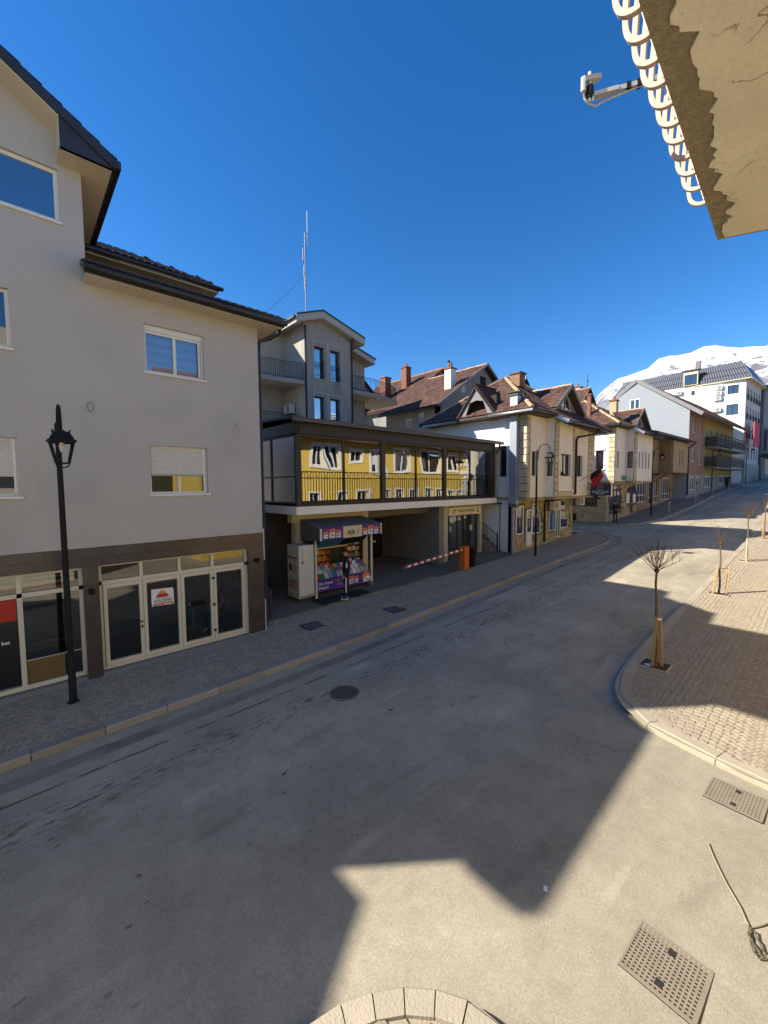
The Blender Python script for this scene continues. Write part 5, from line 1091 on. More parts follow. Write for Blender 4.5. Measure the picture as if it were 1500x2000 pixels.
# more tiled roofs farther back, each its own house
def back_house(cx, cy, w_, d, ez_, rz_, label, mat=TILE, axis='y', wallm=CW):
    o = thing('back_house', (cx, cy, 5), label, 'house')
    if axis == 'y':
        MB().poly([(cx-w_/2+.4, cy-d/2+.3, 4), (cx+w_/2-.4, cy-d/2+.3, 4), (cx+w_/2-.4, cy-d/2+.3, ez_), (cx, cy-d/2+.3, rz_-.15), (cx-w_/2+.4, cy-d/2+.3, ez_)], (0, d-.6, 0)).build('wall', wallm, o)
        for e_ in (cx-w_/2, cx+w_/2):
            slab([(e_, cy-d/2, ez_), (cx, cy-d/2, rz_), (cx, cy+d/2, rz_), (e_, cy+d/2, ez_)], .15, 'roof_slab', MT['roof_wood'], o); tiles('roof_tiles', [(e_, cy-d/2, ez_), (e_, cy+d/2, ez_), (cx, cy+d/2, rz_), (cx, cy-d/2, rz_)], mat, o)
        ridge(o, (cx, cy-d/2, rz_+.03), (cx, cy+d/2, rz_+.03))
    return o
h1 = back_house(33.0, 32.0, 13, 10, 11.5, 16.2, 'brown tiled house with brick chimneys left of the white chimney')
chimney('chimney', h1, 30.6, 30.0, 14.0, 16.4, .7, BRICK, BRICK, 2); chimney('chimney', h1, 28.6, 31.0, 12.8, 15.2, .8, BRICK, BRICK, 0)
h2 = back_house(27.5, 38.0, 9, 10, 11.5, 15.3, 'dark roofed house just right of the balcony railing far back', DKROOF); chimney('chimney', h2, 25.6, 35.0, 12.5, 15.6, .9, BRICK, BRICK, 2); chimney('chimney', h2, 24.2, 34.6, 12.0, 15.0, .6, BRICK, DKMET, 0)
SNOWT = M('snowy_tile', (.42, .42, .44), .7, .6, 3.5, .3, 40, island=.3)
h3 = back_house(41.5, 27.0, 7.5, 9, 12.2, 15.8, 'snow dusted gabled house behind the stone house ridge', SNOWT, 'y', M('wall_pinkish', (.36, .28, .23), .9))
chimney('chimney', h3, 40.3, 25.0, 13.5, 15.4, .6, DKMET, DKMET, 1, DKMET)
h4 = back_house(44.5, 21.5, 6.5, 9, 11.2, 14.2, 'tiled gable with satellite dish between the two stone houses', TILE, 'y', CW)
chimney('chimney', h4, 45.2, 18.6, 12.0, 14.6, .7, M('chimney_grey', (.4, .37, .33), .9), BRICK, 1); MB().lathe((46.2, 18.2, 14.5), [(.02, 0), (.3, .08), (.45, .2)], 12).build('satellite_dish', ACW, h4); MB().tube([(47.2, 18.4, 12), (47.2, 18.4, 16.4)], .04, 6).box(46.9, 47.5, 18.38, 18.42, 15.6, 15.66).build('aerial', DKMET, h4)
# ================================================================ STONE-QUOINED HOUSES
ASH = M('ashlar_stone', (.40, .32, .19), .9, .15, 3, .5, 40, island=.22); MORT = M('ashlar_mortar', (.10, .08, .055), .95, .2, 5)
QUO = M('quoin_stone', (.50, .42, .285), .9, .12, 3, .4, 40, obj=.12, dirt=.1); HWHITE = M('house_white', (.70, .69, .67), .9, .05, 1.2, .25, 80, streak=.05, dirt=.05); HCREAM = M('house_cream', (.79, .72, .60), .9, .06, 1.0, .25, 80, streak=.10, dirt=.08)
EAVE = M('eave_wood', (.085, .07, .055), .8, .15, 4); GUT = M('zinc_gutter', (.42, .43, .44), .4, .1, 4, metal=.5); BOARD = M('grey_boards', (.20, .20, .20), .8, .12, 5)
def in_poly(poly, x, y):
    return bool(inside(poly, np.array([(x, y)]))[0])
def ashlar(parent, F, u0, u1, z0, z1, voids, seed=1, rows=(.17, .24, .2, .3)):
    rnd = random.Random(seed); m = MB(); z = z0; k = 0
    while z < z1-.04:
        h = min(rnd.choice(rows), z1-z); 
        if z1-(z+h) < .08: h = z1-z
        u_ = u0
        while u_ < u1-.04:
            L = min(rnd.uniform(.2, .5), u1-u_)
            if u1-(u_+L) < .1: L = u1-u_
            cu, cz = u_+L/2, z+h/2
            pts = [(cu, cz), (u_+.03, cz), (u_+L-.03, cz), (cu, z+.02), (cu, z+h-.02)]
            if not any(in_poly(v, *p) for v in voids for p in pts):
                d = rnd.uniform(.0, .022)
                if h > .22 and rnd.random() < .3:
                    m.box(u_+.008, u_+L-.008, -.05, d, z+.008, z+h*.48-.004, F).box(u_+.008, u_+L-.008, -.05, d*.6, z+h*.48+.004, z+h-.008, F)
                else: m.box(u_+.008, u_+L-.008, -.05, d, z+.008, z+h-.008, F)
            u_ += L
        z += h
    o = m.build('stone_cladding', ASH, parent); o['kind'] = 'stuff'; return o
def quoin(parent, F, u0, u1, z0, z1, split=.36):
    z = z0; i = 0; bx('quoin_mortar', MORT, parent, u0+.004, u1-.004, -.03, .006, z0, z1, F)
    while z < z1-.05:
        h = min(.42 if i % 2 else .34, z1-z)
        if i % 2: bx('quoin_block', QUO, parent, u0, u1, -.02, .045+random.uniform(-.008, .008), z+.018, z+h-.018, F)
        else:
            k = u0+(u1-u0)*(.42 if (i//2) % 2 else .6); bx('quoin_block', QUO, parent, u0, k-.014, -.02, .045, z+.018, z+h-.018, F); bx('quoin_block', QUO, parent, k+.014, u1, -.02, .038, z+.018, z+h-.018, F)
        z += h; i += 1
def arch(xc, a, z0, zs, za, n=8, half=None):
    """outline of a pointed-round arch, half: 'r' keeps the right half, 'l' the left"""
    arc = [(xc+a*math.cos(t*math.pi/2/n), zs+(za-zs)*math.sin(t*math.pi/2/n)**.9) for t in range(n+1)]
    if half == 'r': return [(xc, z0), (xc+a, z0)]+arc
    if half == 'l': return [(2*xc-x, z) for x, z in [(xc, z0), (xc+a, z0)]+arc]
    return [(xc-a, z0), (xc+a, z0)]+arc+[(2*xc-x, z) for x, z in reversed(arc[:-1])]
def glazed(parent, F, outline, fm, gm, name='arched_window', fw=.07, d=-.03, bars=()):
    m = MB(); n = len(outline)
    for i in range(n):
        p, q = outline[i], outline[(i+1) % n]
        if abs(p[0]-q[0])+abs(p[1]-q[1]) > 1e-4: m.bar(F(p[0], d, p[1]), F(q[0], d, q[1]), fw, .07, up=tuple(F.N))
    for (x0, za, x1, zb_) in bars: m.bar(F(x0, d, za), F(x1, d, zb_), fw*.8, .06, up=tuple(F.N))
    o = m.build(name, fm, parent); MB().add([F(x, d-.01, z) for x, z in outline], [tuple(range(n))]).build('pane', gm, o); return o
def gable_dormer(parent, cx, hw, yf, z0, za, yback, over=.4):
    """front dormer: boarded gable, tiled roof running back into the slope"""
    F = FRONT(yf); MB().polyF(F, [(cx-hw+.15, z0), (cx+hw-.15, z0), (cx, za-.22)], 0, -.12).build('dormer_gable', BOARD, parent)
    wq = [(cx-.62, z0+.12), (cx+.62, z0+.12), (cx+.42, z0+.62), (cx+.1, z0+1.02), (cx-.62, z0+1.02)]
    glazed(parent, F, wq, M('dormer_frame', (.5, .46, .36), .6), GDARK, 'dormer_window', .07, .03, [(cx-.1, z0+.12, cx-.1, z0+1.0)])
    for sg_ in (-1, 1):
        e_ = cx+sg_*hw; slab([(e_, yf-over, z0), (cx, yf-over, za), (cx, yback, za), (e_, yf+.25, z0)], .1, 'dormer_roof_slab', EAVE, parent)
        tiles('dormer_tiles', [(e_, yf-over, z0), (e_, yf+.25, z0), (cx, yback, za), (cx, yf-over, za)], TILE, parent)
        MB().bar((e_, yf-over-.02, z0-.03), (cx, yf-over-.02, za-.03), .03, .2).build('barge_board', BOARD, parent)
    ridge(parent, (cx, yf-over, za+.03), (cx, yback, za+.03))
def hip_roof(parent, x0, x1, y0, y1, ez_, slope):
    yc = (y0+y1)/2; h = (y1-y0)/2; zt_ = ez_+slope*h; xa, xb = x0+h, max(x0+h+.3, x1-h)
    for pl in ([(x0, y0, ez_), (x1, y0, ez_), (xb, yc, zt_), (xa, yc, zt_)], [(x0, y1, ez_), (x0, y0, ez_), (xa, yc, zt_)], [(x1, y0, ez_), (x1, y1, ez_), (xb, yc, zt_)], [(x1, y1, ez_), (x0, y1, ez_), (xa, yc, zt_), (xb, yc, zt_)]):
        slab(pl, .12, 'roof_slab', EAVE, parent); tiles('roof_tiles', pl, TILE, parent)
    for a, b in (((x0, y0), (xa, yc)), ((x1, y0), (xb, yc)), ((x0, y1), (xa, yc))): ridge(parent, (a[0], a[1], ez_+.06), (b[0], b[1], zt_+.06))
    ridge(parent, (xa, yc, zt_+.06), (xb, yc, zt_+.06)); return xa, yc, zt_
def stone_house(nm, label, X0, X1, yL, XR, yR, yb, zg, zj, ze, yback, wall_end, wins_front, end_win, wmat):
    H = thing(nm, ((X0+X1)/2, yL, zg), label, 'house')
    FL, FRr, FE, FRET, FBs = FRONT(yL), FRONT(yR), SIDE(X0), SIDE(XR), FRONT(yb)
    L_, R_, E_, T_ = wins_front
    MB().wall(FE, yL, yback, zj, ze+.05, [end_win], .3).build('end_wall', wall_end, H); MB().box(X0+.0, X0+.3, yb+.06, yback, zg-.8, zj-.15).build('end_wall_base', wall_end if X0 < 30 else MORT, H)
    MB().wall(FL, X0+.3, XR, zj, ze+.05, L_, .28).build('front_wall', wmat, H); MB().wall(FRET, yR, yL, zj, ze, [T_], .28).build('bay_return_wall', wmat, H); MB().wall(FRr, XR+.28, X1, zj, ze, R_, .28).build('bay_front_wall', wmat, H)
    MB().box(X1-.3, X1, yR+.28, yback, zj, ze).box(X1-.3, X1-.06, yb+.06, yback, zg-.8, zj-.15).box(X0+.3, X1-.3, yback-.3, yback, zg-.8, ze).build('rear_walls', wmat, H)
    slab([(X0+.002, yL+.002, zj-.005), (XR, yL+.002, zj-.005), (XR, yR+.002, zj-.005), (X1, yR+.002, zj-.005), (X1, yback-.3, zj-.005), (X0+.002, yback-.3, zj-.005)], .14, 'jetty', M('jetty_stone', (.34, .27, .17), .9, .15, 3), H)
    for F, hs in ((FL, L_), (FRr, R_), (FRET, [T_]), (FE, [end_win])):
        for h in hs: win(H, F, *h, BROWNF, GDARK, .07, 1 if h[1]-h[0] > .9 else 0, -.14, None)
    return H, FL, FRr, FE, FRET, FBs
# ---- first stone house
X0, X1, yL, XR, yR, yb = 20.05, 27.7, 10.8, 22.17, 10.3, 11.55; zj, ze = 3.62, 8.05
H1, FL, FRr, FE, FRET, FBs = stone_house('stone_house', 'white house with stone quoins, brown hipped roof and jettied upper floor', X0, X1, yL, XR, yR, yb, zr(23), zj, ze, 17.6, HWHITE,
    ([(20.6, 21.15, 4.78, 6.1)], [(22.95, 24.25, 4.78, 6.05), (24.95, 25.95, 4.78, 6.05)], None, (10.40, 10.75, 4.78, 6.1)), (12.0, 12.45, 4.75, 6.45), HCREAM)
quoin(H1, FE, yL, yL+.38, zj, ze); quoin(H1, FL, X0, X0+.32, zj, ze); quoin(H1, FRr, XR, XR+.5, zj, ze); quoin(H1, FRr, 24.5, 24.7, zj+.4, ze-.3); quoin(H1, FRr, 26.75, X1, zj, ze); quoin(H1, FRr, 22.7, 24.5, zj, zj+.3)
bx('base_core', MORT, H1, X0, X1-.05, -.3, -.051, zr(20)-.3, zj-.146, FBs)
outs = [arch(22.2, .95, 1.45, 1.9, 3.2, 8, 'r'), [(21.55, .85), (22.12, .85), (22.12, 2.85), (21.55, 2.85)], [(20.4, 1.55), (21.15, 1.55), (21.15, 3.1), (20.4, 3.1)], [(24.35, 1.45), (25.15, 1.45), (25.15, 2.75), (24.35, 2.75)], [(25.2, 1.0), (25.8, 1.0), (25.8, 3.05), (25.2, 3.05)], arch(25.85, 1.15, 1.5, 1.9, 3.35, 8, 'r')]
ashlar(H1, FBs, X0, X1-.05, zr(20)-.1, zj-.148, outs, 4)
glazed(H1, FBs, outs[0], PVC, GDARK); d1 = glazed(H1, FBs, outs[1], PVC, GDARK, 'door', .09, -.02, [(21.55, 1.55, 22.12, 1.55)]); bx('door_panel', PVC, d1, 21.6, 22.07, -.028, -.018, .9, 1.52, FBs); glazed(H1, FBs, outs[2], PVC, GDARK, 'window', .08)
glazed(H1, FBs, outs[3], PVC, M('screen_blue', (.05, .12, .30), .4), 'window', .08); glazed(H1, FBs, outs[4], PVC, GDARK, 'door', .08, -.02, [(25.5, 1.0, 25.5, 3.05)]); glazed(H1, FBs, outs[5], PVC, GDARK)
FIG = M('window_print', (.55, .53, .48), .6)
for x, z in ((20.75, 2.05), (21.82, 1.95), (22.5, 1.95)):
    MB().box(x-.03, x, -.018, -.012, z, z+.3, FBs).box(x+.05, x+.08, -.018, -.012, z, z+.34, FBs).box(x-.14, x+.2, -.018, -.012, z-.05, z-.03, FBs).polyF(FBs, [(x-.12, z+.38), (x+.14, z+.42), (x+.1, z+.5), (x-.1, z+.52)], -.018, -.012).build('window_print', FIG, H1)
rnd = random.Random(2)
m = MB()
for i in range(16): a = rnd.uniform(25.95, 26.8); z = rnd.uniform(1.6, 2.7); m.bar(FBs(a, -.012, z), FBs(a+rnd.uniform(-.25, .25), -.012, z+rnd.uniform(-.2, .2)), .035, .004, up=tuple(FBs.N))
m.build('window_print', FIG, H1)
bx('cash_machine', M('atm_blue', (.08, .2, .42), .5), H1, 24.45, 24.9, -.02, .12, 1.5, 2.55, FBs)
air_unit(FBs, 23.9, 2.75, H1, .75, .55, .3, .2); air_unit(FRONT(11.2), 27.0, 2.95, H1, .7, .5, .3, .1)
# roof of house 1
hip_roof(H1, 19.4, 28.3, 10.2, 17.9, 8.15, .74)
slab([(22.05, 10.3, 8.12), (22.3, 9.62, 7.72), (28.3, 9.62, 7.72), (28.3, 10.3, 8.12)], .1, 'roof_slab', EAVE, H1); tiles('roof_tiles', [(22.3, 9.6, 7.75), (28.3, 9.6, 7.75), (28.3, 10.25, 8.2), (22.05, 10.25, 8.2)], TILE, H1)
MB().bar((22.05, 10.25, 8.1), (22.28, 9.6, 7.7), .05, .22).build('barge_board', GUT, H1); slab([(22.17, 10.28, 8.0), (22.3, 9.7, 7.6), (28.25, 9.7, 7.6), (28.25, 10.28, 7.6)], .06, 'bay_soffit', EAVE, H1)
slab([(19.45, 10.25, 8.02), (22.1, 10.25, 8.02), (22.1, 10.8, 8.02), (20.04, 10.8, 8.02), (20.04, 17.6, 8.02), (19.45, 17.6, 8.02)], .05, 'soffit', EAVE, H1)
MB().tube([(19.33, 10.1, 8.06), (19.33, 12.7, 8.06)], .075, 8).build('gutter', GUT, H1, True); MB().tube([(19.33, 14.9, 8.0), (19.33, 17.5, 8.0)], .075, 8).build('gutter', GUT, H1, True); MB().tube([(19.33, 10.12, 8.06), (22.0, 10.12, 8.06)], .07, 8).build('gutter', DKMET, H1, True); MB().tube([(22.3, 9.55, 7.68), (28.35, 9.55, 7.68)], .07, 8).build('gutter', DKMET, H1, True)
MB().tube([(26.6, 9.6, 7.62), (26.3, 9.75, 7.35), (25.0, 10.2, 7.1), (24.82, 10.22, 6.9), (24.82, 10.22, 3.75), (24.3, 10.8, 3.45), (23.6, 11.45, 3.3), (23.55, 11.47, 3.1), (23.55, 11.47, .85)], .06, 8).build('downpipe', M('pipe_brown', (.03, .018, .015), .5), H1, True)
gable_dormer(H1, 24.48, 1.95, 10.8, 8.6, 10.1, 12.8)
# gablet over the end wall, boarded with an open recess
FEe = SIDE(19.42)
MB().polyF(FEe, [(12.3, 8.1), (12.75, 8.1), (13.1, 8.95), (13.55, 9.05), (14.0, 8.95), (14.35, 8.1), (14.85, 8.05), (13.6, 9.75)], 0, -.1).build('gablet_board', BOARD, H1); bx('gablet_recess', M('recess_dark', (.04, .03, .025), .9), H1, 12.6, 14.5, -.62, -.55, 8.0, 9.3, FEe)
bx('gablet_parapet', BRICK, H1, 12.5, 12.95, -.6, -.2, 7.9, 8.35, FEe)
for e_, s_ in ((12.25, 1), (14.95, -1)):
    slab([(19.3, e_, 8.05), (19.3, 13.6, 9.8), (21.6, 13.6, 9.8), (19.5, e_, 8.05)], .09, 'gablet_slab', EAVE, H1); tiles('gablet_tiles', [(19.32, e_, 8.07), (19.6, e_, 8.07), (21.6, 13.6, 9.82), (19.32, 13.6, 9.82)], TILE, H1)
bx('wall_duct', M('duct_zinc', (.26, .29, .33), .45, .1, 2, metal=.3), H1, 11.22, 11.62, .0, .34, 3.3, 8.0, FE); bx('duct_foot', M('duct_dark', (.10, .11, .12), .5), H1, 11.18, 11.66, .0, .36, 3.1, 3.3, FE); MB().tube([(19.85, 11.45, 3.1), (19.85, 11.45, .6)], .09, 10).build('duct_pipe', MT['duct_zinc'], H1)
dz = chimney('metal_chimney', H1, 19.95, 11.42, 8.1, 9.0, .42, M('metal_flue', (.42, .45, .48), .4, .1, 3, metal=.4), DKMET, 0); bx('flue_cover', DKMET, dz, 19.6, 20.3, 11.1, 11.75, 9.15, 9.19)
chimney('chimney', H1, 22.9, 13.0, 10.2, 10.95, .65, M('chimney_plank', (.24, .14, .085), .9, .25, 6), DKMET, 0, None, .6)
MB().tube([(27.45, 10.24, 8.0), (27.45, 10.24, 3.7)], .025, 6).build('wall_conduit', PVC, H1)
# flag and hanging sign at the right end of the bay
FLG = thing('flag', (25.5, 10.25, 4.55), 'small red and black flag on a slanted pole fixed to the stone house', 'flag')
a, b = Vector((25.45, 10.25, 4.5)), Vector((25.9, 8.95, 5.45)); MB().tube([a, b], .02, 6).build('pole', DKMET, FLG)
m = MB(); n = 8
for i in range(n):
    for j in range(n):
        def fp(i_, j_): q = a.lerp(b, .45+.42*i_/n); return q+Vector((.05*math.sin(j_*1.3+i_), .06*math.sin(j_*.9+i_*.8), -.85*j_/n))
        m.quad(fp(i, j), fp(i+1, j), fp(i+1, j+1), fp(i, j+1))
m.build('cloth', M('flag_red', (.33, .015, .022), .8, .15, 5), FLG, True)
m = MB()
for i in range(n):
    for j in range(3): m.quad(*[fp(x_, y_)+Vector((-.012, -.012, 0)) for x_, y_ in ((i, j), (i+1, j), (i+1, j+1), (i, j+1))])
m.build('emblem', BLACK, FLG, True)
SG = thing('hanging_sign', (27.0, 9.9, 3.6), 'dark blue hanging sign board with round gold emblem below the flag', 'sign'); FSg = Fr((26.95, 10.28, 0), (0, -1, 0), (-1, 0, 0))
bx('board', M('sign_navy', (.03, .03, .085), .5), SG, .15, 1.35, 0, .16, 3.62, 4.32, FSg); bx('board_edge', CREAM, SG, 1.352, 1.37, -.01, .17, 3.6, 4.34, FSg); MB().bar(FSg(0, .08, 4.36), FSg(1.35, .08, 4.36), .04, .04).build('bracket', DKMET, SG); MB().bar(FSg(0, .08, 3.59), FSg(1.0, .08, 3.59), .04, .04).build('bracket', DKMET, SG)
MB().tube([FSg(.75+.15*math.cos(t*math.pi/8), .165, 4.1+.15*math.sin(t*math.pi/8)) for t in range(17)], .02, 5).lathe(FSg(.75, .165, 4.08), [(.05, 0), (.05, .05)], 8).build('emblem', M('gold', (.45, .33, .1), .5), SG)
for k, (t_, w_) in enumerate((('KONSULLATA', .95), ('KONZULAT - CONSULATE', .95), ('PLAV', .5))): text('lettering', t_, FSg, .75-w_/2, 3.85-k*.085, .05, WHITE, SG, .165, 0, w_)

# ---- second stone house across the side lane
X0, X1, yL, XR, yR, yb = 34.8, 42.4, 11.4, 37.4, 10.8, 11.95; zj, ze = 4.55, 8.75; zg = zr(36)
H2, FL, FRr, FE, FRET, FBs = stone_house('stone_house', 'second stone-quoined house beyond the side lane with arched shop windows', X0, X1, yL, XR, yR, yb, zg, zj, ze, 19.5, HWHITE,
    ([(35.3, 35.75, 5.6, 6.9)], [(38.55, 38.95, 5.6, 6.95), (39.45, 39.85, 5.6, 6.95), (40.35, 40.75, 5.6, 6.95), (41.2, 41.6, 5.6, 6.95)], None, (10.88, 11.3, 5.6, 6.95)), (12.2, 12.8, 5.5, 7.0), HCREAM)
bx('window_sill', HWHITE, H2, 12.1, 12.9, 0, .12, 5.42, 5.497, FE); bx('window_lintel', HWHITE, H2, 12.1, 12.9, 0, .08, 7.003, 7.09, FE)
quoin(H2, FE, yL, yL+.45, zj, ze); quoin(H2, FL, X0, X0+.15, zj, ze); quoin(H2, FRr, XR, XR+.7, zj, ze)
bx('base_core', MORT, H2, X0+.1, X1-.05, -.3, -.051, zg-.3, zj-.146, FBs); bx('base_core', MORT, H2, yb+.3, 19.5, -.35, -.16, zg-.6, zj-.146, FE)
outs = [arch(36.95, 1.4, 2.1, 3.0, 4.2, 8), arch(41.05, 1.5, 2.5, 3.0, 4.2, 8), [(40.75, 1.75), (41.35, 1.75), (41.35, 2.6), (40.75, 2.6)]]
ashlar(H2, FBs, X0+.1, X1-.05, zg-.1, zj-.148, outs, 6); ashlar(H2, SIDE(X0-.02), yb-.05, 19.5, zg-.2, zj-.148, [[(12.6, 2.7), (15.4, 2.7), (15.4, 3.9), (12.6, 3.9)]], 7)
glazed(H2, FBs, outs[0], M('arch_brown', (.22, .15, .08), .7), GDARK, bars=[(36.6, 2.1, 36.6, 4.0), (37.3, 2.1, 37.3, 4.0)]); glazed(H2, FBs, outs[1], MT['arch_brown'], GDARK, bars=[(40.72, 2.5, 40.72, 4.0), (41.38, 2.5, 41.38, 4.0)]); glazed(H2, FBs, outs[2], MT['arch_brown'], BROWNF, 'door')
bx('window_poster', WHITE, H2, 39.75, 40.6, -.035, -.03, 2.6, 3.5, FBs); bx('window_poster', WHITE, H2, 41.5, 42.3, -.035, -.03, 2.6, 3.4, FBs)
win(H2, SIDE(X0-.05), 12.62, 15.38, 2.72, 3.88, BROWNF, GDARK, .06, 1, -.05); bx('cellar_hatch', BLACK, H2, 14.2, 15.6, .0, .03, zg+.1, zg+.7, SIDE(X0-.02)); bx('green_sign', M('plate_green', (.04, .28, .12), .5), H2, 36.5, 37.35, .045, .08, 4.62, 5.0, FL)
hip_roof(H2, 34.2, 43.3, 10.9, 19.5, 8.9, .66)
slab([(37.2, 11.0, 8.85), (37.5, 10.2, 8.35), (43.3, 10.2, 8.35), (43.3, 11.0, 8.85)], .1, 'roof_slab', EAVE, H2); tiles('roof_tiles', [(37.5, 10.18, 8.38), (43.3, 10.18, 8.38), (43.3, 10.95, 8.94), (37.2, 10.95, 8.94)], TILE, H2); MB().bar((37.2, 10.95, 8.85), (37.48, 10.15, 8.35), .05, .24).build('barge_board', GUT, H2)
slab([(34.3, 10.95, 8.78), (37.3, 10.95, 8.78), (37.3, 11.4, 8.78), (34.8, 11.4, 8.78), (34.8, 19.4, 8.78), (34.3, 19.4, 8.78)], .05, 'soffit', EAVE, H2); MB().tube([(34.15, 10.85, 8.83), (34.15, 19.4, 8.83)], .07, 8).tube([(34.15, 10.85, 8.83), (37.2, 10.85, 8.83)], .07, 8).build('gutter', DKMET, H2, True)
gable_dormer(H2, 40.4, 2.1, 11.4, 9.15, 10.75, 13.7)
chimney('chimney', H2, 38.0, 12.6, 9.9, 11.3, .5, M('chimney_tan', (.45, .33, .2), .9), BRICK, 1); chimney('chimney', H2, 35.9, 13.8, 10.0, 11.7, .26, BRICK, BRICK, 0)

# ================================================================ LINK HOUSE, BALCONIED HOUSE, HOTEL
OCH = M('ochre_brown', (.30, .215, .12), .9, .08, 1, .2, 60, streak=.12); OCHY = M('ochre_yellow', (.36, .26, .09), .9, .08, 1, .2, 60, streak=.1); PINKB = M('pink_brown', (.29, .18, .13), .9, .08, 1, .2, 60, streak=.1); PALEG = M('pale_blue_render', (.275, .30, .32), .9, .04, .8, .2, 60)
LK = thing('link_house', (49, 12.3, zr(49)), 'low ochre house with white shop windows beside the second stone house', 'house'); FLk = FRONT(12.3)
MB().wall(FLk, 42.4, 57, 5.2, 8.8, [], .3).build('upper_wall', OCH, LK); MB().wall(FLk, 42.4, 57, 1.2, 5.2, [(43.2, 46.6, 2.5, 4.75), (47.2, 48.6, 2.2, 4.75), (49.4, 51, 2.3, 4.75), (52.2, 55.6, 2.5, 4.9)], .3).build('lower_wall', OCH, LK)
for a, b, c, d, k in ((43.2, 46.6, 2.5, 4.75, 3), (47.2, 48.6, 2.2, 4.75, 1), (49.4, 51, 2.3, 4.75, 1), (52.2, 55.6, 2.5, 4.9, 3)): win(LK, FLk, a, b, c, d, PVC, GDARK, .08, k, -.1, None, 'shop_window', c+.7)
FX = FRONT(11.0); MB().wall(FX, 50.6, 57, 5.55, 8.75, [(53.0, 53.45, 6.3, 7.9), (54.3, 54.75, 6.3, 7.9)], .25).build('bay_wall', M('bay_ochre', (.36, .27, .16), .9, .06, 1), LK); MB().box(50.6, 50.85, 11.25, 12.3, 5.55, 8.75).box(50.6, 57, 11.0, 12.3, 5.45, 5.55).build('bay_side', OCH, LK)
for a in (53.0, 54.3): win(LK, FX, a, a+.45, 6.3, 7.9, PVC, GDARK, .06, 0, -.1)
slab([(42.6, 10.6, 8.95), (57, 10.4, 9.0), (57, 16, 10.4), (42.6, 16, 10.4)], .15, 'roof_slab', EAVE, LK); tiles('roof_tiles', [(42.6, 10.6, 8.96), (57, 10.4, 9.02), (57, 16, 10.42), (42.6, 16, 10.42)], TILE, LK); MB().tube([(42.6, 10.5, 8.85), (57.2, 10.3, 8.9)], .08, 8).tube([(57.1, 10.4, 8.8), (56.8, 10.9, 8.4), (57.0, 10.95, 8.2), (57.0, 10.95, 3)], .07, 8).build('gutter', DKMET, LK, True)
bx('canopy', EAVE, LK, 47, 50.6, 11.3, 12.3, 5.2, 5.32); bx('balcony_door', BROWNF, LK, 44.5, 45.3, 0, .03, 5.6, 7.6, FLk); MB().tube([(50.7, 11.6, 5.2), (48, 11.9, 4.6), (47.9, 12.2, 4.5), (47.9, 12.2, 2.2)], .06, 6).build('downpipe', DKMET, LK); bx('plinth', M('plinth_tan', (.26, .18, .10), .9), LK, 42.5, 56.9, 0, .06, 1.2, 2.2, FLk)
# balconied house: long facade slightly turned towards the street
DD = thing('balconied_house', (60, 11, zr(60)), 'long house with pale blue gable and two dark wooden balconies', 'house'); th = R(-3.2); Ud = Vector((math.cos(th), math.sin(th), 0)); Nd = Vector((math.sin(th), -math.cos(th), 0)); FD = Fr((57, 11, 0), Ud, Nd)
MB().polyF(SIDE(57), [(11, 2), (21.8, 2), (21.8, 12.8), (16.4, 16.8), (11, 12.75)], 0, -.3).build('gable_wall', PALEG, DD); win(DD, SIDE(57), 16.0, 17.1, 13.3, 14.7, PVC, GDARK, .09, 1, .03)
hD = [(1.4, 2.3, 10.2, 12.0), (4.2, 5.0, 10.0, 12.1), (1.4, 2.5, 6.9, 8.4), (4.2, 5.1, 6.6, 8.6)]
MB().wall(FD, .3, 6.2, 5.4, 12.75, hD, .3).build('front_wall', PINKB, DD)
for h in hD: win(DD, FD, *h, PVC, GDARK, .1, 1, -.1, PVC)
hb2 = [(8.5, 9.6, 9.0, 11.3), (11.3, 12.3, 9.0, 11.3), (13.8, 14.8, 9.0, 11.3), (16.3, 17.3, 9.0, 11.3), (8.5, 9.6, 6.6, 8.5), (12.3, 13.3, 6.6, 8.5), (14.0, 14.8, 6.6, 8.5), (16.3, 17.3, 6.6, 8.5)]
MB().wall(FD, 6.2, 21, 5.4, 12.9, hb2, .3).build('balcony_wall', OCHY, DD)
for h in hb2: win(DD, FD, *h, PVC, GDARK, .1, 1, -.1)
bx('rear_mass', PALEG, DD, .4, 24, -10.5, -.5, 2, 12.7, FD)
WB = M('balcony_boards', (.055, .042, .036), .8, .2, 4)
for zs, zt_ in ((8.75, 10.25), (6.3, 7.7)):
    bx('balcony_slab', M('slab_dull', (.22, .2, .17), .9), DD, 6.4, 22.5, .0, 1.3, zs-.18, zs, FD)
    for k in range(5): bx('balcony_board', WB, DD, 6.5, 22.4, 1.22, 1.26, zs+.2+k*.22, zs+.2+k*.22+.18, FD); bx('balcony_board', WB, DD, 6.45, 6.49, .05, 1.26, zs+.2+k*.22, zs+.2+k*.22+.18, FD)
    for x in np.linspace(6.55, 22.3, 9): bx('balcony_post', BLACK, DD, x-.04, x+.04, 1.17, 1.215, zs, zt_, FD)
    bx('balcony_rail', WB, DD, 6.4, 22.5, 1.15, 1.3, zt_, zt_+.07, FD)
MB().wall(FD, .3, 21, 2, 5.4, [(.8, 3.0, 3.5, 5.1), (3.4, 5.0, 3.0, 5.1), (7, 10, 3.8, 5.2), (10.8, 12.6, 4.0, 5.3), (14.0, 17.0, 4.2, 5.35), (17.4, 20, 4.3, 5.35)], .3).build('shop_wall', M('shop_wall', (.3, .27, .22), .9, .1, 1), DD)
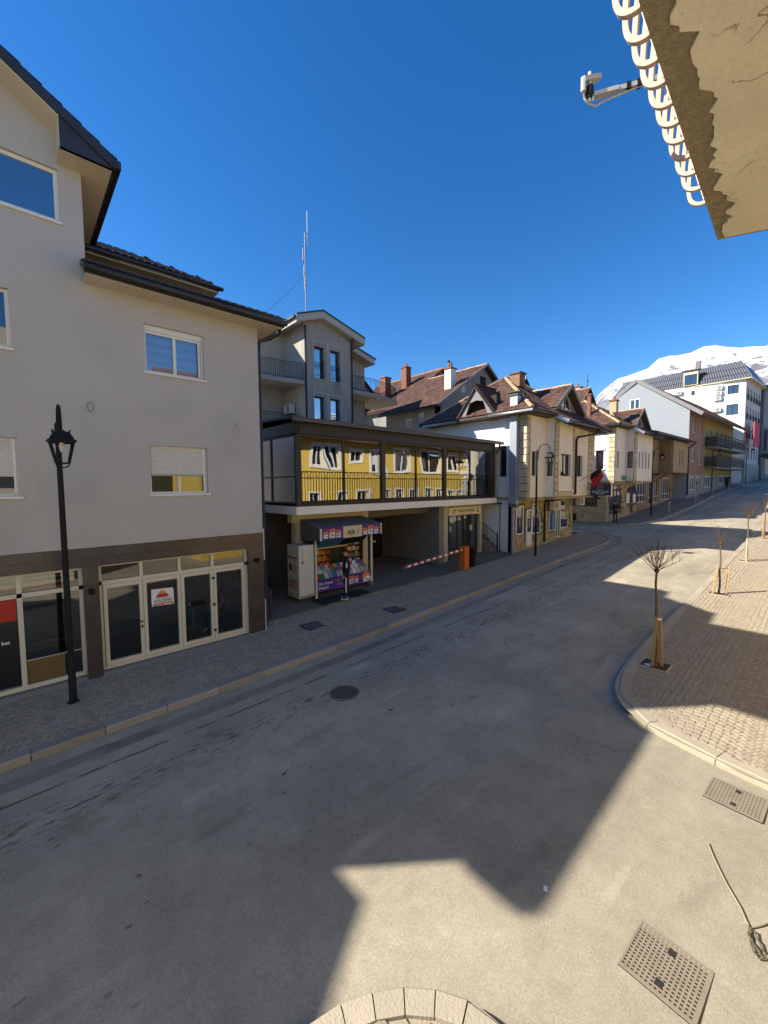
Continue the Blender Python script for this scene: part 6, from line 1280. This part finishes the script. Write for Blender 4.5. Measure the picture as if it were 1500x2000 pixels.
for h in ((.8, 3.0, 3.5, 5.1), (3.4, 5.0, 3.0, 5.1), (7, 10, 3.8, 5.2), (10.8, 12.6, 4.0, 5.3), (14.0, 17.0, 4.2, 5.35), (17.4, 20, 4.3, 5.35)): win(DD, FD, *h, PVC, GDARK, .1, 2, -.1, None, 'shop_window')
slD = [FD(-.4, 1.3, 12.05), FD(26, 1.3, 12.05), FD(26, -5.4, 16.95), FD(-.4, -5.4, 16.95)]
slab(slD, .25, 'roof_slab', EAVE, DD); tiles('roof_tiles', slD, TILE, DD, .3, .4); slE = [FD(-.4, -12, 12.1), FD(26, -12, 12.1), FD(26, -5.4, 16.95), FD(-.4, -5.4, 16.95)]; slab(slE, .25, 'roof_slab', EAVE, DD)
MB().bar(FD(-.42, 1.3, 12.0), FD(-.42, -5.4, 16.9), .06, .4).bar(FD(-.42, -12, 12.05), FD(-.42, -5.4, 16.9), .06, .4).build('barge_board', BOARD, DD)
# hotel
HT = thing('hotel', (95, 9.5, zr(90)), 'tall white building with dark ribbed mansard roof at the street end', 'hotel'); FHe = SIDE(86); FHf = Fr((86, 9.5, 0), (math.cos(R(-4)), math.sin(R(-4)), 0), (math.sin(R(-4)), -math.cos(R(-4)), 0))
he = [(10.35, 11.75, 18.6, 20.0), (10.3, 11.8, 15.25, 16.95), (16.0, 16.5, 19.2, 20.0)]
MB().wall(FHe, 9.5, 29, 3, 20.7, he, .3).build('end_wall', WHITE, HT)
for h in he: win(HT, FHe, *h, DGF, GDARK, .1, 1 if h[1]-h[0] > 1 else 0, -.1)
for y, z in ((12.35, 19.55), (12.4, 18.65), (12.45, 17.8), (12.45, 16.0), (17.8, 19.6)): air_unit(FHe, y, z, HT, 1.0, .62, .35)
hf = [(a, a+.9, z, z+1.9) for z in (8.2, 11.6, 14.6, 17.6) for a in (1.2, 3.4, 5.6, 7.6, 9.6)]
MB().wall(FHf, .31, 11.2, 3, 20.7, hf, .3).build('front_wall', M('hotel_front', (.55, .53, .50), .9, .05, 1), HT)
for h in hf: win(HT, FHf, *h, DGF, GDARK, .1, 0, -.12); 
for h in hf: 
    if h[2] > 9: bx('window_guard', BLACK, HT, h[0]-.05, h[1]+.05, .02, .1, h[2], h[2]+.8, FHf)
bx('ground_front', M('hotel_base', (.40, .36, .3), .9), HT, .32, 11.1, .02, .2, 4, 7.4, FHf); bx('corner_strip', OCH, HT, .0, .3, -.31, .03, 4, 20.6, FHf); bx('rear_mass', WHITE, HT, .5, 11, -19, -.5, 3, 20.6, FHf)
bx('red_banner', M('banner_red', (.52, .06, .09), .7, .08, 1), HT, .35, 4.1, 1.1, 1.2, 10.0, 13.9, FHf); bx('red_banner', M('banner_dark', (.25, .02, .05), .7, .1, 1), HT, 13.0, 15.6, 1.1, 1.2, 10.0, 14.0, FHf)
slab([FHf(-.6, .7, 20.75), FHf(11.8, .7, 20.75), FHf(11.8, -20, 20.75), FHf(-.6, -20, 20.75)], .12, 'eave_slab', SOFFIT, HT)
RIB = M('ribbed_metal', (.22, .23, .25), .32, .1, 4, metal=.6); RIBD = M('ribbed_dark', (.03, .03, .035), .4)
bx('mansard_top', RIBD, HT, 1.0, 10.5, -18.5, -1.0, 23.5, 23.8, FHf)
lo = [FHf(-.6, .75, 20.76), FHf(-.6, -19.6, 20.76)]; hi_ = [FHf(.9, -.9, 23.75), FHf(.9, -18.0, 23.75)]
MB().quad(lo[0], lo[1], hi_[1], hi_[0]).build('mansard_side', RIBD, HT); MB().quad(FHf(-.6, .75, 20.76), FHf(11.8, .75, 20.76), FHf(10.4, -.9, 23.75), FHf(.9, -.9, 23.75)).build('mansard_front', RIBD, HT)
m = MB(); n = 58
for i in range(n+1):
    a_, b_ = lo[0].lerp(lo[1], i/n), hi_[0].lerp(hi_[1], i/n); m.bar(a_+Vector((-.03, 0, .02)), b_+Vector((-.03, 0, 0)), .17, .05, up=(-1, 0, .4))
m.build('mansard_ribs', RIB, HT)['kind'] = 'stuff'
m = MB()
for t in (.28, .62): m.bar(lo[0].lerp(hi_[0], t)+Vector((-.1, 0, .02)), lo[1].lerp(hi_[1], t)+Vector((-.1, 0, .02)), .05, .06)
m.build('snow_guard', DKMET, HT)
dm = bx('dormer', SOFFIT, HT, 15.6, 17.6, -.3, .35, 20.9, 23.3, SIDE(86)); win(HT, SIDE(85.64), 15.75, 17.45, 21.0, 22.7, DGF, GDARK, .1, 1, .02, None, 'dormer_window'); bx('dormer_roof', DKMET, HT, 15.3, 17.9, -.3, .6, 23.3, 23.42, SIDE(86)); bx('flue', M('flue_grey', (.2, .17, .16), .8), HT, 16.0, 16.7, -4.0, -3.3, 23.8, 25.6, SIDE(86)); chimney('rear_turret', HT, 96, 6, 20.8, 21.0, .5, RIBD, RIBD, 0)
# last grey house at the far right end and hedge tubs
FZ = thing('end_house', (104, 7.6, zr(104)), 'grey house with dark overhanging roof at the far right end of the street', 'house'); FE3 = Fr((99, 8.3, 0), (math.cos(R(-8)), math.sin(R(-8)), 0), (math.sin(R(-8)), -math.cos(R(-8)), 0)); GW = M('end_grey', (.30, .29, .28), .9, .08, 1)
hz = [(3, 4, 14.6, 16.4), (3.2, 4.4, 10.8, 12.6), (5.0, 6.2, 18.2, 20), (7.5, 8.5, 14.5, 16.2)]
MB().wall(FE3, 0, 16, 9.2, 21.2, hz, .3).build('front_wall', GW, FZ); bx('rear_mass', GW, FZ, .2, 16, -12, -.4, 4, 21, FE3)
for h in hz: win(FZ, FE3, *h, PVC, GDARK, .1, 1, -.1)
MB().wall(FE3, 0, 16, 4, 9.0, [(2, 7, 5.6, 8.6)], .3).build('shop_wall', M('end_shop', (.25, .24, .22), .9), FZ); win(FZ, FE3, 2, 7, 5.6, 8.6, PVC, GDARK, .12, 4, -.1, None, 'shop_window'); bx('canopy', M('canopy_dark', (.05, .05, .05), .7), FZ, -.2, 16, .0, 1.4, 8.9, 9.5, FE3); slab([FE3(-.5, 1.2, 21.3), FE3(16, 1.2, 21.3), FE3(16, -12, 22.5), FE3(-.5, -12, 22.5)], .4, 'roof', DKROOF, FZ); bx('balcony', M('canopy_dark', (.05, .05, .05)), FZ, 4, 16, 0, 1.2, 16.9, 17.2, FE3)
# orange car parked at the far right
CR = thing('parked_car', (93, 4.5, zr(93)), 'orange car parked at the far right end of the road', 'car'); FC = Fr((93, 4.6, zr(93)), (0, 1, 0), (-1, 0, 0)); OC = M('car_orange', (.7, .2, .03), .3, .04, 3, spec=.6)
FCs = Fr((91.0, 4.6, zr(92)), (1, 0, 0.042), (0, 1, 0)); m = MB().polyF(FCs, [(0, .3), (4.1, .3), (4.15, .75), (3.9, .95), (1.2, .95), (.1, .75)], -.85, .85); m.build('body', OC, CR)
MB().polyF(FCs, [(1.0, .95), (3.8, .95), (3.2, 1.45), (1.7, 1.45)], -.75, .75).build('cabin', GDARK, CR); bx('roof', OC, CR, 1.68, 3.22, -.73, .73, 1.45, 1.5, FCs)
for ux in (.8, 3.3):
    for dy in (-.86, .7): MB().tube([FCs(ux, dy, .3), FCs(ux, dy+.16, .3)], .31, 14).build('wheel', BLACK, CR)
for dy in (-.7, .45): bx('headlight', M('headlight', (.8, .8, .75), .2), CR, -.005, .1, dy, dy+.25, .6, .74, FCs)
# shrubs in tubs in front of the hotel
for i, (x, y, lb) in enumerate(((75.5, 10.1, 'dark green waste container beside the balconied house'),)):
    wc_ = thing('waste_container', (x, y, zr(x)), lb, 'container'); GC = M('container_green', (.012, .05, .03), .6); MB().polyF(Fr((x, y, zr(x)+.1), (1, 0, 0), (0, -1, 0)), [(-.9, .15), (.9, .15), (1.0, 1.2), (-1.0, 1.2)], -.5, .5).build('body', GC, wc_); MB().polyF(Fr((x, y, zr(x)+.1), (1, 0, 0), (0, -1, 0)), [(-1.05, 1.2), (1.05, 1.2), (.9, 1.42), (-.9, 1.42)], -.55, .55).build('lid', GC, wc_)
    for sx in (-.7, .7): MB().tube([(x+sx, y-.4, zr(x)+.2), (x+sx, y-.32, zr(x)+.2)], .1, 10).build('wheel', BLACK, wc_)
# ================================================================ YELLOW HOUSE opposite (outside the frame, seen in the glass)
YW = M('yellow_render', (.68, .47, .10), .9, .05, 1, .2, 60); YH = thing('yellow_house', (22, -1.0, zr(22)), 'yellow house with white window surrounds mirrored in the terrace glass', 'house'); FY = Fr((0, -1.0, 0), (1, 0, 0), (0, 1, 0))
up = [(9.0, 10.4, 5.8, 7.4), (12.2, 13.6, 5.8, 7.4), (15.0, 16.0, 5.8, 7.4), (17.5, 18.4, 5.7, 7.4), (18.7, 19.6, 5.7, 7.4), (20.9, 22.4, 6.3, 7.3), (23.6, 24.9, 5.4, 7.3), (26.2, 28.1, 5.7, 7.5), (30.0, 32.6, 5.6, 7.6), (34.3, 35.9, 5.8, 7.4)]
lowr = [(a, a+1.1, 2.2, 3.9) for a in (9.5, 12, 14.5, 17, 19.5, 22, 24.5, 26.4, 28.3, 30.2, 32.1, 34.0, 35.6)]
up = [(a*.945, b*.945, c, d) for a, b, c, d in up]; lowr = [(a*.945, b*.945, c, d) for a, b, c, d in lowr]
MB().wall(FY, 7.5, 35.2, -.2, 7.95, up+lowr, .3).build('wall', YW, YH)
for h in up+lowr: win(YH, FY, *h, PVC, GDARK, .09, 1, -.1)
m = MB()
for h in up+lowr:
    k = .17 if h[2] > 4 else .13; m.box(h[0]-k, h[0], 0, .05, h[2]-k, h[3]+k, FY).box(h[1], h[1]+k, 0, .05, h[2]-k, h[3]+k, FY).box(h[0], h[1], 0, .05, h[3], h[3]+k, FY).box(h[0], h[1], 0, .05, h[2]-k, h[2], FY)
m.build('window_surround', WHITE, YH)
for i in range(20): bx('quoin_block', WHITE, YH, 34.6 if i % 2 else 34.8, 35.25, .0, .06, -.1+i*.43, .28+i*.43, FY)
MB().box(7.5, 7.8, -14, -1.31, -.2, 7.9).box(34.9, 35.2, -14, -1.31, -.2, 7.9).build('side_wall', YW, YH)
bx('eave_soffit', BROWNF, YH, 7.1, 35.6, -1.5, -.25, 7.9, 8.0); slab([(7.0, -.2, 8.15), (35.7, -.2, 8.15), (35.7, -7.5, 12.1), (7.0, -7.5, 12.1)], .3, 'roof', M('yellow_roof', (.16, .07, .045), .9, .2, 4), YH); slab([(7.0, -15, 8.15), (35.7, -15, 8.15), (35.7, -7.5, 12.1), (7.0, -7.5, 12.1)], .2, 'roof', MT['yellow_roof'], YH)
E2 = thing('beige_house', (50, -3, zr(50)), 'beige house farther up on the camera side of the street', 'house'); MB().box(39, 62, -14, -3, .5, 10).build('wall', CREAMW, E2); MB().poly([(38.6, -2.4, 10), (38.6, -14.6, 10), (38.6, -8.5, 13.4)], (24, 0, 0)).build('roof', MT['yellow_roof'], E2)
# ================================================================ HOUSE WE LOOK FROM : wall behind and balcony slab overhead
CB = thing('corner_house', (-2, -1.2, 0), 'beige corner house whose cracked balcony slab hangs over the view', 'house')
def plaster():
    m = bpy.data.materials.new('peeling_plaster'); m.use_nodes = True; n = m.node_tree.nodes; l = m.node_tree.links; b = n['Principled BSDF']; b.inputs['Roughness'].default_value = .92; b.inputs['Specular IOR Level'].default_value = .15
    geo = n.new('ShaderNodeNewGeometry'); P = geo.outputs['Position']
    def nz(s, d=5, v=None):
        t = n.new('ShaderNodeTexNoise'); t.inputs['Scale'].default_value = s; t.inputs['Detail'].default_value = d; l.new(v or P, t.inputs['Vector']); return t.outputs['Fac']
    def rg(x, a, bb, c=0., d=1.):
        t = n.new('ShaderNodeMapRange'); l.new(x, t.inputs[0]); t.inputs[1].default_value = a; t.inputs[2].default_value = bb; t.inputs[3].default_value = c; t.inputs[4].default_value = d; return t.outputs[0]
    def mt(op, a, bb):
        t = n.new('ShaderNodeMath'); t.operation = op
        for i, x in enumerate((a, bb)):
            if isinstance(x, (int, float)): t.inputs[i].default_value = x
            else: l.new(x, t.inputs[i])
        return t.outputs[0]
    vo = n.new('ShaderNodeTexVoronoi'); vo.feature = 'DISTANCE_TO_EDGE'; vo.inputs['Scale'].default_value = 2.2
    ad = n.new('ShaderNodeVectorMath'); ad.operation = 'ADD'; l.new(P, ad.inputs[0]); cn = n.new('ShaderNodeTexNoise'); cn.inputs['Scale'].default_value = 5; cn.inputs['Detail'].default_value = 6; l.new(P, cn.inputs['Vector'])
    sc_ = n.new('ShaderNodeVectorMath'); sc_.operation = 'SCALE'; sc_.inputs['Scale'].default_value = .35; l.new(cn.outputs['Color'], sc_.inputs[0]); l.new(sc_.outputs[0], ad.inputs[1]); l.new(ad.outputs[0], vo.inputs['Vector'])
    crack = mt('MULTIPLY', rg(vo.outputs['Distance'], .002, .008, 1, 0), rg(nz(2.5, 3), .52, .6))
    v = mt('MULTIPLY', rg(nz(3), .3, .7, .88, 1.08), rg(nz(60, 3), .3, .7, .94, 1.05)); v = mt('MULTIPLY', v, mt('SUBTRACT', 1.0, mt('MULTIPLY', crack, .45)))
    pit = rg(nz(38, 2), .72, .76); v = mt('MULTIPLY', v, mt('SUBTRACT', 1.0, mt('MULTIPLY', pit, .3)))
    s2 = n.new('ShaderNodeVectorMath'); s2.operation = 'SCALE'; s2.inputs[0].default_value = (.80, .74, .61); l.new(v, s2.inputs['Scale']); l.new(s2.outputs[0], b.inputs['Base Color'])
    bp = n.new('ShaderNodeBump'); bp.inputs['Strength'].default_value = .9; bp.inputs['Distance'].default_value = .008; l.new(mt('SUBTRACT', nz(25, 6), crack), bp.inputs['Height']); l.new(bp.outputs[0], b.inputs['Normal'])
    return m
PLA = plaster(); BARE = M('bare_mortar', (.33, .275, .185), .95, .4, 22, 1.0, 60)
MB().box(-9, 1.9, -9, -1.2, 0, 11).build('wall', CREAMW, CB)
z0 = 6.0
outl = [(-6, .27), (1.7, .525), (3.73, .60), (3.9, .22), (4.2, -.55), (4.2, -1.0), (-6, -1.0)]
MB().poly([(x, y, z0) for x, y in outl], (0, 0, .18)).build('balcony_slab', BARE, CB)
# plaster skin: its torn edge stays back from the slab edge, exposing bare mortar
rnd = random.Random(31); torn = []
def edge_y(x): return .27+(x+6)/7.7*.255 if x < 1.7 else .525+(x-1.7)/2.03*.075
knots = [(-6, .05), (.9, .05), (1.45, .045), (1.62, .06), (1.78, .09), (1.9, .075), (1.98, .13), (2.04, .10), (2.2, .10), (2.32, .135), (2.45, .12), (2.6, .11), (2.72, .10), (2.84, .07), (2.95, .10), (3.05, .055), (3.2, .10), (3.3, .13), (3.36, .07), (3.45, .11), (3.52, .05), (3.62, .03)]
for (xa, da), (xb, db) in zip(knots[:-1], knots[1:]):
    k = max(3, int((xb-xa)/.025)); k = min(k, 40)
    for i in range(k): t = i/k; x = xa+(xb-xa)*t; torn.append((x, edge_y(x)-(da+(db-da)*t)-rnd.uniform(-.008, .010)-.012*math.sin(x*55)*math.sin(x*23)))
torn += [(3.70, .555), (3.86, .20), (4.17, -.53), (4.17, -.98), (-6, -.98)]
bm = bmesh.new(); vs = [bm.verts.new((x, y, z0-.014)) for x, y in torn]; fc = bm.faces.new(vs); ex = bmesh.ops.extrude_face_region(bm, geom=[fc]); bmesh.ops.translate(bm, verts=[g for g in ex['geom'] if isinstance(g, bmesh.types.BMVert)], vec=(0, 0, .013)); bmesh.ops.triangulate(bm, faces=bm.faces[:])
me = bpy.data.meshes.new('plaster_skin'); bm.to_mesh(me); bm.free(); off = CB.location
for v in me.vertices: v.co -= off
me.materials.append(PLA); o = bpy.data.objects.new('plaster_skin', me); col.objects.link(o); o.parent = CB
# belly balusters curving out over the slab edge
PINK = M('baluster_pink', (.50, .38, .31), .6, .04, 4)
xs_ = [.62, .80, .98, 1.16, 1.33, 1.50, 1.64, 1.77, 1.90, 2.03, 2.16, 2.30, 2.44, 2.58, 2.73, 2.89, 3.06, 3.24]
prof = [(-.03, .035), (.02, .03), (.055, .042), (.08, .07), (.092, .115), (.094, .19), (.088, .31), (.07, .48), (.04, .7), (.02, .9)]
prof = spline(prof, 3)
for x in xs_:
    y = edge_y(x); m = MB(); V = []
    for i, (d, h) in enumerate(prof):
        a_ = prof[max(i-1, 0)]; b_ = prof[min(i+1, len(prof)-1)]; tx, tz = b_[0]-a_[0], b_[1]-a_[1]; L = math.hypot(tx, tz); nx_, nz_ = -tz/L, tx/L
        for sx in (-.011, .011):
            for q in (-.010, .010): V.append((x+sx, y+d+nx_*q, z0+h+nz_*q))
    n = len(prof); F_ = []
    for i in range(n-1):
        a_, b_ = 4*i, 4*i+4; F_ += [(a_, a_+1, b_+1, b_), (a_+2, b_+2, b_+3, a_+3), (a_, b_, b_+2, a_+2), (a_+1, a_+3, b_+3, b_+1)]
    m.add(V, F_+[(0, 2, 3, 1)]).bar((x, y+.01, z0+.05), (x+.02, y+.08, z0+.33), .012, .014).build('baluster', PINK, CB)
MB().box(.4, 3.6, .55, .62, z0+.9, z0+.95).build('balcony_handrail', PINK, CB)
# wireless antenna on a bracket arm
AN = thing('wireless_antenna', (2.5, .64, z0+.36), 'white wireless antenna on a bracket arm beside the balcony slab', 'antenna'); AG = M('antenna_grey', (.42, .45, .48), .45, .06, 5, metal=.3)
a, b = Vector((2.56, .64, z0+.37)), Vector((2.38, .915, z0+.35))
MB().bar(a, b, .022, .022).build('arm', AG, AN); MB().bar(b+(a-b)*.3, b-(a-b)*.05, .035, .02).build('arm_bracket', AG, AN)
c = Vector((2.335, .935, z0+.35)); MB().tube([c-Vector((0, 0, .05)), c+Vector((0, 0, .10))], .010, 8).tube([c+Vector((-.028, .02, 0)), c+Vector((-.028, .02, .07))], .014, 8).build('radome', WA, AN); MB().bar(c+Vector((-.03, .02, .055)), c+Vector((.05, -.03, .085)), .03, .022).build('panel', WA, AN); MB().lathe(c, [(.016, -.03), (.022, 0), (.018, .03)], 8).build('clamp', BLACK, AN)
MB().tube([c+Vector((-.03, .02, 0)), c+Vector((-.025, .015, -.035)), c+Vector((-.005, 0, -.06)), c+Vector((.03, -.02, -.062)), c+Vector((.06, -.05, -.04)), b.lerp(a, .6)-Vector((0, 0, .014)), a-Vector((0, 0, .014))], .005, 6).build('cable', WA, AN, True)
for t in (.45, .6, .75): q = b.lerp(a, t); MB().bar(q-(a-b)*.03, q+(a-b)*.03, .026, .034).build('cable_tie', BLACK, AN)
# ================================================================ MOUNTAIN
def mountain():
    m = bpy.data.materials.new('snowy_mountain'); m.use_nodes = True; n = m.node_tree.nodes; l = m.node_tree.links; b = n['Principled BSDF']; b.inputs['Roughness'].default_value = .8
    geo = n.new('ShaderNodeNewGeometry'); P = geo.outputs['Position']; sep = n.new('ShaderNodeSeparateXYZ'); l.new(P, sep.inputs[0])
    t = n.new('ShaderNodeTexNoise'); t.inputs['Scale'].default_value = .022; t.inputs['Detail'].default_value = 9; t.inputs['Roughness'].default_value = .68; l.new(P, t.inputs['Vector'])
    mr = n.new('ShaderNodeMapRange'); l.new(sep.outputs[2], mr.inputs[0]); mr.inputs[1].default_value = 280; mr.inputs[2].default_value = 600; mr.inputs[3].default_value = .16; mr.inputs[4].default_value = -.06
    a = n.new('ShaderNodeMath'); a.operation = 'ADD'; l.new(t.outputs['Fac'], a.inputs[0]); l.new(mr.outputs[0], a.inputs[1])
    rp = n.new('ShaderNodeValToRGB'); l.new(a.outputs[0], rp.inputs[0]); e = rp.color_ramp.elements; e[0].position = .5; e[0].color = (.60, .62, .66, 1); e[1].position = .60; e[1].color = (.13, .125, .14, 1)
    l.new(rp.outputs[0], b.inputs['Base Color']); return m
azs = np.radians(np.linspace(-70, 80, 151)); prof_az = [-70, -40, -15, 0, 4.8, 7.1, 9.7, 13.3, 18.4, 20.3, 21.1, 26, 34, 50, 80]; prof_el = [9, 11, 14, 14.2, 14.0, 14.1, 14.9, 14.2, 12.4, 10.9, 9.6, 6.0, 4.0, 5, 4]
m = MB(); K_ = 26; rs = np.random.RandomState(4)
nv = []
for ia, az in enumerate(azs):
    el = np.interp(np.degrees(az), prof_az, prof_el)+.12*rs.randn()+.2*math.sin(ia*1.3)
    for k in range(K_):
        t = k/(K_-1); D = 900+t*1500; h = math.tan(math.radians(el))*2400*(t**1.25)*(1+.05*math.sin(ia*.7+k*.9)*(1-t))+(rs.randn()*14*(1-t) if 0 < k < K_-1 else 0)
        nv.append((math.cos(az)*D, math.sin(az)*D, h-5))
nf = [(i*K_+k, (i+1)*K_+k, (i+1)*K_+k+1, i*K_+k+1) for i in range(len(azs)-1) for k in range(K_-1)]
tag(MB().add(nv, nf).build('mountain', mountain(), None, True), 'snow covered mountain ridge rising behind the white hotel', None, kind='structure')
